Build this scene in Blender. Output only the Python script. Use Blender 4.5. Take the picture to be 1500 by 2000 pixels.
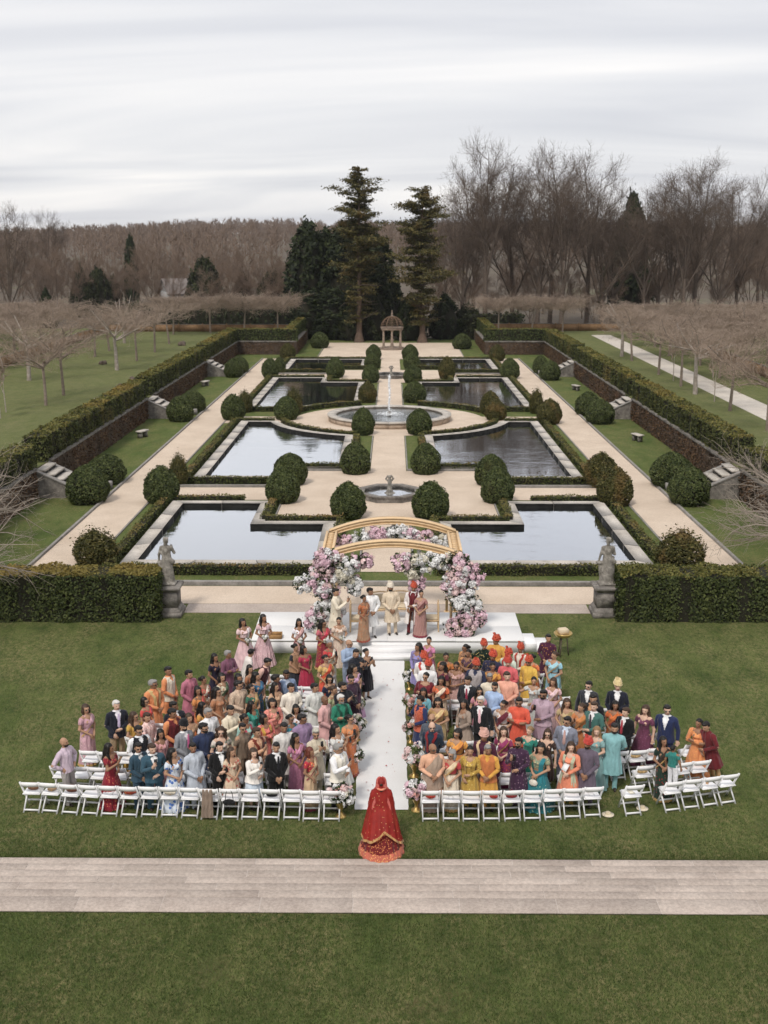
import bpy, math, random
import numpy as np
from mathutils import Vector, Matrix

# ------------------------------------------------------------------ camera, sky, sun, exposure
for o in list(bpy.data.objects): bpy.data.objects.remove(o)
SC = bpy.context.scene
COL = SC.collection
HC = 13.1                                   # metres above the lawn (an upper window of the house)
PITCH = math.atan(526/2200.0); YAW = math.atan(17/2200.0)
cam = bpy.data.cameras.new('camera'); camo = bpy.data.objects.new('camera', cam); COL.objects.link(camo)
cam.sensor_fit = 'VERTICAL'; cam.sensor_height = 36; cam.lens = 39.6
cam.clip_start = .5; cam.clip_end = 9000
camo.location = (0, 0, HC); camo.rotation_euler = (math.pi/2-PITCH, 0, YAW)
cam.dof.use_dof = True; cam.dof.focus_distance = 29.5; cam.dof.aperture_fstop = 1.6
SC.camera = camo
SUN_EL, SUN_AZ = math.radians(52), math.radians(205)
W = bpy.data.worlds.new('World'); SC.world = W; W.use_nodes = True
nt = W.node_tree; nt.nodes.clear()
def wn(t, **k):
    n = nt.nodes.new(t)
    for a, b in k.items(): setattr(n, a, b)
    return n
sky = wn('ShaderNodeTexSky', sky_type='NISHITA', sun_disc=False); sky.sun_elevation = SUN_EL; sky.sun_rotation = SUN_AZ
sky.air_density = 1.0; sky.dust_density = 2.0
bg1 = wn('ShaderNodeBackground'); bg1.inputs[1].default_value = .09
tc = wn('ShaderNodeTexCoord'); sx = wn('ShaderNodeSeparateXYZ')
add = wn('ShaderNodeMath', operation='MAXIMUM'); add.inputs[1].default_value = 0.0
ad2 = wn('ShaderNodeMath', operation='ADD'); ad2.inputs[1].default_value = .10
dx = wn('ShaderNodeMath', operation='DIVIDE'); dy = wn('ShaderNodeMath', operation='DIVIDE')
cb = wn('ShaderNodeCombineXYZ'); mp = wn('ShaderNodeMapping'); mp.inputs['Scale'].default_value = (.27, .55, 1); mp.inputs['Rotation'].default_value = (0, 0, .22); mp.inputs['Location'].default_value = (.95, .5, 0)
nz = wn('ShaderNodeTexNoise'); nz.inputs['Scale'].default_value = 1.0; nz.inputs['Detail'].default_value = 7; nz.inputs['Roughness'].default_value = .47; nz.inputs['Distortion'].default_value = .8
rp = wn('ShaderNodeValToRGB')
rp.color_ramp.elements[0].position = .38; rp.color_ramp.elements[0].color = (.475, .48, .51, 1)
rp.color_ramp.elements[1].position = .62; rp.color_ramp.elements[1].color = (.71, .69, .675, 1)
e = rp.color_ramp.elements.new(.5); e.color = (.58, .578, .59, 1)
bg2 = wn('ShaderNodeBackground'); bg2.inputs[1].default_value = 1.0
mx = wn('ShaderNodeMixShader'); mx.inputs[0].default_value = .92
out = wn('ShaderNodeOutputWorld')
L = nt.links.new
L(sky.outputs[0], bg1.inputs[0]); L(tc.outputs['Generated'], sx.inputs[0]); L(sx.outputs[2], add.inputs[0]); L(add.outputs[0], ad2.inputs[0])
L(sx.outputs[0], dx.inputs[0]); L(sx.outputs[1], dy.inputs[0]); L(ad2.outputs[0], dx.inputs[1]); L(ad2.outputs[0], dy.inputs[1])
L(dx.outputs[0], cb.inputs[0]); L(dy.outputs[0], cb.inputs[1]); L(cb.outputs[0], mp.inputs[0]); L(mp.outputs[0], nz.inputs[0]); L(nz.outputs[0], rp.inputs[0])
L(rp.outputs[0], bg2.inputs[0]); L(bg1.outputs[0], mx.inputs[1]); L(bg2.outputs[0], mx.inputs[2]); L(mx.outputs[0], out.inputs[0])
sl = bpy.data.lights.new('sun', 'SUN'); sl.energy = 1.5; sl.angle = math.radians(10); sl.color = (1, .93, .84)
slo = bpy.data.objects.new('sun', sl); COL.objects.link(slo)
_d = Vector((math.sin(SUN_AZ)*math.cos(SUN_EL), math.cos(SUN_AZ)*math.cos(SUN_EL), math.sin(SUN_EL)))
slo.rotation_euler = _d.to_track_quat('Z', 'Y').to_euler(); slo.location = (0, 0, 60)
SC.view_settings.view_transform = 'Standard'; SC.view_settings.look = 'None'; SC.view_settings.gamma = 1; SC.view_settings.exposure = .62
SC.view_settings.use_curve_mapping = False
SC.cycles.max_bounces = 5; SC.cycles.diffuse_bounces = 2; SC.cycles.glossy_bounces = 3; SC.cycles.transparent_max_bounces = 6
SC.cycles.use_adaptive_sampling = True; SC.cycles.adaptive_threshold = .02

# ------------------------------------------------------------------ helpers
RNG = np.random.default_rng(7); random.seed(7)
PI = math.pi
def lin(h):
    h = h.lstrip('#')
    if len(h) == 3: h = ''.join(c*2 for c in h)
    v = [int(h[i:i+2], 16)/255 for i in (0, 2, 4)]
    return tuple((c/12.92 if c <= .04045 else ((c+.055)/1.055)**2.4) for c in v)
def mesh(name, V, F, mats=(), smooth=False, mi=None):
    """V (n,3) array; F an (m,3)/(m,4) array or a list of such arrays / polygons."""
    me = bpy.data.meshes.new(name)
    V = np.asarray(V, dtype=np.float32)
    if isinstance(F, np.ndarray): F = [F]
    arrs = [np.asarray(f, dtype=np.int32) for f in F if len(f)]
    me.vertices.add(len(V)); me.vertices.foreach_set('co', V.ravel())
    nl = sum(a.size for a in arrs); npol = sum(len(a) for a in arrs)
    me.loops.add(nl); me.polygons.add(npol)
    me.loops.foreach_set('vertex_index', np.concatenate([a.ravel() for a in arrs]))
    tot = np.concatenate([np.full(len(a), a.shape[1], np.int32) for a in arrs])
    st = np.concatenate([[0], np.cumsum(tot)[:-1]]).astype(np.int32)
    me.polygons.foreach_set('loop_start', st)
    try: me.polygons.foreach_set('loop_total', tot)
    except Exception: pass
    if smooth: me.polygons.foreach_set('use_smooth', np.ones(npol, bool))
    for m in mats: me.materials.append(m)
    if mi is not None: me.polygons.foreach_set('material_index', np.asarray(mi, np.int32))
    me.update(calc_edges=True); me.validate()
    return me
def link(name, data, parent=None, loc=(0,0,0), rz=0, scale=None, **props):
    o = bpy.data.objects.new(name, data); COL.objects.link(o)
    o.location = loc; o.rotation_euler = (0, 0, rz)
    if scale is not None: o.scale = (scale,)*3 if isinstance(scale, (int, float)) else scale
    if parent is not None: o.parent = parent
    for k, v in props.items():
        if v: o[k] = v
    return o
def thing(name, label, cat, loc=(0,0,0), rz=0, group=None, scale=None, data=None):
    return link(name, data, None, loc, rz, scale, label=label, category=cat, group=group)
def struct(name, me, loc=(0,0,0)): return link(name, me, loc=loc, kind='structure')
def copy_tree(root, loc, rz=0, scale=None, label=None, group=None):
    r = root.copy(); COL.objects.link(r); r.location = loc; r.rotation_euler = (0, 0, rz)
    if scale is not None: r.scale = (scale,)*3 if isinstance(scale, (int, float)) else scale
    if label: r['label'] = label
    if group: r['group'] = group
    for ch in root.children:
        c = ch.copy(); COL.objects.link(c); c.parent = r
        for g in ch.children:
            d = g.copy(); COL.objects.link(d); d.parent = c
    return r
class MB:
    """collects polygons; build() makes one mesh"""
    def __init__(s): s.V = []; s.T = []; s.Q = []; s.n = 0; s.mt = []; s.mq = []
    def add(s, V, F, m=0):
        V = np.asarray(V, float); s.V.append(V)
        if isinstance(F, np.ndarray): F = [F]
        for f in F:
            f = np.asarray(f, np.int64)
            if not len(f): continue
            if f.shape[1] == 3: s.T.append(f+s.n); s.mt += [m]*len(f)
            else: s.Q.append(f+s.n); s.mq += [m]*len(f)
        s.n += len(V); return s
    def box(s, x0, x1, y0, y1, z0, z1, m=0, bev=0.0):
        if bev:
            b = bev
            V = []
            for z, i in ((z0, 0), (z1-b, 0), (z1, b)):
                V += [(x0+i, y0+i, z), (x1-i, y0+i, z), (x1-i, y1-i, z), (x0+i, y1-i, z)]
            F = [(3,2,1,0), (8,9,10,11)]
            for k in (0, 4):
                for j in range(4): F.append((k+j, k+(j+1) % 4, k+4+(j+1) % 4, k+4+j))
            return s.add(V, np.array(F), m)
        V = [(x0,y0,z0),(x1,y0,z0),(x1,y1,z0),(x0,y1,z0),(x0,y0,z1),(x1,y0,z1),(x1,y1,z1),(x0,y1,z1)]
        return s.add(V, np.array([(3,2,1,0),(4,5,6,7),(0,1,5,4),(1,2,6,5),(2,3,7,6),(3,0,4,7)]), m)
    def prism(s, poly, z0, z1, m=0):
        n = len(poly); V = [(x,y,z0) for x,y in poly]+[(x,y,z1) for x,y in poly]
        s.add(V, np.array([(i,(i+1)%n,n+(i+1)%n,n+i) for i in range(n)]), m)
        c = np.mean(np.array(poly), axis=0)
        V2 = [(x,y,z1) for x,y in poly]+[(c[0],c[1],z1)]
        return s.add(V2, np.array([(i,(i+1)%n,n) for i in range(n)]), m)
    def lathe(s, prof, n=16, c=(0,0,0), m=0, rx=1, ry=1, cap=True, a0=0):
        V = []
        for r, z in prof:
            for k in range(n):
                a = 2*PI*k/n+a0; V.append((c[0]+r*rx*math.cos(a), c[1]+r*ry*math.sin(a), c[2]+z))
        F = [(i*n+k, i*n+(k+1)%n, (i+1)*n+(k+1)%n, (i+1)*n+k) for i in range(len(prof)-1) for k in range(n)]
        s.add(V, np.array(F), m)
        if cap:
            j = len(prof)-1; V2 = V[j*n:]+[(c[0],c[1],c[2]+prof[j][1])]
            s.add(V2, np.array([(k,(k+1)%n,n) for k in range(n)]), m)
        return s
    def tube(s, pts, rad, n=6, m=0, cap=True):
        V, F = tube_arrays(pts, rad, n, cap); return s.add(V, F, m)
    def build(s, name, mats, smooth=False):
        F = []
        if s.T: F.append(np.concatenate(s.T))
        if s.Q: F.append(np.concatenate(s.Q))
        return mesh(name, np.concatenate(s.V), F, mats, smooth, s.mt+s.mq)
def tube_arrays(pts, rad, n=6, cap=True):
    P = np.asarray(pts, float); m = len(P)
    R = np.full(m, rad, float) if np.isscalar(rad) else np.asarray(rad, float)
    T = np.gradient(P, axis=0); T /= np.linalg.norm(T, axis=1)[:, None]+1e-9
    ref = np.array([0, 0, 1.]) if abs(T[:, 2]).mean() < .8 else np.array([1., 0, 0])
    U = np.cross(T, ref); U /= np.linalg.norm(U, axis=1)[:, None]+1e-9; B = np.cross(T, U)
    a = np.arange(n)*2*PI/n
    V = P[:, None]+R[:, None, None]*(np.cos(a)[None, :, None]*U[:, None]+np.sin(a)[None, :, None]*B[:, None])
    V = V.reshape(-1, 3)
    i, k = np.meshgrid(np.arange(m-1), np.arange(n), indexing='ij')
    q = np.stack([i*n+k, i*n+(k+1) % n, (i+1)*n+(k+1) % n, (i+1)*n+k], -1).reshape(-1, 4)
    F = [q]
    if cap:
        V = np.vstack([V, P[:1], P[-1:]]); c0, c1 = m*n, m*n+1
        k = np.arange(n)
        F.append(np.stack([(k+1) % n, k, np.full(n, c0)], -1)); F.append(np.stack([(m-1)*n+k, (m-1)*n+(k+1) % n, np.full(n, c1)], -1))
    return V, F
def sticks(P0, P1, R0, R1, n=3):
    """many straight tapered twigs at once"""
    P0, P1 = np.asarray(P0, float), np.asarray(P1, float); m = len(P0)
    R0 = np.broadcast_to(np.asarray(R0, float), (m,)); R1 = np.broadcast_to(np.asarray(R1, float), (m,))
    T = P1-P0; T /= np.linalg.norm(T, axis=1)[:, None]+1e-9
    ref = np.where(np.abs(T[:, 2:3]) > .85, np.array([[1., 0, 0]]), np.array([[0, 0, 1.]]))
    U = np.cross(T, ref); U /= np.linalg.norm(U, axis=1)[:, None]+1e-9; B = np.cross(T, U)
    a = np.arange(n)*2*PI/n
    D = np.cos(a)[None, :, None]*U[:, None]+np.sin(a)[None, :, None]*B[:, None]
    V = np.concatenate([P0[:, None]+R0[:, None, None]*D, P1[:, None]+R1[:, None, None]*D], 1).reshape(-1, 3)
    base = (np.arange(m)*2*n)[:, None]; k = np.arange(n)[None]
    q = np.stack([base+k, base+(k+1) % n, base+n+(k+1) % n, base+n+k], -1).reshape(-1, 4)
    return V, q
def leaves(P, N, size, tilt=.6, rng=RNG, asp=.55):
    """diamond leaves at P, facing N with random tilt"""
    m = len(P); N = N+tilt*rng.normal(size=(m, 3)); N /= np.linalg.norm(N, axis=1)[:, None]+1e-9
    A = rng.normal(size=(m, 3)); U = np.cross(N, A); U /= np.linalg.norm(U, axis=1)[:, None]+1e-9; B = np.cross(N, U)
    s = (size*(.6+.8*rng.random(m)))[:, None] if np.isscalar(size) else size[:, None]
    V = np.stack([P-U*s, P+B*s*asp+N*s*.12, P+U*s, P-B*s*asp+N*s*.12], 1).reshape(-1, 3)
    return V, np.arange(4*m).reshape(m, 4)
# ------------------------------------------------------------------ materials
def new_mat(name):
    m = bpy.data.materials.new(name); m.use_nodes = True; t = m.node_tree; t.nodes.clear()
    o = t.nodes.new('ShaderNodeOutputMaterial'); p = t.nodes.new('ShaderNodeBsdfPrincipled'); t.links.new(p.outputs[0], o.inputs[0])
    return m, t, p, o
def ramp(t, stops):
    r = t.nodes.new('ShaderNodeValToRGB'); cr = r.color_ramp
    while len(cr.elements) < len(stops): cr.elements.new(.5)
    for el, (p, c) in zip(cr.elements, stops): el.position = p; el.color = (*c[:3], 1)
    return r
def noise(t, scale, detail=5, rough=.6, vec=None, dist=0):
    n = t.nodes.new('ShaderNodeTexNoise'); n.inputs['Scale'].default_value = scale; n.inputs['Detail'].default_value = detail; n.inputs['Roughness'].default_value = rough; n.inputs['Distortion'].default_value = dist
    if vec is not None: t.links.new(vec, n.inputs['Vector'])
    return n
def mixc(t, a, b, fac, mode='MIX'):
    n = t.nodes.new('ShaderNodeMix'); n.data_type = 'RGBA'; n.blend_type = mode
    def put(i, v):
        if isinstance(v, (tuple, list)): n.inputs[i].default_value = (*v[:3], 1)
        elif isinstance(v, (int, float)): n.inputs[i].default_value = v
        else: t.links.new(v, n.inputs[i])
    put(0, fac); put(6, a); put(7, b); return n.outputs[2]
def bump(t, p, h, strength=.3, dist=.02):
    b = t.nodes.new('ShaderNodeBump'); b.inputs['Strength'].default_value = strength; b.inputs['Distance'].default_value = dist
    t.links.new(h, b.inputs['Height']); t.links.new(b.outputs[0], p.inputs['Normal'])
def wpos(t): return t.nodes.new('ShaderNodeNewGeometry').outputs['Position']
def opos(t): return t.nodes.new('ShaderNodeTexCoord').outputs['Object']
def stone_mat(name, stops, scale=1.5, fine=25, rough=.85, world=True, stain=None, bmp=.25):
    m, t, p, o = new_mat(name); v = wpos(t) if world else opos(t)
    n1 = noise(t, scale, 8, .65, v); r = ramp(t, stops); t.links.new(n1.outputs[0], r.inputs[0]); c = r.outputs[0]
    n2 = noise(t, fine, 4, .7, v); r2 = ramp(t, [(.3, (.72,.72,.72)), (.7, (1.15,1.15,1.15))]); t.links.new(n2.outputs[0], r2.inputs[0])
    c = mixc(t, c, r2.outputs[0], 1.0, 'MULTIPLY')
    if stain:
        n3 = noise(t, stain[1], 7, .7, v, .6); r3 = ramp(t, [(stain[2], (0,0,0)), (stain[2]+.14, (1,1,1))]); t.links.new(n3.outputs[0], r3.inputs[0])
        c = mixc(t, c, stain[0], r3.outputs[0])
    t.links.new(c, p.inputs['Base Color']); p.inputs['Roughness'].default_value = rough; p.inputs['Specular IOR Level'].default_value = .25
    bump(t, p, n2.outputs[0], bmp, .02); return m
def leaf_mat(name, dark, mid, light, patch=None, pscale=.5, pthr=.52, rough=.65, transl=.2):
    m, t, p, o = new_mat(name); g = t.nodes.new('ShaderNodeNewGeometry')
    r = ramp(t, [(0, dark), (.55, mid), (1, light)]); t.links.new(g.outputs['Random Per Island'], r.inputs[0]); c = r.outputs[0]
    n = noise(t, pscale*3, 3, .5, g.outputs['Position']); r2 = ramp(t, [(.3, (.78,.8,.78)), (.7, (1.2,1.16,1.1))]); t.links.new(n.outputs[0], r2.inputs[0])
    c = mixc(t, c, r2.outputs[0], 1.0, 'MULTIPLY')
    if patch:
        n3 = noise(t, pscale, 5, .6, g.outputs['Position']); r3 = ramp(t, [(pthr, (0,0,0)), (pthr+.12, (1,1,1))]); t.links.new(n3.outputs[0], r3.inputs[0])
        c = mixc(t, c, patch, r3.outputs[0])
    t.links.new(c, p.inputs['Base Color']); p.inputs['Roughness'].default_value = rough; p.inputs['Specular IOR Level'].default_value = .2
    if transl:
        tr = t.nodes.new('ShaderNodeBsdfTranslucent'); t.links.new(c, tr.inputs[0]); ms = t.nodes.new('ShaderNodeMixShader'); ms.inputs[0].default_value = transl
        t.links.new(p.outputs[0], ms.inputs[1]); t.links.new(tr.outputs[0], ms.inputs[2]); t.links.new(ms.outputs[0], o.inputs[0])
    return m
def plain(name, col, rough=.6, metal=0, var=.12, scale=6, spec=.3, bmp=0, world=False):
    m, t, p, o = new_mat(name); v = wpos(t) if world else opos(t)
    n = noise(t, scale, 5, .6, v); r = ramp(t, [(.25, tuple(c*(1-var) for c in col)), (.75, tuple(min(1, c*(1+var)) for c in col))]); t.links.new(n.outputs[0], r.inputs[0])
    t.links.new(r.outputs[0], p.inputs['Base Color']); p.inputs['Roughness'].default_value = rough; p.inputs['Metallic'].default_value = metal; p.inputs['Specular IOR Level'].default_value = spec
    if bmp: bump(t, p, n.outputs[0], bmp, .01)
    return m
def grass_mat(name, a, b, straw, sthr=.62, pale=1.0):
    m, t, p, o = new_mat(name); v = wpos(t)
    mpn = t.nodes.new('ShaderNodeMapping'); mpn.inputs['Scale'].default_value = (1, .55, 1); t.links.new(v, mpn.inputs[0]); vv = mpn.outputs[0]
    n1 = noise(t, 1.3, 8, .78, vv); r = ramp(t, [(.36, a), (.64, b)]); t.links.new(n1.outputs[0], r.inputs[0]); c = r.outputs[0]
    n2 = noise(t, 26, 6, .8, vv); r2 = ramp(t, [(.28, (.38,.40,.36)), (.5, (.95,.95,.95)), (.75, (1.55,1.5,1.4))]); t.links.new(n2.outputs[0], r2.inputs[0])
    c = mixc(t, c, r2.outputs[0], 1.0, 'MULTIPLY')
    n3 = noise(t, .5, 9, .7, vv, .5); r3 = ramp(t, [(sthr-.16, (0,0,0)), (sthr+.10, (.75,.75,.75))]); t.links.new(n3.outputs[0], r3.inputs[0])
    n4 = noise(t, 9, 5, .8, vv); r4 = ramp(t, [(.42, (0,0,0)), (.62, (1,1,1))]); t.links.new(n4.outputs[0], r4.inputs[0])
    f = mixc(t, r3.outputs[0], r4.outputs[0], 1.0, 'MULTIPLY')
    c = mixc(t, c, straw, f)
    t.links.new(c, p.inputs['Base Color']); p.inputs['Roughness'].default_value = .95; p.inputs['Specular IOR Level'].default_value = .1
    bump(t, p, n2.outputs[0], .6, .05); return m
M = {}
M['grass'] = grass_mat('grass', (.040,.066,.017), (.108,.136,.042), (.24,.20,.10), .50)
M['grass_up'] = grass_mat('terrace_grass', (.105,.125,.045), (.155,.165,.07), (.19,.17,.09), .6)
M['grass_g'] = grass_mat('garden_grass', (.065,.10,.026), (.115,.148,.048), (.24,.19,.09), .55)
def gravel_mat():
    m, t, p, o = new_mat('gravel'); v = wpos(t)
    n1 = noise(t, .5, 6, .6, v); r = ramp(t, [(.3, (.56,.455,.355)), (.7, (.68,.57,.46))]); t.links.new(n1.outputs[0], r.inputs[0])
    n2 = noise(t, 24, 5, .85, v); r2 = ramp(t, [(.3, (.66,.64,.62)), (.7, (1.18,1.18,1.18))]); t.links.new(n2.outputs[0], r2.inputs[0])
    t.links.new(mixc(t, r.outputs[0], r2.outputs[0], 1.0, 'MULTIPLY'), p.inputs['Base Color']); p.inputs['Roughness'].default_value = .95
    bump(t, p, n2.outputs[0], .5, .03); return m
M['gravel'] = gravel_mat()
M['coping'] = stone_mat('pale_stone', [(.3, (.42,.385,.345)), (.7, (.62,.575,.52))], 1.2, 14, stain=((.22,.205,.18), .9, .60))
M['coping_wall'] = stone_mat('dark_stone', [(.3, (.012,.012,.011)), (.7, (.03,.029,.026))], 2, 14)  # near-black stone for the pools' inner walls and the step risers
M['kerb'] = stone_mat('kerb_stone', [(.3, (.20,.19,.175)), (.7, (.34,.32,.30))], 2, 14)
M['wstone'] = stone_mat('weathered_stone', [(.3, (.10,.093,.083)), (.55, (.23,.21,.19)), (.75, (.36,.335,.30))], 3.0, 20, stain=((.07,.066,.055), 2.2, .56), bmp=.5)
M['statue'] = stone_mat('statue_stone', [(.3, (.11,.10,.085)), (.55, (.27,.25,.22)), (.75, (.45,.42,.38))], 5, 30, stain=((.09,.08,.06), 4, .55), world=False, bmp=.5)
M['slab'] = stone_mat('slab_stone', [(.3, (.385,.325,.285)), (.7, (.50,.435,.385))], .9, 16, stain=((.24,.19,.165), .35, .60))
def vary_per_object(m, lo, hi):
    t = m.node_tree; p = next(n for n in t.nodes if n.type == 'BSDF_PRINCIPLED'); src = p.inputs['Base Color'].links[0].from_socket; oi = t.nodes.new('ShaderNodeObjectInfo'); r = ramp(t, [(0, lo), (1, hi)]); t.links.new(oi.outputs['Random'], r.inputs[0])
    t.links.new(mixc(t, src, r.outputs[0], 1.0, 'MULTIPLY'), p.inputs['Base Color'])
vary_per_object(M['slab'], (.86,.85,.84), (1.08,1.07,1.06)); vary_per_object(M['coping'], (.88,.88,.87), (1.05,1.05,1.05))
M['mortar'] = stone_mat('mortar', [(.3, (.48,.43,.39)), (.7, (.60,.54,.49))], 3, 20)
M['ivy'] = leaf_mat('brown_creeper', (.05,.028,.017), (.115,.066,.04), (.20,.13,.075), patch=(.075,.055,.04), pscale=.25, transl=.1)
M['wall'] = stone_mat('bank_wall', [(.3, (.07,.05,.038)), (.7, (.15,.11,.085))], 2, 14)
M['soil'] = stone_mat('soil', [(.3, (.05,.036,.026)), (.7, (.10,.075,.055))], 2, 20)
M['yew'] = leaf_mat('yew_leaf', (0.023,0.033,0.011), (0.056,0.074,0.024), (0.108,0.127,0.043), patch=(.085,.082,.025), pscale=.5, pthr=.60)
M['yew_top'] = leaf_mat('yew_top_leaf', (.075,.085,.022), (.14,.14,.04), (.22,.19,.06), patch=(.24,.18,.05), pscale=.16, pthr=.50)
M['box'] = leaf_mat('box_leaf', (0.030,0.045,0.013), (0.069,0.085,0.025), (0.125,0.131,0.043), patch=(.11,.095,.034), pscale=.3, pthr=.55)
M['dome'] = leaf_mat('dome_leaf', (0.030,0.045,0.018), (0.076,0.099,0.035), (0.143,0.165,0.065), patch=(.07,.073,.028), pscale=.9, pthr=.60)
M['olive'] = leaf_mat('olive_leaf', (0.035,0.040,0.013), (0.083,0.084,0.029), (0.160,0.138,0.050), patch=(.17,.12,.045), pscale=.8, pthr=.54)
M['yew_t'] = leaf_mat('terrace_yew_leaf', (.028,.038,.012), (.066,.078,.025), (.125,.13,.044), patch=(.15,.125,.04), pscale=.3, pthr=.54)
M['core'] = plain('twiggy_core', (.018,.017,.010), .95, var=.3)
M['bark'] = stone_mat('bark', [(.3, (.07,.053,.042)), (.7, (.16,.125,.10))], 6, 30, world=False)
M['palebark'] = stone_mat('pale_bark', [(.3, (.24,.20,.165)), (.7, (.46,.41,.36))], 4, 25, world=False)
def water_mat(name, tint=(.012,.016,.012), rip=.2, refl=.88, scale=1.1):
    m, t, p, o = new_mat(name); v = wpos(t)
    mpn = t.nodes.new('ShaderNodeMapping'); mpn.inputs['Scale'].default_value = (.45, 1.0, 1); t.links.new(v, mpn.inputs[0])
    n = noise(t, scale, 5, .6, mpn.outputs[0], .3); n2 = noise(t, .12, 3, .5, v)
    r2 = ramp(t, [(.40, (.15,.15,.15)), (.65, (1,1,1))]); t.links.new(n2.outputs[0], r2.inputs[0])
    h = mixc(t, (.5,.5,.5), n.outputs[0], r2.outputs[0])
    p.inputs['Base Color'].default_value = (*tint, 1); p.inputs['Roughness'].default_value = .2
    g = t.nodes.new('ShaderNodeBsdfGlossy'); g.inputs['Roughness'].default_value = .015; g.inputs[0].default_value = (.95,.97,1,1)
    b = t.nodes.new('ShaderNodeBump'); b.inputs['Strength'].default_value = rip; b.inputs['Distance'].default_value = .12
    t.links.new(h, b.inputs['Height']); t.links.new(b.outputs[0], g.inputs['Normal'])
    lw = t.nodes.new('ShaderNodeFresnel'); lw.inputs['IOR'].default_value = 1.33
    mr = t.nodes.new('ShaderNodeMapRange'); mr.inputs[1].default_value = .02; mr.inputs[2].default_value = .25; mr.inputs[3].default_value = .3; mr.inputs[4].default_value = refl
    t.links.new(lw.outputs[0], mr.inputs[0])
    ms = t.nodes.new('ShaderNodeMixShader'); t.links.new(mr.outputs[0], ms.inputs[0]); t.links.new(p.outputs[0], ms.inputs[1]); t.links.new(g.outputs[0], ms.inputs[2]); t.links.new(ms.outputs[0], o.inputs[0])
    return m
M['water'] = water_mat('pool_water')
M['water_f'] = water_mat('fountain_water', (.16,.18,.18), .55, .6, 3.0)
M['white'] = plain('white_paint', (.80,.80,.805), .45, var=.03, spec=.4)
M['whitecloth'] = plain('white_carpet', (.70,.70,.695), .9, var=.04, scale=1.2, world=True)
M['gold'] = plain('gold_paint', (.66,.47,.27), .5, metal=.0, var=.14, spec=.45)
M['brass'] = plain('brass', (.60,.42,.16), .3, metal=.8, var=.15)
M['cushion'] = plain('cream_cushion', (.60,.50,.36), .85, var=.06)

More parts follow.
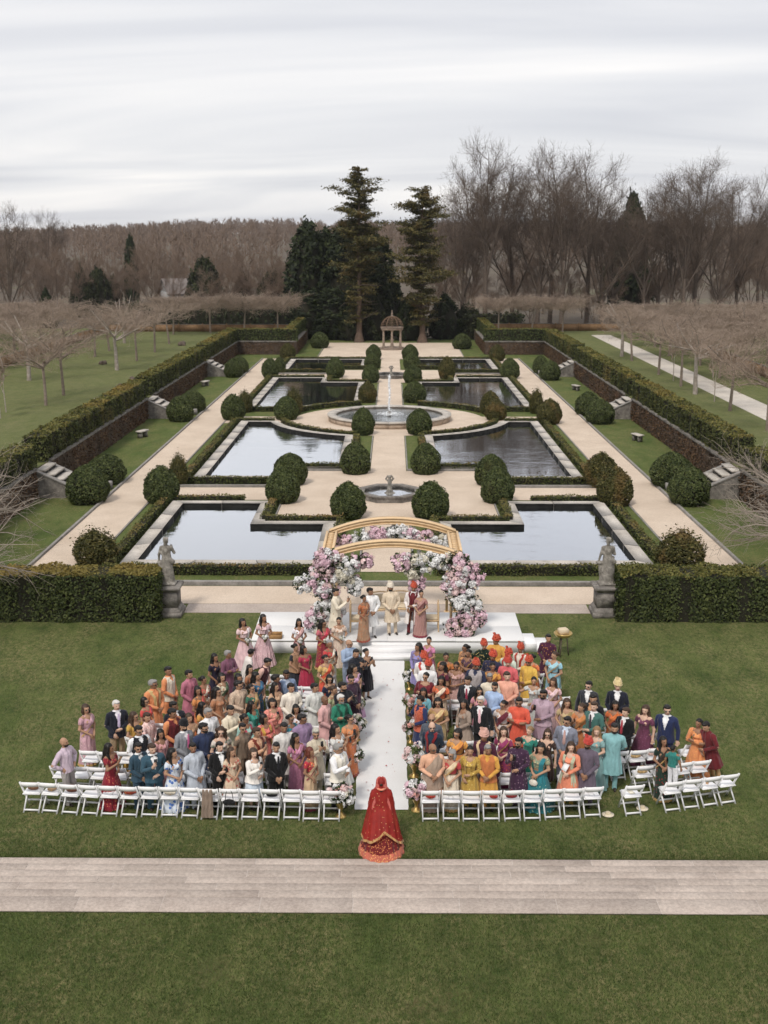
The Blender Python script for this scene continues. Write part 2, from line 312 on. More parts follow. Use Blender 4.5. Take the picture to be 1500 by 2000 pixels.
# ------------------------------------------------------------------ smooth solids (bodies, statues): distance field -> one closed surface
class Field:
    def __init__(s, lo, hi, h):
        s.lo = np.array(lo, float); s.h = h; s.n = np.ceil((np.array(hi)-s.lo)/h).astype(int)+1
        s.D = np.full(s.n, .12, np.float32)
    def _sub(s, lo, hi, pad):
        a = np.clip(np.floor((np.asarray(lo)-pad-s.lo)/s.h).astype(int), 0, s.n-1); b = np.clip(np.ceil((np.asarray(hi)+pad-s.lo)/s.h).astype(int)+1, 1, s.n)
        ax = [s.lo[i]+s.h*np.arange(a[i], b[i]) for i in range(3)]
        return tuple(slice(a[i], b[i]) for i in range(3)), np.meshgrid(*ax, indexing='ij')
    def _join(s, sl, d, k):
        o = s.D[sl]
        if k > 0:
            hh = np.clip(.5+.5*(o-d)/k, 0, 1); s.D[sl] = o*(1-hh)+d*hh-k*hh*(1-hh)
        else: s.D[sl] = np.minimum(o, d)
    def cone(s, a, b, ra, rb, k=.03, sy=1.0):
        a, b = np.array(a, float), np.array(b, float); r = max(ra, rb); sl, (X, Y, Z) = s._sub(np.minimum(a, b)-r, np.maximum(a, b)+r, k+3*s.h)
        ab = b-a; t = np.clip(((X-a[0])*ab[0]+(Y-a[1])*ab[1]+(Z-a[2])*ab[2])/max(ab@ab, 1e-9), 0, 1)
        d = np.sqrt((X-a[0]-t*ab[0])**2+((Y-a[1]-t*ab[1])/sy)**2+(Z-a[2]-t*ab[2])**2)-(ra+(rb-ra)*t); s._join(sl, d, k); return s
    def ell(s, c, r, k=.03):
        c, r = np.array(c, float), np.array(r, float); sl, (X, Y, Z) = s._sub(c-r, c+r, k+3*s.h)
        k0 = np.sqrt(((X-c[0])/r[0])**2+((Y-c[1])/r[1])**2+((Z-c[2])/r[2])**2); k1 = np.sqrt(((X-c[0])/r[0]**2)**2+((Y-c[1])/r[1]**2)**2+((Z-c[2])/r[2]**2)**2)+1e-9
        s._join(sl, k0*(k0-1)/k1, k); return s
    def chain(s, pts, rs, k=.03):
        for i in range(len(pts)-1): s.cone(pts[i], pts[i+1], rs[i], rs[i+1], k)
        return s
    def mesh(s):
        D = s.D; ins = D < 0; nx, ny, nz = D.shape
        c = np.zeros((nx-1, ny-1, nz-1), np.int8)
        for i in (0, 1):
            for j in (0, 1):
                for k in (0, 1): c += ins[i:nx-1+i, j:ny-1+j, k:nz-1+k]
        act = (c > 0) & (c < 8); idx = np.argwhere(act); vid = np.full(act.shape, -1, np.int64); vid[act] = np.arange(len(idx))
        acc = np.zeros((len(idx), 3)); cnt = np.zeros(len(idx))
        cor = [(i, j, k) for i in (0, 1) for j in (0, 1) for k in (0, 1)]
        for a in range(8):
            for b in range(a+1, 8):
                A, B = np.array(cor[a]), np.array(cor[b])
                if np.abs(A-B).sum() != 1: continue
                da = D[tuple((idx+A).T)]; db = D[tuple((idx+B).T)]; cr = (da < 0) != (db < 0)
                t = np.where(cr, da/np.where(cr, da-db, 1), 0); acc += np.where(cr[:, None], A+(B-A)*t[:, None], 0); cnt += cr
        V = s.lo+s.h*(idx+acc/cnt[:, None]); Q = []
        for ax in range(3):
            o1, o2 = (ax+1) % 3, (ax+2) % 3; sl0 = [slice(None)]*3; sl1 = [slice(None)]*3; sl0[ax] = slice(0, -1); sl1[ax] = slice(1, None)
            cr = ins[tuple(sl0)] != ins[tuple(sl1)]; e = np.argwhere(cr)
            e = e[(e[:, o1] > 0) & (e[:, o2] > 0) & (e[:, o1] < D.shape[o1]-1) & (e[:, o2] < D.shape[o2]-1)]
            u = np.zeros(3, int); u[o1] = 1; w = np.zeros(3, int); w[o2] = 1
            q = np.stack([vid[tuple((e-u-w).T)], vid[tuple((e-w).T)], vid[tuple(e.T)], vid[tuple((e-u).T)]], -1)
            fl = ~ins[tuple(e.T)]; q[fl] = q[fl][:, ::-1]; Q.append(q)
        return V, np.concatenate(Q)

# ------------------------------------------------------------------ the ground and the formal garden
X0 = -.25                                   # the garden's long axis
def sheet(name, x0, x1, y0, y1, z, mat, nx=1, ny=1):
    xs = np.linspace(x0, x1, nx+1); ys = np.linspace(y0, y1, ny+1)
    V = np.array([(x, y, z) for y in ys for x in xs]); w = nx+1
    F = np.array([(j*w+i, j*w+i+1, (j+1)*w+i+1, (j+1)*w+i) for j in range(ny) for i in range(nx)])
    return mesh(name, V, F, [mat])
M['litter'] = stone_mat('leaf_litter', [(.3, (.075,.058,.042)), (.55, (.12,.095,.068)), (.72, (.10,.115,.05))], .05, 3, bmp=.1)
def hill_z(x, y):
    r = np.clip((y-250)/900, 0, 1); h = 17*r*(1+.22*np.sin(x*.006+1.3)+.15*np.sin(x*.017+y*.004))
    return h+6*np.clip((y-900)/900, 0, 1)
xs = np.linspace(-1800, 1800, 91); ys = np.concatenate([[-200], np.linspace(165, 1400, 50), [2500, 6000]])
XX, YY = np.meshgrid(xs, ys); ZZ = np.where(YY > 170, hill_z(XX, YY), 0)-.05
nx = len(xs); ii, jj = np.meshgrid(np.arange(nx-1), np.arange(len(ys)-1))
struct('ground', mesh('ground', np.stack([XX, YY, ZZ], -1).reshape(-1, 3), np.stack([jj*nx+ii, jj*nx+ii+1, (jj+1)*nx+ii+1, (jj+1)*nx+ii], -1).reshape(-1, 4), [M['litter']], True))
struct('lawn', sheet('lawn', -60, 60, 4, 38.95, 0, M['grass']))
struct('garden_lawn', sheet('garden_lawn', -19.5, 19, 38.95, 160, -.004, M['grass_g']))
# grass blades on the lawn, finer than anyone could count
def blades(n, x0, x1, y0, y1, rng, k=1.0):
    x = rng.uniform(x0, x1, n); y = y0+(y1-y0)*rng.random(n)**k; x = x*(.55+.45*(y-4)/18 if k > 1 else 1); a = rng.uniform(0, 2*PI, n); h = rng.uniform(.025, .06, n); w = rng.uniform(.004, .008, n)
    ok = ~((np.abs(x+.25) < .66) & (y > 24.3)) & ~((y > 33.9) & (np.abs(x) < 5.3)); x, y, a, h, w = x[ok], y[ok], a[ok], h[ok], w[ok]; n = len(x)
    lx = rng.normal(0, .02, n); ly = rng.normal(0, .02, n)
    z = np.zeros(n)
    V = np.stack([np.stack([x-w*np.cos(a), y-w*np.sin(a), z], -1), np.stack([x+w*np.cos(a), y+w*np.sin(a), z], -1), np.stack([x+lx, y+ly, h], -1)], 1).reshape(-1, 3)
    return V, np.arange(3*n).reshape(n, 3)
M['blade'] = leaf_mat('grass_blade', (.042,.07,.016), (.085,.125,.037), (.17,.17,.075), patch=(.18,.16,.075), pscale=.45, pthr=.58, transl=.3)
mb = MB(); mb.add(*blades(110000, -8.2, 7.9, 16.3, 20.08, RNG)); mb.add(*blades(130000, -10, 9.8, 22.14, 37.6, RNG, 2.2))
link('grass', mb.build('grass', [M['blade']]), label='short green lawn grass around the paved path and chairs', kind='stuff')

# stone path across the foreground lawn: seven courses of slabs
sp = struct('stone_path', sheet('stone_path', -16, 16, 20.10, 22.12, .0325, M['mortar']))
rows = [20.10, 20.62, 20.885, 21.14, 21.385, 21.635, 21.875, 22.12]
slabs = []
for r in range(7):
    x = -15.5-(r*.83 % 1.9)
    while x < 15.5:
        w = 1.95+random.uniform(-.3, .3)
        key = (r == 0, random.randrange(4))
        mbx = MB().box(x+.007, x+w-.008, rows[r]+.003, rows[r+1]-.003, .013, .0375+random.uniform(-.002, .003)+ .002*(r % 2), bev=.002)
        link('slab', mbx.build('slab', [M['slab']]), sp); x += w
# cross walk in front of the pools: slab edging, gravel, kerb
sw = struct('stone_edging', sheet('stone_edging', -7.6, 7.2, 38.97, 40.02, .006, M['slab']))
def gravel(name, x0, x1, y0, y1, z=.012): return struct(name, sheet(name, x0+X0, x1+X0, y0, y1, z, M['gravel']))
gravel('gravel_walk', -26, 26, 40.02, 42.22)
gravel('gravel_path', -14.75, -12.45, 42.22, 131.3, .014); gravel('gravel_path', 12.45, 14.75, 42.22, 131.3, .014)
gravel('central_walk', -1.05, 1.05, 44.2, 78.5, .020); gravel('central_walk', -1.05, 1.05, 91, 131, .020)
gravel('gravel_walk', -12.45, 12.45, 57.45, 60.5, .010); gravel('gravel_court', -5.45, 5.45, 53.0, 65.1, .013)
gravel('gravel_walk', -12.45, 12.45, 83.2, 86.5, .010); gravel('gravel_walk', -12.45, 12.45, 112.3, 115.4, .010); gravel('gravel_court', -5.0, 5.0, 108.2, 119.2, .013)
gravel('gravel_court', -8.5, 8.6, 130.7, 152.5, .018)
FY = 84.9                                   # the round basin's centre
mb = MB(); mb.prism([(X0+7.3*math.cos(a), FY+7.3*math.sin(a)) for a in np.linspace(0, 2*PI, 65)[:-1]], .0, .026); struct('fountain_walk', mb.build('fountain_walk', [M['gravel']]))
def kerb(pts, w=.12, h=.11, name='kerb', mat='kerb'):
    mb = MB()
    for (xa, ya), (xb, yb) in zip(pts[:-1], pts[1:]):
        d = Vector((xb-xa, yb-ya)); l = d.length; d.normalize(); n = Vector((-d.y, d.x))*w/2
        mb.prism([(xa+n.x, ya+n.y), (xa-n.x, ya-n.y), (xb-n.x, yb-n.y), (xb+n.x, yb+n.y)], 0, h)
    return struct(name, mb.build(name, [M[mat]]))
for s in (-1, 1):
    kerb([(X0+s*14.83, 42.3), (X0+s*14.83, 131.2)]); kerb([(X0+s*12.37, 45.5), (X0+s*12.37, 131.2)], .06, .05)
    for y in (60.62, 115.5): kerb([(X0+s*12.3, y), (X0+s*5.9, y)], .14, .14)
    kerb([(X0+s*1.12, 44.2), (X0+s*1.12, 52.3)], .07, .06); kerb([(X0+s*1.12, 65.4), (X0+s*1.12, 77.3)], .07, .06); kerb([(X0+s*1.12, 93), (X0+s*1.12, 107)], .07, .06)
    kerb([(X0+s*1.12, 65.2), (X0+s*5.5, 65.2), (X0+s*5.5, 61.2)], .12, .12); kerb([(X0+s*5.5, 57), (X0+s*5.5, 53)], .07, .06)
    kerb([(X0+s*8.6, 130.7), (X0+s*8.7, 152)], .08, .06)
kerb([(X0-12.4, 42.42), (X0+12.4, 42.42)], .22, .16)
# pools -------------------------------------------------------------
def arc(R, a0, a1, n=12): return [(R*math.cos(a), FY+R*math.sin(a)) for a in np.linspace(a0, a1, n)]
RC = 8.55
def ang(x): return math.acos(x/RC)
P1 = [(-10.4,45.25), (-3.0,45.25), (-3.0,51.4), (-6.45,51.4), (-6.45,55.7), (-10.4,55.7)]
a_in, a_out = PI+math.acos(3.0/9.1), PI+math.acos(min(1, 8.75/9.1))
P2 = [(-10.4,62.7), (-6.6,62.7), (-6.6,66.0), (-3.0,66.0)] + [(9.1*math.cos(a), FY+9.1*math.sin(a)) for a in np.linspace(PI+math.acos(3.0/9.1), PI+.27, 12)] + [(-8.9,82.5), (-10.4,82.5)]
b1, b2 = PI-.60, PI-math.acos(3.0/9.3)
P3 = [(-10.9,90.1), (-8.0,90.1)] + [(9.3*math.cos(a), FY+9.3*math.sin(a)) for a in np.linspace(PI-.60, PI-math.acos(3.0/9.3), 9)] + [(-3.0,106.6), (-6.6,106.6), (-6.6,110.2), (-10.9,110.2)]
P4 = [(-10.7,117.8), (-6.6,117.8), (-6.6,121), (-3.2,121), (-3.2,128.2), (-10.7,128.2)]
def offset(poly, d):
    n = len(poly); out = []
    for i in range(n):
        p0, p1, p2 = Vector(poly[i-1]), Vector(poly[i]), Vector(poly[(i+1) % n])
        e1 = (p1-p0).normalized(); e2 = (p2-p1).normalized(); n1 = Vector((e1.y, -e1.x)); n2 = Vector((e2.y, -e2.x))
        m = (n1+n2); k = m.length
        m = m/k if k > 1e-6 else n1
        c = max(.35, m.dot(n1)); out.append(tuple(p1+m*(d/c)))
    return out
def pool(poly, s, nm, label):
    P = [(X0+s*-x if s > 0 else X0+x, y) for x, y in poly]
    if s > 0: P = P[::-1]
    n = len(P); w = bpy.data.meshes.new('water'); w.from_pydata([(x, y, .03) for x, y in P], [], [tuple(range(n))]); w.materials.append(M['water'])
    root = link('pool', None, kind='structure'); wo = link('water', w, root)
    O = offset(P, .62)
    for i in range(n):                       # coping stones along each side, cut into lengths
        a, b, oa, ob = [Vector(v) for v in (P[i], P[(i+1) % n], O[i], O[(i+1) % n])]
        L_ = (b-a).length; k = max(1, int(round(L_/2.6)))
        for j in range(k):
            t0, t1 = j/k, (j+1)/k; g = .012/max(L_/k, .3)
            if j: t0 += g*.5
            if j < k-1: t1 -= g*.5
            q = [a.lerp(b, t0), a.lerp(b, t1), oa.lerp(ob, t1), oa.lerp(ob, t0)]
            V = [(v.x, v.y, z) for z in (0, .22) for v in q]
            F = np.array([(4,5,6,7), (1,0,4,5), (2,1,5,6), (3,2,6,7), (0,3,7,4)])
            dz = random.uniform(-.003, .003); V = [(x, y, z+(dz if z else 0)) for x, y, z in V]
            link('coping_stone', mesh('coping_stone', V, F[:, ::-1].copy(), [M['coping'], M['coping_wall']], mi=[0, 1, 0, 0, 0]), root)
    return root
for nm, P in (('p1', P1), ('p2', P2), ('p3', P3), ('p4', P4)):
    for s in (-1, 1): pool(P, s, nm, '')
# hedges ------------------------------------------------------------
def hedge_mesh(name, path, w, h, dens, leaf, mats, z0=0, rough=.03, rng=RNG, top_lift=0):
    """clipped hedge along a polyline: dark core and a shell of leaves; mats = core, side leaf, top leaf"""
    P = np.array(path, float); seg = np.diff(P, axis=0); Ls = np.linalg.norm(seg, axis=1); mb = MB(); hw = w/2
    cum = np.concatenate([[0], np.cumsum(Ls)]); tot = cum[-1]
    for i in range(len(seg)):
        d = seg[i]/Ls[i]; nrm = np.array([-d[1], d[0]]); a, b = P[i]-d*(hw*.7 if i == 0 else 0), P[i+1]+d*(hw*.7 if i == len(seg)-1 else 0); k = hw-.045
        mb.prism([tuple(a+nrm*k), tuple(a-nrm*k), tuple(b-nrm*k), tuple(b+nrm*k)], z0, z0+h-.05)
    def place(n):
        t = rng.random(n)*(tot+w)-hw; j = np.clip(np.searchsorted(cum, np.clip(t, 0, tot))-1, 0, len(seg)-1)
        d = seg[j]/Ls[j][:, None]; base = P[j]+d*(t-cum[j])[:, None]; return base, np.stack([-d[:, 1], d[:, 0]], -1), t, d
    lump = lambda b, f: rough*(np.sin(b[:, 0]*f+b[:, 1]*f*.8)+np.sin(b[:, 0]*f*2.3-b[:, 1]*f*1.9+1))
    nt_ = int(dens*(tot+w)*w); b, nr, t, d = place(nt_); off = rng.uniform(-hw, hw, nt_)
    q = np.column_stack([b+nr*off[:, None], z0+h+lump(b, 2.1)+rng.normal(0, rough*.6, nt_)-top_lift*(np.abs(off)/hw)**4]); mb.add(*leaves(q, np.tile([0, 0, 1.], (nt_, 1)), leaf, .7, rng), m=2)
    for sd in (-1, 1):
        ns = int(dens*(tot+w)*h); b, nr, t, d = place(ns); z = rng.random(ns)*h
        q = np.column_stack([b+nr*(sd*(hw+lump(b, 2.7)+rng.normal(0, rough*.7, ns)))[:, None], z0+z]); N = np.column_stack([nr*sd, np.full(ns, .35)])
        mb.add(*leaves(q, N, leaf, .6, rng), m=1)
    for e, sg in ((0, -1), (-1, 1)):
        ne = int(dens*w*h); dd = seg[e]/Ls[e]*sg; nn = np.array([-dd[1], dd[0]]); p = (P[0] if e == 0 else P[-1])
        q = np.column_stack([p+dd*hw+nn*rng.uniform(-hw, hw, ne)[:, None]+dd*rng.normal(0, rough, ne)[:, None], z0+rng.random(ne)*h]); mb.add(*leaves(q, np.tile([dd[0], dd[1], .3], (ne, 1)), leaf, .6, rng), m=1)
    return mb.build(name, mats)
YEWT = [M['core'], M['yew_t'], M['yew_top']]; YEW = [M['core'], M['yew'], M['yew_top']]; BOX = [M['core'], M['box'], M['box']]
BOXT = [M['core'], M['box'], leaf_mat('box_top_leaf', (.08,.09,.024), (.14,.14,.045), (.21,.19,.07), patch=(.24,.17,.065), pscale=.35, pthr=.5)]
def hedge(path, w, h, dens, leaf, mats, label, z0=0, rough=.03, group=None, name='hedge'):
    me = hedge_mesh(name, path, w, h, dens, leaf, mats, z0, rough)
    return thing(name, label, 'hedge', group=group, data=me)
sdn = {-1: 'left', 1: 'right'}
def mir(s, pts): return [(X0+s*x, y) for x, y in pts]
# the two big blocks by the statues
hedge([(-24, 38.55), (-8.95, 38.55)], 1.35, 1.72, 520, .055, YEW, 'tall clipped yew hedge block beside the left stone statue', rough=.05, name='yew_hedge')
hedge([(8.75, 38.75), (24, 38.75)], 1.45, 1.70, 520, .055, YEW, 'tall clipped yew hedge block beside the right stone statue', rough=.05, name='yew_hedge')
for s in (-1, 1):
    S = sdn[s]; n = 'box_hedge'
    low = dict(group='low box hedges edging the pools', name=n)
    H = lambda pts, lab, **k: hedge(mir(s, pts), .40, .40, 230, .05, BOXT, lab, **low)
    H([(11.35,43.9), (2.2,43.9)], f'low box hedge in front of the nearest {S} pool')
    H([(11.45,44.8), (11.45,56.6)], f'low box hedge between the nearest {S} pool and the {S} gravel path')
    H([(11.2,56.75), (7.6,56.75)], f'low box hedge behind the nearest {S} pool')
    H([(5.85,56.2), (5.85,52.35), (2.3,52.35)], f'L-shaped low box hedge on the inner corner of the nearest {S} pool')
    H([(2.2,51.8), (2.2,44.8)], f'low box hedge between the nearest {S} pool and the central walk')
    H([(11.2,61.55), (6.9,61.55)], f'low box hedge in front of the second {S} pool')
    H([(5.3,65.6), (2.3,65.6)], f'short low box hedge in front of the inner part of the second {S} pool')
    H([(11.45,62.2), (11.45,82.8)], f'low box hedge between the second {S} pool and the {S} gravel path')
    H([(2.2,66.2), (2.2,76.0)], f'low box hedge between the second {S} pool and the central walk')
    H([(11.2,83.2), (8.75,83.2)], f'short low box hedge behind the outer corner of the second {S} pool')
    H([(-x, y) for x, y in [(8.1*math.cos(a), FY+8.1*math.sin(a)) for a in np.linspace(PI+.25, PI+1.26, 14)]], f'curved low box hedge along the near {S} side of the round fountain walk')
    H([(-x, y) for x, y in [(8.2*math.cos(a), FY+8.2*math.sin(a)) for a in np.linspace(PI-.5, PI-1.26, 12)]], f'curved low box hedge along the far {S} side of the round fountain walk')
    H([(11.6,89.3), (8.6,89.3)], f'short low box hedge in front of the third {S} pool')
    H([(11.9,89.8), (11.9,110.7)], f'low box hedge between the third {S} pool and the {S} gravel path')
    H([(11.6,111.3), (6.7,111.3)], f'low box hedge behind the third {S} pool')
    H([(5.9,111.2), (5.9,107.6), (2.3,107.6)], f'L-shaped low box hedge on the inner corner of the third {S} pool')
    H([(11.4,116.6), (6.0,116.6)], f'low box hedge in front of the fourth {S} pool')
    H([(5.3,120.0), (2.4,120.0)], f'short low box hedge in front of the inner part of the fourth {S} pool')
    H([(11.75,117.4), (11.75,128.6)], f'low box hedge beside the fourth {S} pool')
    H([(11.5,129.4), (2.2,129.4)], f'low box hedge behind the fourth {S} pool')
# raised terraces either side, bank walls with creeper and cap stones, tall yew hedges on top
TZ = 1.5
def terrace(s):
    S = sdn[s]; wx = X0+s*18.55
    poly = [(wx, 43), (wx, 136.3), (X0+s*11.5, 136.3), (X0+s*11.5, 158)] + [(X0+s*80, 158), (X0+s*80, 43)]
    me = bpy.data.meshes.new('terrace_lawn'); V = [(x, y, TZ) for x, y in poly]+[(x, y, -.1) for x, y in poly]; n = len(poly)
    F = [tuple(range(n)) if s > 0 else tuple(range(n))[::-1]]
    me.from_pydata(V, [], F+[(i, (i+1) % n, n+(i+1) % n, n+i) for i in range(n)]); me.materials.append(M['grass_up']); me.materials.append(M['wall'])
    for p in me.polygons: p.material_index = 0 if p.index == 0 else 1
    struct('terrace_lawn', me)
terrace(-1); terrace(1)
STAIRS = (59.1, 86.6, 114.5)
def bank_wall(p, q, label, dens=110, leaf=.07):
    p, q = np.array(p), np.array(q); L_ = np.linalg.norm(q-p); d = (q-p)/L_; nrm = np.array([-d[1], d[0]])
    c = np.array([X0, 90.]); nrm = nrm if np.dot(c-p, nrm) > 0 else -nrm
    root = thing('bank_wall', label, 'wall', (p[0], p[1], 0))
    mb = MB(); o = np.array([0., 0.]); k = .10
    mb.prism([tuple(nrm*.005), tuple(nrm*k), tuple(d*L_+nrm*k), tuple(d*L_+nrm*.005)] if np.cross(nrm, d) > 0 else [tuple(nrm*k), tuple(nrm*.005), tuple(d*L_+nrm*.005), tuple(d*L_+nrm*k)], 0, TZ)
    link('masonry', mb.build('masonry', [M['wall']]), root)
    n = int(dens*L_*TZ); t = RNG.random(n)*L_; z = RNG.random(n)*(TZ-.03); off = k+.02+np.abs(RNG.normal(0, .05, n))
    Q = np.column_stack([d*t[:, None]+nrm*off[:, None], z]); V, F = leaves(Q, np.tile([nrm[0], nrm[1], .2], (n, 1)), leaf, .7)
    cr = link('creeper', mesh('creeper', V, F, [M['ivy']]), root, kind='stuff')
    j = 0.; 
    while j < L_-.05:
        l2 = min(1.8, L_-j); a, b = d*(j+.008), d*(j+l2-.008)
        q4 = [a-nrm*.32, b-nrm*.32, b+nrm*.2, a+nrm*.2]
        if np.cross(q4[1]-q4[0], q4[2]-q4[1]) < 0: q4 = q4[::-1]
        m2 = MB().prism([tuple(v) for v in q4], TZ+.003, TZ+.12); link('cap_stone', m2.build('cap_stone', [M['wstone']]), root); j += l2
    return root
def clipped_hedge_run(s, y0, y1, label, h):
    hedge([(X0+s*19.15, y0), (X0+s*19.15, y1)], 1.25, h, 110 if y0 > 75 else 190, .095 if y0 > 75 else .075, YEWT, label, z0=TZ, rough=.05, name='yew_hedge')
for s in (-1, 1):
    S = sdn[s]; x = X0+s*18.55
    bank_wall((x, 43), (x, STAIRS[0]-1.3), f'creeper-clad brown bank wall in front of the nearest {S} garden steps')
    bank_wall((x, STAIRS[0]+1.3), (x, STAIRS[1]-1.3), f'long brown creeper-clad bank wall between the first and second {S} garden steps')
    bank_wall((x, STAIRS[1]+1.3), (x, STAIRS[2]-1.3), f'brown creeper-clad bank wall between the second and third {S} garden steps')
    bank_wall((x, STAIRS[2]+1.3), (x, 136.2), f'brown creeper-clad bank wall beyond the third {S} garden steps')
    bank_wall((x-s*.12, 136.3), (X0+s*11.55, 136.3), f'brown cross wall at the far {S} corner of the garden')
    bank_wall((X0+s*11.5, 136.4), (X0+s*11.5, 152), f'short brown bank wall running back beside the far {S} round shrub')
    clipped_hedge_run(s, 45.5, 57.6, f'clipped yew hedge on the {S} terrace before the nearest steps', 1.25)
    clipped_hedge_run(s, 60.6, 85.0, f'long yellow-topped yew hedge on the {S} terrace between first and second steps', 1.4)
    clipped_hedge_run(s, 88.1, 112.9, f'clipped yew hedge on the {S} terrace between second and third steps', 1.45)
    clipped_hedge_run(s, 116.0, 136.6, f'clipped yew hedge on the {S} terrace beyond the third steps', 1.5)
    hedge([(X0+s*18.3, 137.3), (X0+s*11.9, 137.3)], 1.25, 1.5, 100, .1, YEW, f'clipped yew hedge crossing behind the far {S} corner of the garden', z0=TZ, name='yew_hedge')
    hedge([(X0+s*12.3, 138.6), (X0+s*12.3, 156)], 1.0, 1.6, 80, .1, YEW, f'clipped yew hedge running back from the far {S} corner', z0=TZ, name='yew_hedge')
    # steps down through the bank wall
    for k, yc in enumerate(STAIRS):
        nth = ('nearest', 'middle', 'farthest')[k]
        root = thing('garden_steps', f'stone steps with sloping cheek walls, {nth} flight down the {S} bank', 'steps', (x, yc, 0), 0 if s < 0 else PI, group='garden steps through the bank walls')
        n = 6
        for i in range(n):
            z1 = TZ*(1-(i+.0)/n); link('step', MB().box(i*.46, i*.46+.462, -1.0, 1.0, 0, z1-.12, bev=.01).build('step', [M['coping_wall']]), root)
            link('tread', MB().box(i*.46+.003, i*.46+.5, -1.0, 1.0, z1-.118, z1-.03, bev=.012).build('tread', [M['coping']]), root)
        for sd in (-1, 1):
            y0_, y1_ = (1.003, 1.28) if sd > 0 else (-1.28, -1.003)
            V = [(x_, y_, z_) for y_ in (y0_, y1_) for x_, z_ in ((-.3, 0), (2.85, 0), (2.85, .08), (0, TZ-.06), (-.3, TZ-.06))]
            F = [(0,1,2,3,4)[::-1], (5,6,7,8,9)]+[(i, (i+1) % 5, 5+(i+1) % 5, 5+i) for i in range(5)]
            me = bpy.data.meshes.new('cheek_wall'); me.from_pydata(V, [], F); me.materials.append(M['wstone']); ck = link('cheek_wall', me, root)
            V = [(x_, y_, z_+dz) for dz in (.003, .07) for y_ in (y0_-.06, y1_+.06) for x_, z_ in ((-.35, TZ-.06), (.0, TZ-.06), (2.95, .07))]
            F = [(6,7,10,9), (7,8,11,10), (0,1,7,6), (1,2,8,7), (4,3,9,10), (5,4,10,11), (2,5,11,8), (3,0,6,9)]
            me = bpy.data.meshes.new('cheek_cap'); me.from_pydata(V, [], F); me.materials.append(M['kerb']); link('cheek_cap', me, ck)
        link('end_block', MB().box(2.9, 3.45, -1.25, -.75, 0, .42, bev=.02).build('end_block', [M['kerb']]), root)
        link('end_block', MB().box(2.9, 3.45, .75, 1.25, 0, .42, bev=.02).build('end_block', [M['kerb']]), root)
# topiary domes -----------------------------------------------------
def dome_mesh(name, seed, n=5200, leaf=.034, mats=None, loose=0.0, egg=1.0):
    """unit shrub: 1 wide, 1 tall, base at z 0"""
    rng = np.random.default_rng(seed); mb = MB()
    def shape(u, th):                        # u 0 bottom .. 1 top
        r = .5*np.clip(np.sin(np.pi*np.clip(.16+.84*u, 0, 1)**.92), 0, None)**(.56)
        return r
    nu, nv = 9, 14; V = []
    for i in range(nu):
        u = i/(nu-1)*.985; r = float(shape(np.array(u), 0))*(.90-loose*.4)
        for k in range(nv): a = 2*PI*k/nv; V.append((r*math.cos(a), r*math.sin(a), u*.95))
    mb.add(V, np.array([(i*nv+k, i*nv+(k+1) % nv, (i+1)*nv+(k+1) % nv, (i+1)*nv+k) for i in range(nu-1) for k in range(nv)]), 0)
    u = rng.random(n)**.85; th = rng.random(n)*2*PI; r = shape(u, th)
    lump = .018*np.sin(5*th+seed)+.02*np.sin(9*th+11*u+seed*2)+.015*np.sin(14*u+3*th)
    r2 = r*(1+lump*1.6)-np.abs(rng.normal(0, .012+.05*loose, n)); du = .02
    slope = (shape(np.clip(u+du, 0, 1), th)-shape(np.clip(u-du, 0, 1), th))/(2*du)
    N = np.column_stack([np.cos(th), np.sin(th), -slope]); N /= np.linalg.norm(N, axis=1)[:, None]
    Q = np.column_stack([r2*np.cos(th), r2*np.sin(th), u*(1+lump*.5)])
    if loose:                                # open, brushy sprays
        k = int(n*.8); s = rng.integers(0, n, k); L_ = np.abs(rng.normal(0, .11*loose, k)); up = np.column_stack([N[s, :2]*.35, np.ones(k)])
        gap = (np.sin(6*th[s]+3)+np.sin(13*th[s]+seed)) > -.3
        Q2 = Q[s]+up*(L_*gap*np.clip(u[s]*1.6, 0, 1))[:, None]; Q = np.vstack([Q, Q2]); N = np.vstack([N, N[s]])
    mb.add(*leaves(Q, N, leaf, .75, rng), m=1)
    return mb.build(name, mats or [M['core'], M['dome']])
DOMES = [dome_mesh('dome_shrub', i+1) for i in range(6)]
OLIVES = [dome_mesh('olive_shrub', i+11, mats=[M['core'], M['olive']], loose=.35) for i in range(2)]
LOOSE = [dome_mesh('loose_shrub', i+21, n=3800, mats=[M['core'], M['olive']], loose=1.0) for i in range(2)]
MIXED = [dome_mesh('patchy_shrub', i+31, mats=[M['core'], M['dome']], loose=.3) for i in range(2)]
def shrub(kind, x, y, w, h, label, k=[0]):
    k[0] += 1; lib = {'d': DOMES, 'o': OLIVES, 'l': LOOSE, 'm': MIXED}[kind]
    nm = {'d': 'dome_shrub', 'o': 'olive_shrub', 'l': 'loose_shrub', 'm': 'patchy_shrub'}[kind]
    return thing(nm, label, 'shrub', (x, y, -.02), k[0]*1.7, 'clipped shrubs of the formal garden', (w, w, h), lib[k[0] % len(lib)])
shrub('d', -15.80, 56.86, 2.18, 1.95, 'large dark dome shrub in front of the nearest left garden steps')
shrub('d', -15.99, 61.74, 2.07, 1.65, 'dark dome shrub just behind the large one by the nearest left steps')
shrub('d', -16.03, 84.35, 2.01, 1.87, 'dark dome shrub in front of the middle left garden steps')
shrub('d', -15.76, 89.13, 1.72, 1.65, 'dark dome shrub tucked behind another by the middle left steps')
shrub('d', -15.96, 112.86, 1.85, 1.84, 'dark round shrub in front of the farthest left garden steps')
shrub('d', -15.70, 116.70, 1.59, 1.62, 'dark round shrub behind another by the farthest left steps')
shrub('m', -11.96, 56.97, 1.81, 1.84, 'patchy rounded shrub on the inner edge of the left path by the cross walk')
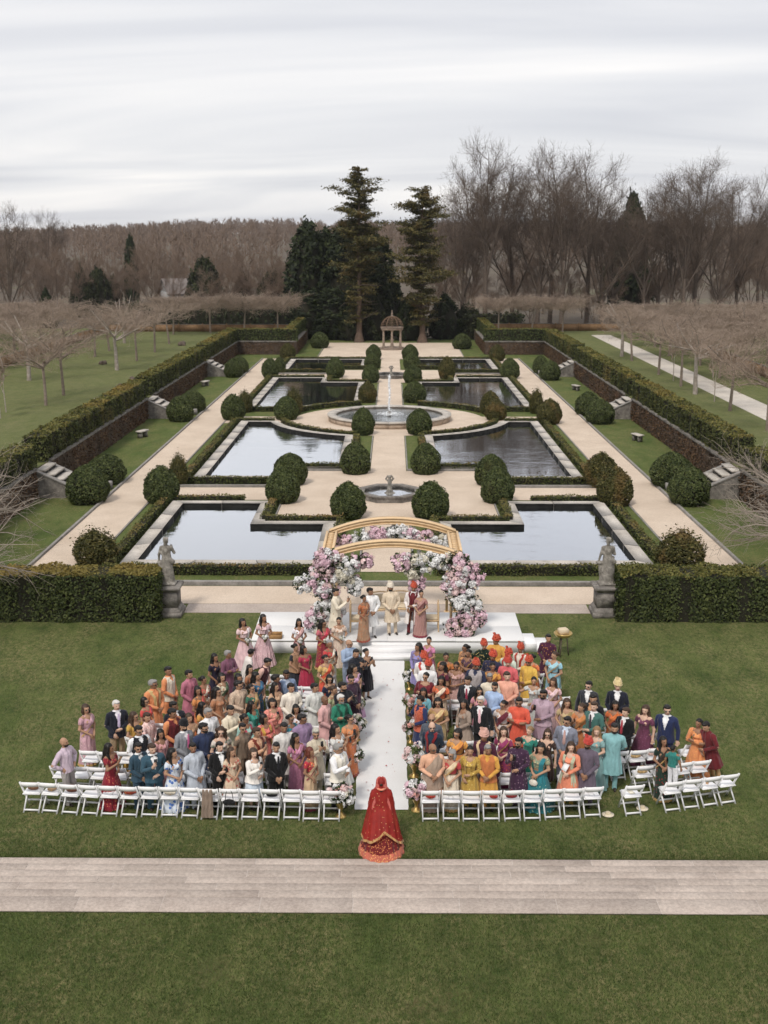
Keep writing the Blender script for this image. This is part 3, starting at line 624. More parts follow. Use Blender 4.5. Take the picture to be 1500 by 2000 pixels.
shrub('l', -11.83, 61.00, 1.02, 1.58, 'small feathery shrub at the outer corner of the second left pool')
shrub('m', -12.13, 85.01, 1.83, 1.87, 'ragged-topped shrub beside the left path near the round fountain')
shrub('l', -11.71, 88.83, 1.22, 1.53, 'feathery olive shrub at the outer corner of the third left pool')
shrub('m', -12.26, 112.80, 1.74, 1.85, 'dark shrub on the left path beside the third left pool')
shrub('d', -11.74, 116.92, 1.27, 1.61, 'small dark shrub at the outer corner of the fourth left pool')
shrub('l', -12.47, 45.47, 1.81, 1.32, 'open brushy shrub behind the left yew block at the end of the left path')
shrub('m', -2.17, 53.58, 1.73, 1.73, 'egg-shaped shrub left of the small octagonal fountain')
shrub('m', 1.87, 53.64, 1.81, 1.75, 'egg-shaped shrub right of the small octagonal fountain')
shrub('d', -5.71, 57.00, 1.78, 1.79, 'clipped shrub on the inner back corner of the nearest left pool')
shrub('d', -5.70, 61.46, 1.89, 1.75, 'clipped shrub on the inner front corner of the second left pool')
shrub('d', 5.46, 57.05, 1.70, 1.82, 'clipped shrub on the inner back corner of the nearest right pool')
shrub('d', 5.48, 61.37, 1.80, 1.72, 'clipped shrub on the inner front corner of the second right pool')
shrub('d', -2.17, 64.53, 1.74, 1.85, 'clipped egg shrub left of the central walk behind the small fountain')
shrub('d', 1.92, 64.56, 1.74, 1.79, 'clipped egg shrub right of the central walk behind the small fountain')
shrub('m', -2.08, 78.19, 1.58, 1.84, 'egg shrub in front of the round fountain, left of the walk')
shrub('d', 1.88, 78.35, 1.80, 1.82, 'fuller egg shrub in front of the round fountain, right of the walk')
shrub('d', -8.07, 85.07, 1.87, 1.78, 'dark dome shrub on the left rim of the round fountain walk')
shrub('l', -7.76, 87.87, 1.37, 1.86, 'brownish loose shrub behind the dome on the left fountain walk')
shrub('o', 7.83, 85.04, 1.64, 1.53, 'olive shrub on the right rim of the round fountain walk, nearer one')
shrub('o', 7.67, 88.15, 1.61, 1.72, 'olive shrub on the right rim of the round fountain walk, farther one')
shrub('o', -2.12, 94.69, 1.56, 1.69, 'olive shrub behind the round fountain, left of the walk')
shrub('d', 1.86, 94.73, 1.99, 1.77, 'dark wide shrub behind the round fountain, right of the walk')
shrub('d', -2.12, 108.62, 1.68, 1.74, 'round shrub left of the far small fountain')
shrub('d', 1.92, 108.33, 1.77, 1.77, 'round shrub right of the far small fountain')
shrub('d', -2.20, 121.31, 1.76, 1.61, 'round shrub on the left of the central walk before the last pool')
shrub('d', 2.03, 120.89, 1.81, 1.66, 'round shrub on the right of the central walk before the last pool')
shrub('d', -2.19, 130.48, 1.77, 1.74, 'round shrub left in front of the domed gazebo')
shrub('d', 2.01, 130.63, 1.89, 1.73, 'round shrub right in front of the domed gazebo')
shrub('d', -5.73, 112.50, 1.84, 2.04, 'tall dome shrub on the inner corner of the third left pool')
shrub('o', 5.37, 111.58, 1.67, 2.09, 'olive dome shrub on the inner corner of the third right pool')
shrub('o', -12.17, 131.05, 1.84, 1.75, 'olive round shrub at the far left corner by the cross wall')
shrub('o', 11.84, 128.91, 1.81, 1.77, 'olive round shrub at the far right corner by the cross wall')
shrub('d', -9.32, 145.13, 2.36, 2.02, 'dark globe shrub beside the far left end of the gravel court')
shrub('d', 8.76, 143.91, 2.40, 1.93, 'dark globe shrub beside the far right end of the gravel court')
shrub('d', 11.58, 111.85, 1.93, 2.01, 'dark dome shrub at the outer corner of the fourth right pool')
shrub('d', 15.16, 116.05, 1.63, 1.86, 'dark round shrub behind another by the farthest right steps')
shrub('d', 15.43, 110.72, 2.06, 1.88, 'dark round shrub in front of the farthest right garden steps')
shrub('d', 15.28, 87.67, 2.00, 1.82, 'dark dome shrub tucked behind another by the middle right steps')
shrub('d', 15.45, 83.45, 2.14, 1.79, 'dark dome shrub in front of the middle right garden steps')
shrub('d', 15.38, 61.02, 2.32, 1.91, 'dark dome shrub just behind the front one by the nearest right steps')
shrub('d', 15.25, 56.72, 2.09, 1.95, 'large dark dome shrub in front of the nearest right garden steps')
shrub('l', 11.32, 88.40, 1.13, 1.74, 'small feathery shrub by the right path near the round fountain')
shrub('o', 11.64, 83.22, 1.83, 1.78, 'yellowish shrub on the inner edge of the right path near the round fountain')
shrub('o', 11.51, 61.05, 1.87, 1.79, 'rounded olive shrub at the outer corner of the second right pool')
shrub('o', 11.37, 56.45, 1.81, 1.95, 'green and olive shrub on the inner edge of the right path by the cross walk')
shrub('l', 11.90, 44.97, 2.00, 1.45, 'open brushy shrub behind the right yew block at the end of the right path')
# statues on pedestals ---------------------------------------------
def statue_pedestal(x, y, S):
    r = thing('stone_pedestal', f'weathered stone pedestal under the {S} statue', 'pedestal', (x, y, 0), group='statue pedestals')
    link('plinth', MB().box(-.52, .52, -.52, .52, 0, .17, bev=.02).build('plinth', [M['wstone']]), r)
    link('base_moulding', MB().lathe([(.66,.172), (.66,.23), (.60,.28), (.56,.34)], 4, a0=PI/4).build('base_moulding', [M['wstone']]), r)
    link('die', MB().box(-.38, .38, -.38, .38, .335, .93).build('die', [M['wstone']]), r)
    for a in range(4):
        p = link('panel', MB().box(-.27, .27, -.402, -.375, .42, .86, bev=.0).build('panel', [M['wstone']]), r, rz=a*PI/2)
    link('cornice', MB().lathe([(.55,.925), (.60,.98), (.70,1.02), (.70,1.10), (.62,1.13)], 4, a0=PI/4).build('cornice', [M['wstone']]), r)

def statue_mesh(seed, arm):
    f = Field((-.5,-.45,0), (.5,.45,1.85), .02)
    f.cone((0,0,.12), (0,0,.95), .25, .17, .05).cone((0,0,.95), (0,.0,1.28), .15, .16, .06).cone((-.15,0,1.36), (.15,0,1.36), .075, .075, .06)
    f.cone((0,0,1.38), (0,-.0,1.5), .055, .05, .04).ell((0,.01,1.60), (.085,.10,.12), .02).ell((0,-.06,1.64), (.09,.07,.08), .03).ell((0,0,1.70), (.10,.11,.05), .02)
    for k in range(11):                      # hanging folds
        a = 2*PI*k/11+seed; r0, r1 = .23, .14; f.cone((r0*math.cos(a)*1.05, r0*math.sin(a)*.9, .05), (r1*math.cos(a+.25), r1*math.sin(a+.25)*.85, 1.0), .05, .022, .02)
    f.cone((-.2,-.02,1.2), (.22,-.06,.85), .06, .09, .03); f.ell((0,0,.06), (.33,.30,.09), .04)
    f.cone((-.02,-.07,1.55), (-.05,-.12,1.2), .05, .03, .04)
    if arm == 0:
        f.chain([(-.18,0,1.36), (-.27,.02,1.10), (-.29,.06,.86)], [.06,.045,.035]); f.ell((-.27,.08,.78), (.09,.09,.10), .04); f.cone((-.25,.05,.75), (-.2,.0,.1), .06, .07, .04)
        f.chain([(.18,0,1.36), (.27,.05,1.16), (.17,.16,1.34)], [.065,.05,.035]); f.ell((.15,.17,1.38), (.05,.05,.06))
    else:
        f.chain([(-.18,0,1.36), (-.25,.0,1.12), (-.31,.04,.86)], [.06,.045,.035]); f.ell((-.29,.03,.80), (.13,.11,.07), .03); f.cone((-.26,.02,.76), (-.2,.02,.1), .07, .06, .04)
        f.chain([(.18,0,1.36), (.25,.03,1.12), (.16,.17,1.12)], [.06,.048,.035]); f.ell((.2,.1,.98), (.06,.06,.05)); f.cone((.2,.06,.95), (.23,.02,.1), .05, .06, .05)
    return f.mesh()
for x, y, S, a in ((-8.1, 38.85, 'left', 0), (7.72, 38.95, 'right', 1)):
    statue_pedestal(x, y, S)
    V, F = statue_mesh(1.1*a, a)
    lab = ['weathered stone statue of a robed woman, hand at her breast, on the left pedestal', 'weathered stone statue of a robed woman with basket at her hip on the right pedestal'][a]
    r = thing('statue', lab, 'statue', (x, y, 1.13), group='garden statues')
    link('figure', mesh('figure', V*np.array([1, 1, 1.0]), F, [M['statue']], True), r)
    link('base', MB().box(-.30, .30, -.26, .26, .0, .07, bev=.015).build('base', [M['statue']]), r)
# small octagonal fountains with a figure ---------------------------
def small_fountain(y, R, label, fl, sc=1):
    r = thing('octagonal_fountain', label, 'fountain', (X0+.1, y, 0), scale=sc)
    for k in range(8):
        a0, a1 = PI/8+k*PI/4, PI/8+(k+1)*PI/4; q = [(R*math.cos(a0), R*math.sin(a0)), (R*math.cos(a1), R*math.sin(a1)), ((R-.26)*math.cos(a1), (R-.26)*math.sin(a1)), ((R-.26)*math.cos(a0), (R-.26)*math.sin(a0))]
        link('rim_stone', MB().prism(q, 0, .27 if k != 0 else .266).build('rim_stone', [M['wstone']]), r)
        q2 = [((R+.06)*math.cos(a0), (R+.06)*math.sin(a0)), ((R+.06)*math.cos(a1), (R+.06)*math.sin(a1)), ((R-.32)*math.cos(a1), (R-.32)*math.sin(a1)), ((R-.32)*math.cos(a0), (R-.32)*math.sin(a0))]
        link('rim_cap', MB().prism(q2, .273, .35).build('rim_cap', [M['wstone']]), r)
    w = bpy.data.meshes.new('water'); w.from_pydata([((R-.3)*math.cos(PI/8+k*PI/4), (R-.3)*math.sin(PI/8+k*PI/4), .2) for k in range(8)], [], [tuple(range(8))]); w.materials.append(M['water']); link('water', w, r)
    f = Field((-.5,-.5,0), (.5,.5,1.3), .025); f.cone((0,0,0), (0,0,.42), .24, .13, .05).cone((0,0,.42), (0,0,.78), .12, .13, .05).ell((0,0,.98), (.10,.11,.13), .04)
    f.chain([(-.13,0,.80), (-.24,.02,.9), (-.12,.02,1.08)], [.06,.05,.05]).chain([(.13,0,.80), (.24,.02,.92), (.1,.02,1.1)], [.06,.05,.05]); f.ell((0,-.15,.2), (.14,.12,.16), .05); f.ell((0,0,1.06), (.13,.13,.06), .04)
    V, F = f.mesh(); s = thing('cherub_statue', fl, 'statue', (X0+.1, y, .2), scale=sc*.85); link('figure', mesh('figure', V, F, [M['statue']], True), s)
    link('base', MB().lathe([(.34,-.2), (.34,.02), (.28,.06)], 12).build('base', [M['statue']]), s)
small_fountain(58.3, 1.75, 'low octagonal stone basin on the walk between the first and second pools', 'small stone cherub statue standing in the near octagonal basin')
small_fountain(112.8, 1.9, 'dark low stone basin on the walk between the third and fourth pools', 'small stone cherub statue standing in the far basin')
# the round fountain ------------------------------------------------
r = thing('round_fountain', 'large round pale stone fountain basin at the crossing of the walks', 'fountain', (X0, FY, 0))
def ring_piece(r0, r1, a0, a1, z0, z1, n=3):
    A = np.linspace(a0, a1, n+1); m = n+1; V = []
    for rr, z in ((r1, z0), (r1, z1), (r0, z1), (r0, z0)):
        for a in A: V.append((rr*math.cos(a), rr*math.sin(a), z))
    F = [(j*m+i, j*m+i+1, ((j+1) % 4)*m+i+1, ((j+1) % 4)*m+i) for j in range(4) for i in range(n)]
    F = np.array(F); F2 = np.array([(0, m, 2*m, 3*m), (n, 3*m+n, 2*m+n, m+n)]); return V, [F, F2]
for k in range(24):
    a0, a1 = 2*PI*k/24, 2*PI*(k+1)/24
    mb = MB(); mb.add(*ring_piece(4.25, 4.62, a0+.001, a1-.001, 0, .40)); link('wall_stone', mb.build('wall_stone', [M['fstone'] if 'fstone' in M else M.setdefault('fstone', stone_mat('pink_stone', [(.3, (.38,.29,.22)), (.7, (.52,.42,.33))], 1.5, 14))]), r)
    mb = MB(); mb.add(*ring_piece(4.05, 4.70, a0+.0012, a1-.0012, .403, .50)); link('rim_stone', mb.build('rim_stone', [M['coping']]), r)
w = bpy.data.meshes.new('water'); w.from_pydata([(4.3*math.cos(2*PI*k/48), 4.3*math.sin(2*PI*k/48), .30) for k in range(48)], [], [tuple(range(48))]); w.materials.append(M['water_f']); link('water', w, r)
link('nozzle', MB().lathe([(.14,.3), (.14,.62), (.06,.68), (.04,.85)], 10).build('nozzle', [M['wstone']]), r)
def spray_mat():
    m, t, p, o = new_mat('spray'); p.inputs['Base Color'].default_value = (.93,.95,.97,1); p.inputs['Roughness'].default_value = .4
    tr = t.nodes.new('ShaderNodeBsdfTransparent'); ms = t.nodes.new('ShaderNodeMixShader'); n = noise(t, 7, 3, .6, opos(t)); r_ = ramp(t, [(.35, (.25,.25,.25)), (.6, (.85,.85,.85))]); t.links.new(n.outputs[0], r_.inputs[0])
    t.links.new(r_.outputs[0], ms.inputs[0]); t.links.new(tr.outputs[0], ms.inputs[1]); t.links.new(p.outputs[0], ms.inputs[2]); t.links.new(ms.outputs[0], o.inputs[0]); return m
M['spray'] = spray_mat()
mb = MB(); zz = np.linspace(.7, 3.35, 22); mb.tube([(.025*math.sin(4*z), .02*math.cos(5*z), z) for z in zz], [.04+.035*(z-.7)/2.6+.02*abs(math.sin(9*z)) for z in zz], 7)
n = 700; h = RNG.random(n); ang_ = RNG.random(n)*2*PI; rad = np.abs(RNG.normal(0, .05+.09*(1-h)))
Q = np.column_stack([rad*np.cos(ang_), rad*np.sin(ang_), .6+2.85*h]); mb.add(*leaves(Q, RNG.normal(size=(n, 3)), .035, 1.0))
n = 900; rad = np.abs(RNG.normal(0, .5, n)); ang_ = RNG.random(n)*2*PI; Q = np.column_stack([rad*np.cos(ang_), rad*np.sin(ang_), .44+np.abs(RNG.normal(0, .10, n))*np.exp(-rad)]); mb.add(*leaves(Q, RNG.normal(size=(n, 3)), .04, 1.0))
thing('water_jet', 'tall white water jet rising from the round fountain', 'water jet', (X0, FY, 0), data=mb.build('water_jet', [M['spray']]))
# domed gazebo at the end of the walk --------------------------------
r = thing('domed_gazebo', 'small stone gazebo with an open wire dome at the end of the walk', 'gazebo', (X0+.15, 143.3, 0))
M['gaz'] = stone_mat('gazebo_stone', [(.3, (.17,.13,.10)), (.7, (.36,.29,.235))], 3, 16, stain=((.10,.085,.065), 3, .58), world=False)
for k, (rr, z0, z1) in enumerate(((1.75, 0, .12), (1.55, .12, .25))):
    link('step', MB().lathe([(rr, z0), (rr, z1)], 24).build('step', [M['gaz']]), r)
for k in range(6):
    a = PI/6+k*PI/3; c = (1.22*math.cos(a), 1.22*math.sin(a), .25)
    col = link('column', MB().lathe([(.13,.12), (.155,.8), (.12,2.0)], 12).build('column', [M['gaz']], True), r, c)
    link('column_base', MB().box(-.2, .2, -.2, .2, 0, .16, bev=.03).build('column_base', [M['gaz']]), col); link('capital', MB().lathe([(.12,2.0), (.2,2.12), (.22,2.2)], 10).build('capital', [M['gaz']]), col)
mb = MB(); mb.add(*ring_piece(1.06, 1.4, 0, 2*PI, 2.45, 2.72, 36)); link('entablature', mb.build('entablature', [M['gaz']]), r)
mb = MB(); mb.add(*ring_piece(1.03, 1.47, 0, 2*PI, 2.722, 2.8, 36)); link('cornice', mb.build('cornice', [M['gaz']]), r)
M['wire'] = plain('rusty_wire', (.16,.105,.07), .8, var=.3)
for k in range(12):
    a = k*PI/6; pts = [(1.36*math.cos(t)*math.cos(a), 1.36*math.cos(t)*math.sin(a), 2.8+1.32*math.sin(t)) for t in np.linspace(0, PI/2*.97, 9)]
    link('rib', MB().tube(pts, .04 if k % 2 == 0 else .028, 5).build('rib', [M['wire']]), r)
for t in (.25, .5, .75, 1.0, 1.22):
    R_ = 1.36*math.cos(t); link('hoop', MB().tube([(R_*math.cos(a), R_*math.sin(a), 2.8+1.32*math.sin(t)) for a in np.linspace(0, 2*PI, 25)], .022, 4, cap=False).build('hoop', [M['wire']]), r)
n = 26; A = RNG.random(n)*2*PI; t0 = RNG.random(n)*1.1
link('lattice', MB().add(*sticks([(1.36*math.cos(t)*math.cos(a), 1.36*math.cos(t)*math.sin(a), 2.8+1.32*math.sin(t)) for a, t in zip(A, t0)], [(1.36*math.cos(t+.22)*math.cos(a+.35), 1.36*math.cos(t+.22)*math.sin(a+.35), 2.8+1.32*math.sin(t+.22)) for a, t in zip(A, t0)], .02, .02)).build('lattice', [M['wire']]), r)
link('finial', MB().lathe([(.16,4.08), (.2,4.18), (.08,4.26), (.14,4.4), (.12,4.5), (.03,4.66), (.10,4.78), (.02,4.86)], 10).build('finial', [M['gaz']], True), r)
link('pedestal', MB().lathe([(.35,.25), (.3,.4), (.2,.5), (.16,1.0), (.3,1.15), (.34,1.25)], 10).build('pedestal', [M['gaz']], True), r)
# stone benches on the side lawns, stumps on the left terrace
def bench(x, y, label, rz=0):
    r = thing('stone_bench', label, 'bench', (x, y, 0), rz, 'stone benches on the side lawns')
    link('seat', MB().box(-.5, .5, -.22, .22, .40, .50, bev=.02).build('seat', [M['coping']]), r)
    for sx_ in (-.32, .32): link('support', MB().box(sx_-.07, sx_+.07, -.16, .16, 0, .4).build('support', [M['wstone']]), r)
bench(-17.3, 76.9, 'white stone bench on the left side lawn, nearer one', 1.2); bench(-17.6, 105.5, 'white stone bench on the left side lawn, farther one', 1.2)
bench(16.6, 75.6, 'white stone bench on the right side lawn, nearer one', -1.2); bench(16.7, 102.6, 'white stone bench on the right side lawn, farther one', -1.2)
def stump(x, y, w, label, seed):
    rng = np.random.default_rng(seed); f = Field((-.7,-.7,-.1), (.7,.7,.7), .05)
    for k in range(7): f.ell((rng.uniform(-.3,.3), rng.uniform(-.25,.25), rng.uniform(.05,.25)), rng.uniform(.14, .26, 3), .08)
    V, F = f.mesh(); thing('tree_stump', label, 'stump', (x, y, TZ-.05), scale=w, data=mesh('tree_stump', V, F, [M['palebark'] if seed == 3 else M['bark']], True), group='old stumps on the left terrace')
for i, (x, y, w, l) in enumerate([(-19.9-1.9, 83.6, 1.1, 'pale tree stump on the left terrace lawn, nearest of the row'), (-22.2, 91.5, 1, 'dark rounded tree stump on the left terrace, second of the row'), (-22.6, 97.4, .9, 'low split tree stump on the left terrace, third of the row'), (-22.3, 104.6, .9, 'flat brown stump on the left terrace nearest the hedge line'), (-28.3, 110.5, 1, 'dark low stump farther out on the left terrace'), (-24.3, 131.4, 1.3, 'dark root stump at the far end of the left terrace')]): stump(x, y, w, l, i+3 if i else 3)
# terrace fences, paths
def low_wall(p, q, label, h=.95):
    d = Vector(q)-Vector(p); L_ = d.length; root = thing('garden_fence', label, 'fence', (p[0], p[1], TZ), math.atan2(d.y, d.x), 'low brown boundary fences')
    k = int(L_/3.0)
    for i in range(k+1): link('post', MB().box(i*L_/k-.08, i*L_/k+.08, -.08, .08, 0, h+.12, bev=.02).build('post', [M['wood']]), root)
    for i in range(k): link('panel', MB().box(i*L_/k+.083, (i+1)*L_/k-.083, -.04, .04, 0.02, h).build('panel', [M['wood']]), root)
    link('rail', MB().box(0, L_, -.07, .07, h+.003, h+.06).build('rail', [M['wstone']]), root)
M['wood'] = stone_mat('brown_fence', [(.3, (.20,.115,.06)), (.7, (.34,.21,.115))], 1.0, 8)
low_wall((-36.6, 70), (-38.3, 152), 'low orange-brown fence along the outer side of the left terrace')
low_wall((-38.3, 152.2), (-12.6, 152.2), 'low brown fence closing the far end of the left terrace')
low_wall((31.8, 62), (34.5, 150), 'low brown fence along the outer side of the right terrace'); low_wall((12.6, 154), (34.5, 154), 'low brown fence closing the far end of the right terrace')
mb = MB(); mb.add([(24.8, 44, TZ+.008), (27.1, 44, TZ+.008), (28.1, 147, TZ+.008), (25.6, 147, TZ+.008)], np.array([(0,1,2,3)])); struct('terrace_path', mb.build('terrace_path', [M['gravel2'] if 'gravel2' in M else M.setdefault('gravel2', stone_mat('pale_gravel', [(.3, (.52,.47,.41)), (.7, (.66,.61,.54))], .8, 18))]))

# ------------------------------------------------------------------ trees
def unit(v): return v/(np.linalg.norm(v)+1e-9)
class Grow:
    def __init__(s, seed): s.r = np.random.default_rng(seed); s.trunk = MB(); s.crown = MB(); s.tips = []; s.tdir = []
    def limb(s, p, d, L_, r0, r1, n=5, up=.0, wob=.12, sides=5, into=None):
        pts = [np.array(p, float)]; d = unit(np.array(d, float)); ds = [d]
        for i in range(n):
            d = unit(d+s.r.normal(0, wob, 3)+np.array([0, 0, up])); pts.append(pts[-1]+d*L_/n); ds.append(d)
        rad = np.linspace(r0, r1, n+1); (into or s.crown).tube(pts, rad, sides, cap=False)
        return np.array(pts), np.array(ds), rad
    def side(s, d, ang):
        a = unit(np.cross(d, s.r.normal(size=3))); return unit(d*math.cos(ang)+a*math.sin(ang))
    def twigs(s, k, L_, r, up=.15, spread=.8):
        P = np.repeat(np.array(s.tips), k, 0); D = np.repeat(np.array(s.tdir), k, 0)
        D = D+s.r.normal(0, spread, D.shape)+np.array([0, 0, up]); D /= np.linalg.norm(D, axis=1)[:, None]
        P = P+s.r.normal(0, L_*.15, P.shape); l = L_*(.5+s.r.random(len(P)))[:, None]; Q = P+D*l
        s.crown.add(*sticks(P, Q, r, r*.5)); s.tips, s.tdir = list(Q), list(D); return s
def bare_tree(seed, H=28, spread=.55, limbs=8, trunk_h=.28, r0=.5, tw=(3, 1), twr=.021, fork=5):
    """vase-shaped leafless tree: leaders fan out to a rounded crown"""
    g = Grow(seed); r = g.r
    pts, ds, rad = g.limb((0, 0, 0), (r.normal(0,.03), r.normal(0,.03), 1), H*trunk_h, r0, r0*.74, 4, .1, .03, 8, g.trunk)
    for i in range(fork):
        a = 2*PI*i/fork+r.normal(0, .25); el = (.12+.88*r.random())*spread if i else .05; d = unit(np.array([math.cos(a)*el, math.sin(a)*el, 1]))
        LL = H*(1-trunk_h)*(1.02-.28*el)*(.88+.14*r.random()); lp, ld, lr = g.limb(pts[-1-(i % 2)], d, LL, r0*.42, .035, 9, .035, .07, 6, g.trunk)
        for q in range(limbs):
            t = .18+.80*(q+.5)/limbs; j = min(int(t*9), 8); p = lp[j]+(lp[j+1]-lp[j])*(t*9-j); a2 = r.random()*2*PI; out = np.array([math.cos(a2), math.sin(a2), .0])*.75+d*np.array([1,1,0])*.6
            l1 = H*.27*(1.05-t*.65); b, bd, br = g.limb(p, unit(out+np.array([0, 0, .55])), l1, max(.05, lr[j]*.5), .022, 5, .07, .13, 4)
            for k in range(4):
                jj = k+1; c, cd, cr = g.limb(b[jj], g.side(bd[jj], .6)+np.array([0, 0, .25]), l1*.48*(1-.1*k), max(.03, br[jj]*.55), .016, 3, .08, .15, 3)
                for m_ in (1, 2, 3): g.tips.append(c[m_]); g.tdir.append(cd[m_])
    g.twigs(tw[0], H*.058, twr, .25, .7)
    if tw[1]:
        s_ = r.choice(len(g.tips), min(len(g.tips), tw[1]*1100), replace=False); g.tips = [g.tips[i] for i in s_]; g.tdir = [g.tdir[i] for i in s_]; g.twigs(3, H*.036, twr*.75, .25, .7)
    return g
M['twig'] = stone_mat('bare_twig', [(.3, (.095,.070,.054)), (.7, (.165,.125,.098))], .35, 8, world=True, bmp=0)
M['twig_red'] = stone_mat('reddish_twig', [(.3, (.15,.105,.078)), (.7, (.24,.175,.13))], .35, 8, world=True, bmp=0)
M['twig_pale'] = stone_mat('pleached_twig', [(.3, (.25,.185,.14)), (.7, (.42,.335,.265))], .5, 8, world=True, bmp=0)
TREEM = []
for i, kw in enumerate([dict(spread=.62), dict(spread=.75, fork=6), dict(spread=.55, trunk_h=.36), dict(spread=.85, fork=6, trunk_h=.22)]):
    g = bare_tree(40+i, 28, **kw); TREEM.append((g.trunk.build('trunk', [M['bark']], True), g.crown.build('crown', [M['twig']])))
MIDM = []
for i in range(3):
    g = bare_tree(60+i, 14, spread=.8, fork=4, limbs=6, trunk_h=.16, r0=.2, tw=(4, 2), twr=.018); MIDM.append((g.trunk.build('trunk', [M['bark']], True), g.crown.build('crown', [M['twig_red']])))
def ground_z(x, y): return float(hill_z(np.array(x), np.array(y)))-.05 if y > 170 else 0.
def at(px, D): return (px-767)*D*.000442
def top(py, D): return HC+(474-py)*D*.000472
def bare(px, D, ytop, label, lib=TREEM, base_h=28., k=[0], group='bare trees behind the garden', name='bare_tree'):
    k[0] += 1; x = at(px, D); z = ground_z(x, D); s = (top(ytop, D)-z)/(base_h*1.13); tm, cm = lib[k[0] % len(lib)]
    r = thing(name, label, 'tree', (x, D, z), k[0]*2.1, group, (s*.92, s*.92, s)); link('trunk', tm, r); link('crown', cm, r); return r
B = [(905,176,340,'bare tree at the left edge of the tall right grove, beside the right pine'), (950,172,272,'tallest bare tree of the right grove, broad fan of branches'), (1003,180,292,'second tall bare tree of the right grove, close behind the broad one'), (1052,176,290,'bare tree in the middle of the tall left half of the right grove'), (1100,171,290,'bare tree with dark straight trunk over the far hedge end'),
     (1150,180,300,'bare tree with branches reaching right at the dip of the grove'), (1200,186,340,'lower bare tree behind the dark grove conifer'), (1262,180,345,'bare reddish tree right of the dark grove conifer'), (1318,178,322,'bare tree with ivy-dark trunk in the right half of the grove'), (1362,184,308,'highest bare tree in the right half of the grove'), (1410,176,322,'wide bare tree with branches arching toward the right edge'), (1488,205,352,'thin bare tree at the right edge of the picture'),
     (8,165,392,'tall bare tree cut by the left edge of the picture'), (92,262,408,'lone bare tree standing above the left wood on the skyline'), (75,186,500,'bare willow-like tree at the left edge behind the pleached trees'), (866,196,395,'thin bare tree showing between the right pine and the grove'),
     (925,190,318,'bare tree close behind the left edge of the tall right grove'), (1078,188,300,'bare tree behind the middle of the tall left half of the grove'), (1180,176,318,'bare tree filling the dip left of the dark grove conifer'), (1290,190,338,'bare tree behind the reddish tree of the right grove'), (1445,192,338,'bare tree behind the wide one toward the right edge'), (1340,172,330,'nearest bare tree of the right half of the grove')]
for b in B: bare(*b)
rr = np.random.default_rng(5)
ML = 'bare brownish tree among the wood behind the left terrace'; MR = 'bare brownish sapling among the undergrowth of the right grove'
for i in range(62):
    px = -60+690*(i*.6180339 % 1); D = 182+ (i % 8)*20+rr.uniform(-6, 6)
    if 330 < px < 372 and D < 225: continue
    bare(px, D, 492+rr.uniform(-22, 30)-((D-182)*.10), ML, MIDM, 14., group='bare wood behind the left terrace')
for i in range(30):
    px = 850+700*(i*.6180339 % 1); D = 178+(i % 5)*13+rr.uniform(-3, 3); bare(px, D, rr.uniform(440, 530), MR, MIDM, 14., group='undergrowth of the right grove')
# far wood on the hills: one mass
n = 3000; D = np.sqrt(rr.uniform(350**2, 1500**2, n)); X = rr.uniform(-.46, .46, n)*D; Z = hill_z(X, D); H = rr.uniform(9, 16, n)
tw = 44; P = np.repeat(np.column_stack([X, D, Z]), tw, 0); hh = np.repeat(H, tw); u = rr.random(n*tw); a = rr.random(n*tw)*2*PI
R_ = hh*.36*np.sin(np.pi*np.clip(u*.8+.18, 0, 1)); rad = R_*np.sqrt(rr.random(n*tw)); C = P+np.column_stack([rad*np.cos(a), rad*np.sin(a), hh*(.22+.75*u)])
Dv = np.column_stack([np.cos(a)*.6, np.sin(a)*.6, np.ones(n*tw)])+rr.normal(0, .35, (n*tw, 3)); Dv /= np.linalg.norm(Dv, axis=1)[:, None]
mb = MB(); mb.add(*sticks(C-Dv*(hh*.10)[:, None], C+Dv*(hh*.10)[:, None], .07+.00022*P[:, 1], .03)); t = np.column_stack([X, D, Z-.5]); mb.add(*sticks(t, t+np.column_stack([0*X, 0*X, H*.75]), .25, .1))
link('far_wood', mb.build('far_wood', [M['twig_red']]), label='brown leafless wood covering the far hills', kind='stuff')
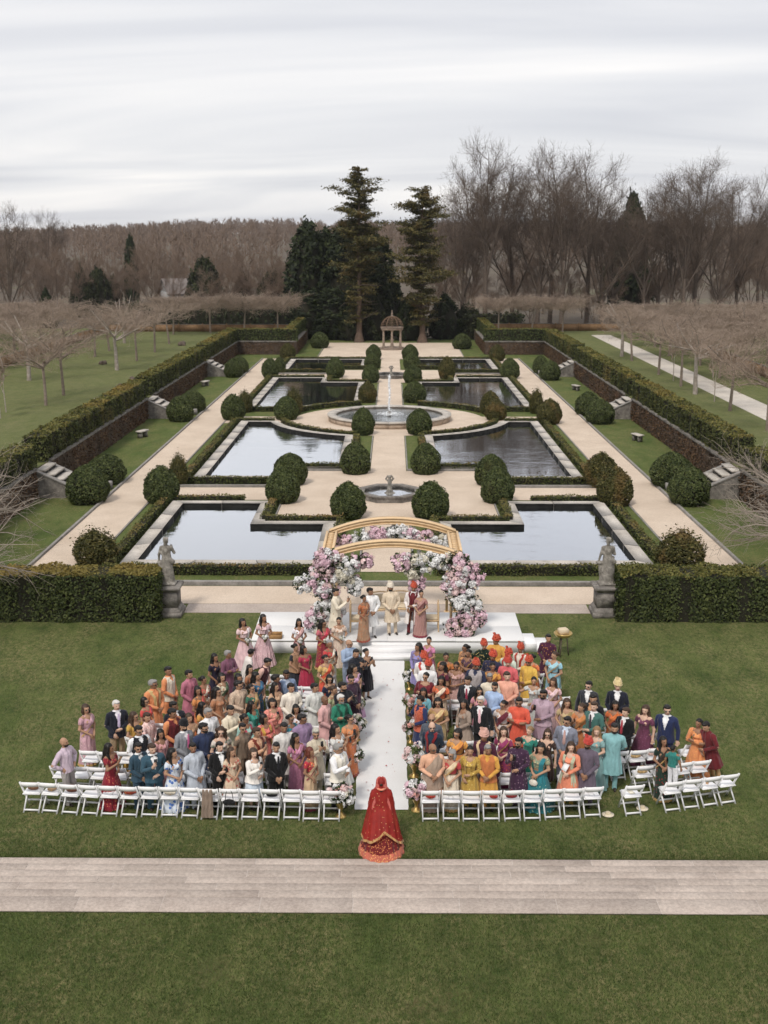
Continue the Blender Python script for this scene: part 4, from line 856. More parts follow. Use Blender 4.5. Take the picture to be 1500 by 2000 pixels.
# evergreens --------------------------------------------------------
M['pine'] = leaf_mat('pine_needles', (.042,.044,.016), (.095,.088,.034), (.17,.14,.055), patch=(.15,.105,.04), pscale=.35, pthr=.55)
M['dark_ev'] = leaf_mat('dark_evergreen', (.008,.014,.006), (.020,.029,.011), (.042,.054,.020), transl=.1)
M['yewtree'] = leaf_mat('yew_tree_leaf', (.012,.017,.008), (.028,.035,.014), (.055,.062,.025), transl=.1)
M['redbark'] = stone_mat('red_bark', [(.3, (.08,.054,.040)), (.7, (.165,.115,.085))], 3, 20, world=False)
def pine(seed, H, label, x, y, prof, lean=.3, z0=0):
    g = Grow(seed); r = g.r; rt = thing('conifer', label, 'tree', (x, y, z0), group='tall conifers flanking the gazebo')
    tp, td, tr = g.limb((0,0,0), (.01,0,1), H*.97, .42, .05, 12, .2, .015, 8, g.trunk); g.trunk.add(*sticks([(0,0,-.1)], [(0,0,1.2)], .8, .42, 9))
    pos, nor = [], []; zz = .12
    while zz < .99:
        w = np.interp(zz, [p[0] for p in prof], [p[1] for p in prof])*H; j = min(int(zz*12), 11); p = tp[j]+(tp[j+1]-tp[j])*(zz*12-j)
        for b in range(4 if w > 1.5 else 3):
            a = r.random()*2*PI; l = w*(.35+.95*r.random()**1.3)*(.72+.28*math.sin(zz*43+seed)); d = unit(np.array([math.cos(a), math.sin(a), -.05+.5*zz+r.normal(0,.12)]))
            bp, bd, br = g.limb(p, d, l, .05+.02*l*.4, .02, 4, .03, .10, 4)
            dens = np.interp(zz, [p_[0] for p_ in prof], [p_[2] for p_ in prof])
            for cl in range(int(4+l*1.9*dens)):
                u = .25+.75*r.random()**.8; q = bp[min(int(u*4), 3)]+(bp[min(int(u*4), 3)+1]-bp[min(int(u*4), 3)])*(u*4 % 1)
                k = int(40*dens); s_ = .27+.135*l; off = r.normal(0, 1, (k, 3))*np.array([s_, s_, s_*.26])*.73
                pos.append(q+np.array([0, 0, .12])+off); nor.append(np.tile([0, 0, 1.], (k, 1))+.4*off)
        zz += .024
    for i in range(9):
        z = H*(.12+.22*r.random()); a = r.random()*2*PI; g.limb((0, 0, z), (math.cos(a), math.sin(a), .3), 2.2+1.5*r.random(), .06, .015, 4, -.05, .2, 4)
    V, F = leaves(np.vstack(pos), np.vstack(nor), .18, .7, r, .4)
    link('trunk', g.trunk.build('trunk', [M['redbark']], True), rt); link('limbs', g.crown.build('limbs', [M['bark']]), rt); link('crown', mesh('crown', V, F, [M['pine']]), rt)
pine(71, 23.2, 'tall layered conifer left of the gazebo, wispy top above the trees', at(700, 154), 154, [(0,.03,.3), (.2,.12,.55), (.45,.18,.9), (.62,.215,1.15), (.70,.18,.9), (.82,.15,.75), (.93,.09,.6), (1,.05,.5)])
pine(72, 20.4, 'tall olive conifer with bare lower trunk right of the gazebo', at(826, 153), 153, [(0,.03,.2), (.2,.13,.5), (.40,.25,.85), (.55,.23,.9), (.72,.20,.95), (.86,.18,.9), (.95,.10,.7), (1,.05,.6)])
def column_tree(seed, n=5200, leaf=.024, kind='dark_ev', prof=None, clump=26):
    """unit evergreen: height 1, built of upright sprays"""
    r = np.random.default_rng(seed); prof = prof or [(0,.14), (.12,.21), (.5,.21), (.8,.155), (.94,.085), (1,.02)]
    mb = MB(); nu, nv = 10, 10; V = []
    for i in range(nu):
        u = i/(nu-1); R_ = np.interp(u, *zip(*prof))*.78
        for k in range(nv): a = 2*PI*k/nv; V.append((R_*math.cos(a), R_*math.sin(a), u*.96))
    mb.add(V, np.array([(i*nv+k, i*nv+(k+1) % nv, (i+1)*nv+(k+1) % nv, (i+1)*nv+k) for i in range(nu-1) for k in range(nv)]), 0)
    nc = n//clump; u = r.random(nc)**.9; a = r.random(nc)*2*PI; R_ = np.interp(u, *zip(*prof))*(.86+.2*r.random(nc)); C = np.column_stack([R_*np.cos(a), R_*np.sin(a), u])
    Q = np.repeat(C, clump, 0)+r.normal(0, 1, (nc*clump, 3))*np.array([.017, .017, .034]); N = np.repeat(np.column_stack([np.cos(a), np.sin(a), np.full(nc, .5)]), clump, 0)
    mb.add(*leaves(Q, N, leaf, .7, r, .45), m=1); return mb.build('crown', [M['core'], M[kind]])
CT = [column_tree(81), column_tree(82)]
WT = [column_tree(83, 6000, .03, 'yewtree', [(0,.34), (.2,.46), (.5,.42), (.8,.26), (.95,.12), (1,.03)], 30), column_tree(84, 6000, .03, 'dark_ev', [(0,.30), (.15,.44), (.4,.38), (.7,.22), (.9,.09), (1,.02)], 30)]
stem = MB().lathe([(.03,-.02), (.022,.2)], 8).build('trunk', [M['bark']])
def ev(lib, i, px, D, ytop, wid, label, name='evergreen_tree', group='dark evergreens'):
    x = at(px, D); z = ground_z(x, D); h = top(ytop, D)-z; w = wid*D*.000442; ref = .42 if lib is CT else .9
    r = thing(name, label, 'tree', (x, D, z), i*1.9, group, (w/ref, w/ref, h)); link('trunk', stem, r); link('crown', lib[i % len(lib)], r)
for i, (px, D, yt, w, l) in enumerate([(600,163,445,86,'tall dark arborvitae at the left of the evergreen clump'), (636,166,458,90,'dark arborvitae, second from the left of the evergreen clump'), (668,163,452,92,'dark arborvitae just left of the layered conifer'), (728,166,466,96,'dark arborvitae behind the layered conifer, on its right'), (252,232,466,26,'narrow dark spruce standing alone in the left wood'), (606,160,560,80,'short dark arborvitae in front of the evergreen clump'), (652,159,560,84,'shorter dark arborvitae left of the layered conifer trunk'), ]): ev(CT, i, px, D, yt, w, l)
for i, (px, D, yt, w, l) in enumerate([(725,158,563,90,'dark yew mass directly behind the gazebo on the left'), (800,157,572,80,'dark yew mass directly behind the gazebo on the right'), (690,157,590,70,'dark yew bush left of the gazebo'), (870,160,570,90,'dark yew bush right of the gazebo'), (915,164,585,60,'dark evergreen bush before the right grove'), (760,166,520,80,'dark evergreen between the two tall conifers'), (396,190,505,80,'wide dark conifer behind the far left pleached trees'), (470,186,530,60,'rounded dark evergreen left of the evergreen clump'), (530,184,528,80,'low dark evergreen beside the evergreen clump'), (150,205,516,50,'dark flat-topped evergreen on the left behind the pleached trees'), (185,203,522,56,'second dark flat-topped evergreen on the left'), (80,180,560,50,'small dark evergreen near the left edge'), (215,210,535,34,'small dark evergreen in the left wood'), (1232,206,398,120,'dark conifer standing among the bare trees of the right grove')]): ev(WT, i, px, D, yt, w, l)
hedge([(-36, 162.5), (-11.5, 160.5)], 3.0, 4.6, 22, .2, [M['core'], M['dark_ev'], M['dark_ev']], 'tall dark evergreen screen behind the far left pleached trees', rough=.18, name='evergreen_screen')
hedge([(11, 158.5), (17, 159.5)], 2.0, 3.4, 22, .2, [M['core'], M['yewtree'], M['yewtree']], 'dark evergreen screen behind the far right hedge corner', rough=.18, name='evergreen_screen')
# pleached trees on the terraces ------------------------------------
def pleached(seed, H=5.2, R_=2.9, tr=.13, dens=1.0):
    g = Grow(seed); r = g.r; g.limb((0,0,-.05), (0,0,1), H*.62, tr, tr*.6, 5, .1, .03, 7, g.trunk)
    for i in range(9):
        a = 2*PI*i/9+r.normal(0,.2); z = H*(.50+.12*r.random()); d = np.array([math.cos(a), math.sin(a), .42]); b, bd, br = g.limb((0,0,z), d, R_*(.8+.35*r.random()), tr*.42, .025, 5, .02, .16, 4, g.trunk)
        for k in range(5):
            c, cd, cr = g.limb(b[k+1 if k < 5 else 5], g.side(bd[k], .8)*np.array([1,1,.4])+np.array([0,0,.12]), R_*.42, .03, .015, 3, .05, .16, 3)
            g.tips += list(c[1:]); g.tdir += list(cd[1:])
    g.twigs(int(4*dens), R_*.24, .014, .55, .75); s = r.choice(len(g.tips), int(len(g.tips)*.7), replace=False); g.tips = [g.tips[i] for i in s]; g.tdir = [g.tdir[i] for i in s]; g.twigs(2, R_*.13, .011, .5, .8)
    if dens > 1.5:
        n_ = 1500; P_ = np.column_stack([r.uniform(-2.9, 2.9, n_), r.uniform(-1.9, 1.9, n_), r.uniform(H*.62, H*.93, n_)]); D_ = r.normal(0, 1, (n_, 3))+[0, 0, .5]; D_ /= np.linalg.norm(D_, axis=1)[:, None]; g.crown.add(*sticks(P_, P_+D_*.55, .014, .008))
    for V in g.crown.V: z = V[:, 2]; V[:, 2] = np.where(z > H*.86, H*.86+(z-H*.86)*.28, z)
    return g.trunk.build('trunk', [M['palebark'] if seed == 93 else M['midbark']], True), g.crown.build('crown', [M['twig_pale']])
M['midbark'] = stone_mat('mid_bark', [(.3, (.16,.125,.10)), (.7, (.30,.245,.20))], 4, 25, world=False)
PL = [pleached(91), pleached(92), pleached(93, tr=.2), pleached(94)]; PLD = [pleached(95, dens=2.0, R_=3.6), pleached(96, dens=2.0, R_=3.6)]
def pl(x, y, label, i, s=1.0, sx=1.0):
    r = thing('pleached_tree', label, 'tree', (x, y, TZ), (i % 2)*PI if 'closing' in label else i*1.3, 'pleached bare trees on the terraces', (s*sx, s*sx, s)); t, c = PLD[i % 2] if ('mass' in label or 'closing' in label) else PL[i % 4]; link('trunk', t, r); link('crown', c, r)
for i, (x, y) in enumerate([(-25.4,81.9), (-25.7,87.5), (-25.8,105.4), (-25.8,113.8), (-25.9,123.1), (-26.3,133.3), (-31.5,97.3), (-31.2,106), (-31.1,118), (-31.2,124.5), (-31.9,134.6)]): pl(x, y, f'leafless flat-topped pleached tree in the {"inner" if x > -28 else "outer"} left terrace row, {["first","second","third","fourth","fifth","sixth"][i if i < 6 else i-6]} from the house', i)
for i, (x, y) in enumerate([(-28.5,147.5), (-24,149.5), (-19.6,150), (-15.2,150.3)]): pl(x, y, f'leafless pleached tree in the row closing the left terrace, {["leftmost","second from left","third from left","nearest the evergreens"][i]}', i+1, 1.02)
k = 0
for x in (-41, -47, -53):
    for y in (88, 96, 104, 112, 121, 130, 140): pl(x+rr.uniform(-1,1), y+rr.uniform(-1,1), 'leafless pleached tree in the mass beyond the left terrace fence', k, .95, 1.25); k += 1
for i, (x, y) in enumerate([(23.8,71), (23.9,79.5), (23.8,88.6), (23.9,93.5), (24,102), (24.1,114.2), (24,118.8)]): pl(x, y, f'leafless pleached tree beside the right terrace path, {["first","second","third","fourth","fifth","sixth","seventh"][i]} from the house', i)
for i, (x, y) in enumerate([(14,151), (18.5,151.5), (22.5,151)]): pl(x, y, f'leafless pleached tree in the row closing the right terrace, {["nearest the gazebo","in the middle","farthest right"][i]}', i+2, .98)
for x in (29.5, 36.5, 42.5, 49):
    for y in (82, 91, 100, 110, 120, 131, 143):
        if x < 33 and y < 100: continue
        pl(x+rr.uniform(-1,1), y+rr.uniform(-1,1), 'leafless pleached tree in the mass beyond the right terrace path', k, .9, 1.2); k += 1
yg = [(-27.2,78.5,'thin young staked sapling on the left terrace near the hedge'), (-26.6,75.6,'thinnest young sapling on the left terrace nearest the picture edge'), (24.1,84.2,'thin young sapling beside the right terrace path'), (24.2,97.3,'thin young sapling farther along the right terrace path')]
g = bare_tree(97, 4.2, spread=.5, fork=2, limbs=5, trunk_h=.4, r0=.045, tw=(2, 0), twr=.007); SAP = (g.trunk.build('trunk', [M['palebark']], True), g.crown.build('crown', [M['twig_pale']]))
for x, y, l in yg: r = thing('sapling', l, 'tree', (x, y, TZ), group='young saplings on the terraces'); link('trunk', SAP[0], r); link('crown', SAP[1], r)
# spreading bare trees whose branch tips hang in at both sides
def spreading(seed, x, y, label, rot):
    g = Grow(seed); r = g.r; g.limb((0,0,0), (0,0,1), 1.6, .17, .13, 4, .1, .05, 8, g.trunk)
    for i in range(13):
        a = 2*PI*i/13+r.normal(0,.15); b, bd, br = g.limb((0,0,1.2+.5*r.random()), (math.cos(a), math.sin(a), .55), 3.5+.8*r.random(), .075, .018, 7, -.05, .14, 5)
        for k in range(1, 8):
            for m in range(2):
                c, cd, cr = g.limb(b[k], g.side(bd[k-1], .6)+np.array([0,0,.05]), 1.5*(.5+r.random()), .022, .008, 4, -.03, .16, 3); g.tips += list(c[1:]); g.tdir += list(cd[1:])
    g.twigs(2, .55, .0065, .0, .55)
    rt = thing('spreading_tree', label, 'tree', (x, y, 0), rot, 'spreading bare trees at the picture edges'); link('trunk', g.trunk.build('trunk', [M['palebark']], True), rt); link('crown', g.crown.build('crown', [M['twig_grey']]), rt)
M['twig_grey'] = stone_mat('grey_twig', [(.3, (.24,.20,.165)), (.7, (.40,.345,.29))], .5, 8, world=True, bmp=0)
spreading(101, -19.2, 46.5, 'pale bare spreading tree reaching in from the left edge by the steps', 0); spreading(102, -17.0, 36.9, 'pale bare spreading tree reaching in from the left edge before the yew block', 1)
spreading(103, 18.6, 48.5, 'pale bare spreading tree reaching in from the right edge by the steps', 2); spreading(104, 16.9, 41.6, 'pale bare spreading tree reaching in from the right edge over the yew block', .5)
# a house among the trees on the left
hx, hy = at(352, 236), 236; hz = ground_z(hx, hy)
r = thing('house', 'small grey-roofed white house half hidden in the left wood', 'house', (hx, hy, hz), .5)
M['hwall'] = plain('house_paint', (.30,.30,.30), .8); M['hroof'] = plain('grey_shingle', (.20,.175,.165), .9, var=.2, scale=1); M['glass'] = plain('window_glass', (.03,.035,.04), .1, spec=.6)
mb = MB().box(-4, 4, -3, 3, 0, 3.4); mb.add([(-4,-3,3.4), (-4,3,3.4), (-4,0,5.9), (4,-3,3.4), (4,3,3.4), (4,0,5.9)], np.array([(0,2,1), (3,4,5)])); link('wall', mb.build('wall', [M['hwall']]), r)
mb = MB(); 
for sd in (-1, 1):
    V = [(-4.4, sd*3.5, 3.1), (4.4, sd*3.5, 3.1), (4.4, 0, 6.05), (-4.4, 0, 6.05)]; V += [(a, b, c-.18) for a, b, c in V]; mb.add(V, np.array([(0,1,2,3), (7,6,5,4), (0,4,5,1), (1,5,6,2), (3,7,4,0)]))
rf = link('roof', mb.build('roof', [M['hroof']]), r); link('chimney', MB().box(1.6, 2.3, -.4, .4, 5, 7.0).build('chimney', [M['hroof']]), rf)
for x_ in (-2.6, 0, 2.6):
    wd = link('window', MB().box(x_-.5, x_+.5, -3.06, -3.003, 1.1, 2.5).build('window', [M['white']]), r); link('pane', MB().box(x_-.4, x_+.4, -3.09, -3.063, 1.2, 2.4).build('pane', [M['glass']]), wd)
wd = link('window', MB().box(4.003, 4.06, -.5, .5, 1.2, 2.6).build('window', [M['white']]), r); link('pane', MB().box(4.063, 4.09, -.4, .4, 1.3, 2.5).build('pane', [M['glass']]), wd)

# ------------------------------------------------------------------ the guests' places (x, y, ...), used by chairs and figures
PEOPLE = [
(-7.69, 24.62, 'm', 75, 'hip', 'bald:k', 'T c9b4c4 9a9490', 'b', 'bald bearded man in lilac shirt and grey trousers, hand on hip, far left', {'extra': 'b'}),
(-7.84, 26.74, 'f', 60, 'clasp', 'bob:n', 'S c99aa6|sd9b9b8 c796a2', 'b', 'woman in dusty pink saree and sunglasses standing alone at the left edge', {'extra': 'S'}),
(-7.08, 26.77, 'm', 20, 'clasp', 'short:w', 'J 1a1e2c e8e4ea b8a8c8 a08868', 'a', 'white-haired man in navy blazer, khaki trousers, hands clasped, far left'),
(-6.69, 24.51, 'f', 65, 'one', 'long:k', 'G 8c1228|sb86a50', 'c', 'woman in long dark red gown, hand raised to her face, second row left'),
(-6.00, 24.45, 'm', 40, 'clasp', 'short:k', 'J 2c4a5c f0f0f2 1a1a1e', 'b', 'man in teal suit, bow tie and sunglasses beside the red gown', {'extra': 'SB', 'h': 1.679}),
(-5.64, 24.45, 'm', 30, 'one', 'short:n', 'J 2e5264 eef 1a1a1e', 'a', 'man in teal suit with brown hair looking down at a phone', {'extra': 'BP', 'h': 1.679}),
(-5.17, 24.45, 'f', 35, 'clasp', 'long:k', 'G d5dff0|f5a7cc0', 'b', 'woman in white and blue floral dress holding a phone', {'h': 1.563}),
(-4.61, 24.45, 'm', 45, 'clasp', 'short:k', 'K b2bac6 b8bec8', 'c', 'man in pale grey long kurta in the second row left', {'h': 1.679}),
(-4.10, 24.45, 'm', 20, 'clasp', 'short:k', 'J 141416 f2f2f4 101012', 'a', 'man in black tuxedo with bow tie, hands clasped', {'extra': 'B', 'h': 1.679}),
(-3.81, 24.45, 'f', 30, 'clasp', 'long:n', 'D d8bfa0|fb86a5c', 'b', 'woman in beige floral sleeveless dress beside the tuxedo', {'h': 1.544}),
(-3.28, 24.45, 'f', 40, 'one', 'long:n', 'D c4d4e4 e8e2da', 'a', 'woman in white cardigan over pale blue dress holding a phone', {'extra': 'LP', 'h': 1.525}),
(-6.16, 25.29, 'm', 45, 'clasp', 'short:k', 'W 191b22 e8e8ec 22242c', 'b', 'man in black waistcoat, white sleeves and sunglasses, third row left', {'extra': 'S'}),
(-6.53, 26.45, 'f', 40, 'clasp', 'long:n', 'G d0a234', 'b', 'woman in golden yellow dress and sunglasses, left edge of the fourth row', {'extra': 'S', 'h': 1.6}),
(-6.16, 26.13, 'm', 70, 'reach', 'short:n', 'K e8c4bc|dd09088 e4d8d0', 'b', 'man in pink patterned kurta stretching out an arm'),
(-6.36, 27.34, 'f', 60, 'clasp', 'bob:k', 'S d8403c|se07050 d8403c', 'b', 'woman in coral red saree and sunglasses at the left end of her row', {'extra': 'S'}),
(-6.42, 28.14, 'm', 60, 'clasp', 'short:g', 'K e0894c e8d8c0 d0b070', 'c', 'man in orange kurta with gold scarf and sunglasses, left end', {'extra': 'S'}),
(-6.19, 29.12, 'm', 65, 'clasp', 'short:k', 'V d9cfb8 e0894c e0894c', 'c', 'tall man in cream vest over orange kurta standing at the left end'),
(-5.59, 28.91, 'm', 65, 'clasp', 'short:k', 'K b8687e b8687e', 'b', 'man in rose pink kurta holding a cup, upper left'),
(-5.18, 28.81, 'f', 45, 'clasp', 'bun:k', 'S e0d0bc|fb04838 c46050', 'c', 'woman in cream saree printed with red, upper left'),
(-5.65, 25.36, 'f', 60, 'clasp', 'long:k', 'G dc9a9a e6aeae', 'c', 'woman in pale coral pink dress with matching dupatta, third row left'),
(-5.57, 26.38, 'm', 55, 'clasp', 'short:k', 'V 6a1c24 e08a4c 3a2020', 'c', 'man in maroon vest over orange kurta, left rows'),
(-5.49, 26.73, 'm', 40, 'clasp', 'short:k', 'J 20222c f0f0f4 a02030', 'd', 'man in dark suit with red tie behind the maroon vest'),
(-5.11, 25.47, 'm', 50, 'clasp', 'patka', 'J 8c8e94 f0f0f4 c45088', 'b', 'bearded man in black turban, grey suit and pink tie'),
(-5.12, 26.23, 'f', 45, 'clasp', 'long:n', 'D c8a078', 'b', 'woman in beige dress with long brown hair behind the grey suit'),
(-4.62, 25.43, 'm', 40, 'clasp', 'short:k', 'K 2a3656 2a3656', 'b', 'man in navy kurta and sunglasses with short beard, left rows', {'extra': 'Sb'}),
(-4.19, 25.47, 'f', 40, 'clasp', 'curly:n', 'D d8ccc0|f8a9080', 'a', 'woman with curly brown hair and floral top, left rows', {'extra': 'S'}),
(-4.65, 26.38, 'm', 45, 'clasp', 'short:g', 'K e8e8ea e4e4e6', 'b', 'grey-haired man in white kurta, left rows'),
(-4.92, 27.07, 'f', 50, 'clasp', 'long:k', 'S dd8a2c|se8b040 dd9a34', 'b', 'woman in yellow-orange saree and sunglasses, left rows', {'extra': 'S'}),
(-5.10, 28.05, 'f', 55, 'clasp', 'long:k', 'S d8742c dd8a3c d0503c', 'c', 'woman in orange and red saree behind the yellow-orange one'),
(-4.65, 27.91, 'f', 50, 'clasp', 'long:k', 'G b87a50', 'b', 'woman in rust brown dress and sunglasses with long hair', {'extra': 'S'}),
(-4.13, 28.12, 'm', 50, 'clasp', 'short:k', 'K c4a890|dd8c4a8 c4a890', 'b', 'man in beige embroidered coat and sunglasses, left rows', {'extra': 'S'}),
(-4.69, 28.97, 'f', 50, 'clasp', 'bob:k', 'S dcd0b4 d8ccb0 5a7050', 'b', 'woman in cream saree with dark green edge, upper left'),
(-5.12, 30.51, 'f', 50, 'clasp', 'long:k', 'G 241e34 b89474', 'c', 'woman in dark purple dress with tan dupatta, upper left'),
(-4.75, 30.51, 'm', 40, 'folded', 'short:g', 'K 7c4a62 7c4a62', 'c', 'grey-haired man in plum kurta with folded arms, upper left'),
(-4.12, 26.58, 'm', 55, 'phone', 'short:k', 'K e0d2b6 e0d2b6', 'b', 'young man in cream kurta filming with a phone, left rows', {'extra': 'P'}),
(-4.62, 33.58, 'f', 25, 'clasp', 'long:k', 'L dcb4b8 e0c0c0 f0dee0', 'c', 'bridesmaid in pale pink lehenga with bouquet, left of the pair', {'extra': 'Q'}),
(-4.12, 33.84, 'f', 25, 'clasp', 'long:k', 'L d0a8ae|se0c8c8 d8b4b8 dcbcc2', 'c', 'bridesmaid in dusty pink lehenga with bouquet, right of the pair', {'extra': 'Q', 'h': 1.66}),
(-3.66, 25.39, 'm', 45, 'sides', 'short:k', 'T 7c6a58 8a7864', 'b', 'man in brown short-sleeved shirt and sunglasses, left rows', {'extra': 'Sh'}),
(-2.95, 33.59, 'f', 20, 'clasp', 'long:k', 'S d8a8a4 e8e4f0 d8a8a4', 'c', 'woman in white blouse and pink saree with bouquet before the left arch post', {'extra': 'Q'}),
(-2.19, 33.53, 'f', 35, 'clasp', 'long:k', 'S 9c2c3c|sb8903c c8606c d03048', 'c', 'woman in red and gold saree and sunglasses with bouquet by the stage', {'extra': 'SQ'}),
(-1.69, 33.81, 'f', 30, 'clasp', 'bun:k', 'G dcc4b0|se8d8c8', 'b', 'woman in cream gown with hair bun and bouquet by the stage', {'extra': 'Q'}),
(-2.89, 31.43, 'f', 50, 'clasp', 'bun:k', 'G 2c3038 a07a58', 'b', 'woman in dark dress wrapped in a brown shawl', {'extra': 'Z'}),
(-2.51, 31.18, 'f', 50, 'clasp', 'bob:k', 'G b01c44', 'c', 'woman in crimson sleeveless gown near the stage'),
(-1.88, 31.61, 'f', 40, 'one', 'bun:g', 'S ddd0b8 c83030 e4dcc8', 'c', 'woman in cream saree with red blouse holding a phone', {'extra': 'P'}),
(-1.93, 30.40, 'f', 45, 'clasp', 'bun:k', 'S d84a24 d8b060 e05424', 'b', 'woman in orange saree with gold blouse and sunglasses near the aisle', {'extra': 'S'}),
(-1.30, 31.39, 'm', 30, 'phone', 'bald:k', 'T 94aac8 8494ac', 'b', 'bald man in light blue shirt and sunglasses near the stage steps', {'extra': 'S'}),
(-1.06, 30.61, 'm', 45, 'phone', 'short:k', 'J 20242e 20242e -', 'b', 'man in black suit filming beside the stage steps', {'extra': 'P'}),
(-0.77, 31.07, 'f', 35, 'phone', 'bun:k', 'D 24222a', 'b', 'woman in black dress filming at the aisle end', {'extra': 'P', 'h': 1.6}),
(-1.11, 29.76, 'f', 55, 'one', 'long:k', 'G c89ac0 d8a8cc', 'b', 'woman in lavender pink dress with phone at the aisle', {'extra': 'PU'}),
(-1.04, 28.78, 'm', 45, 'clasp', 'short:k', 'K 3c2438 3c2438', 'b', 'man in dark plum kurta and glasses at the aisle', {'extra': 'S', 'h': 1.66}),
(-4.07, 30.30, 'm', 80, 'clasp', 'short:k', 'V 4a1c26 e0b0a0 4a2c2c', 'b', 'man in maroon vest and pink shirt leaning forward', {'h': 1.72, 'tilt': 0.35}),
(-4.53, 30.78, 'm', 110, 'clasp', 'short:k', 'K e4dcd4 e4dcd4', 'b', 'man in white kurta bending away beside the maroon vest', {'h': 1.66, 'tilt': 0.3}),
(-4.00, 29.59, 'f', 50, 'clasp', 'long:k', 'S 6a9468|sc89a50 b07048 84a878', 'b', 'woman in light green and gold saree, left rows'),
(-3.76, 29.08, 'f', 60, 'reach', 'long:k', 'S 2c6a90|sc07838 2c6a90 3878a0', 'b', 'woman in blue saree stretching out a phone'),
(-3.21, 28.66, 'm', 60, 'clasp', 'short:k', 'K 4c1a26 4c1a26', 'c', 'man in dark maroon kurta turned toward the aisle'),
(-2.90, 29.02, 'm', 30, 'sides', 'short:k', 'J 7488a8 a8b4c8 -', 'd', 'man in blue-grey suit standing by the empty white chairs'),
(-3.70, 28.24, 'f', 45, 'clasp', 'bun:k', 'S c8a468|se0c890 387058 c8a468', 'b', 'woman in gold saree with green blouse and sunglasses', {'extra': 'S'}),
(-3.16, 28.26, 'f', 40, 'clasp', 'long:k', 'G d0a884', 'b', 'woman in beige dress with long hair near the middle left'),
(-4.22, 28.95, 'f', 55, 'clasp', 'bob:k', 'G 2c2c34', 'c', 'woman in black with dark bob behind the beige coat', {'h': 1.6}),
(-2.71, 27.99, 'm', 35, 'clasp', 'short:k', 'K e8dfcf e8dfcf', 'b', 'man in cream kurta with sunglasses hung at the collar, middle left'),
(-2.08, 28.02, 'm', 25, 'clasp', 'short:k', 'K d0d2cc d0d2cc', 'b', 'young man in pale grey-green kurta with floppy hair, middle left'),
(-1.73, 28.94, 'f', 40, 'clasp', 'bob:k', 'D 242846', 'b', 'woman in navy dress and glasses, middle left', {'extra': 'S'}),
(-1.61, 28.20, 'f', 50, 'clasp', 'bun:n', 'G b8bc8c', 'b', 'woman in sage green dress near the aisle'),
(-1.24, 28.07, 'm', 40, 'phone', 'short:k', 'K 1c1c24 1c1c24', 'b', 'bearded man in black coat with phone at the aisle', {'extra': 'bP'}),
(-1.74, 27.10, 'm', 60, 'clasp', 'bald:g', 'K d8a4a0 d8a4a0', 'd', 'bald older man in pink kurta near the aisle'),
(-1.36, 27.21, 'm', 40, 'folded', 'short:w', 'K 1c8064 1c8064 1c5040', 'b', 'white-haired man in emerald green kurta and sunglasses at the aisle', {'extra': 'SbG'}),
(-3.63, 27.04, 'f', 50, 'clasp', 'long:k', 'K 1c8c7c dcd8c8 38a090', 'c', 'woman in teal kurta with long dark hair, left rows'),
(-3.12, 27.24, 'f', 45, 'one', 'bob:k', 'K e08474|sf0b0a0 e08474', 'b', 'woman in coral dress with white hairband holding a phone', {'extra': 'P'}),
(-3.72, 26.30, 'f', 50, 'clasp', 'bun:k', 'K 9cccc0 d0d0c8 c03a5a', 'c', 'woman in mint kurta and glasses, left rows', {'extra': 'S'}),
(-3.22, 26.33, 'f', 50, 'folded', 'bob:k', 'K e8796c|dd05c58 e8796c d8a838', 'c', 'woman in coral kurta with yellow dupatta and glasses, hands together'),
(-2.38, 26.83, 'f', 35, 'clasp', 'bob:k', 'G e4d8dc e0a0bc', 'c', 'woman in white dress with pink dupatta, middle left'),
(-2.57, 26.22, 'f', 60, 'clasp', 'bun:k', 'K 2c8494 2c8494', 'c', 'woman in teal dress and sunglasses, middle left', {'extra': 'S', 'h': 1.6}),
(-2.26, 25.94, 'm', 40, 'clasp', 'short:k', 'K 94789c 94789c', 'c', 'man in lavender kurta and sunglasses, middle left', {'extra': 'S'}),
(-2.66, 25.46, 'm', 45, 'clasp', 'short:k', 'K d8d4cf d8d4cf', 'c', 'man in white kurta with grey pattern, middle left'),
(-3.30, 25.21, 'm', 50, 'one', 'short:n', 'K d0a07c|dc08c68 d0a07c 7c3020', 'b', 'man in tan kurta with rust scarf holding up a phone', {'extra': 'P'}),
(-2.32, 25.16, 'f', 40, 'clasp', 'long:k', 'S c4789c|sd090b0 c4789c d088ac', 'c', 'woman in mauve pink saree with long black hair, third row left'),
(-1.84, 25.19, 'm', 30, 'phone', 'cap:b8b4a4', 'K c8bca4 c8bca4', 'b', 'man in beige kurta and cap photographing with a pale phone', {'extra': 'SP'}),
(-1.30, 25.66, 'f', 45, 'one', 'long:k', 'G d4d4d0', 'b', 'woman in white top with phone and long black hair at the aisle', {'extra': 'P'}),
(-1.09, 26.17, 'f', 35, 'one', 'bun:k', 'S d8783c|sc08c90 d8884c d87834', 'b', 'woman in orange saree and sunglasses holding a phone at the aisle', {'extra': 'SP'}),
(-2.76, 24.45, 'm', 15, 'clasp', 'short:k', 'J 121214 f2f2f4 16161c', 'b', 'man in black suit and black tie, hands clasped, second row left', {'h': 1.679}),
(-1.94, 24.45, 'f', 60, 'clasp', 'bob:r', 'S c8a880 c01c34|se8b060 d0b088', 'c', 'woman with auburn hair, red blouse and gold saree in the second row', {'h': 1.563}),
(-1.29, 24.45, 'm', 45, 'one', 'short:g', 'W e8e2d2 e8e8f4 1a1c20', 'b', 'man in cream vest and dark trousers holding an orange phone near the bride', {'extra': 'SP', 'h': 1.679}),
(0.81, 31.44, 'f', -35, 'clasp', 'long:k', 'K 8a80b8 8a80b8', 'c', 'woman in lilac kurta at the aisle near the stage, right side'),
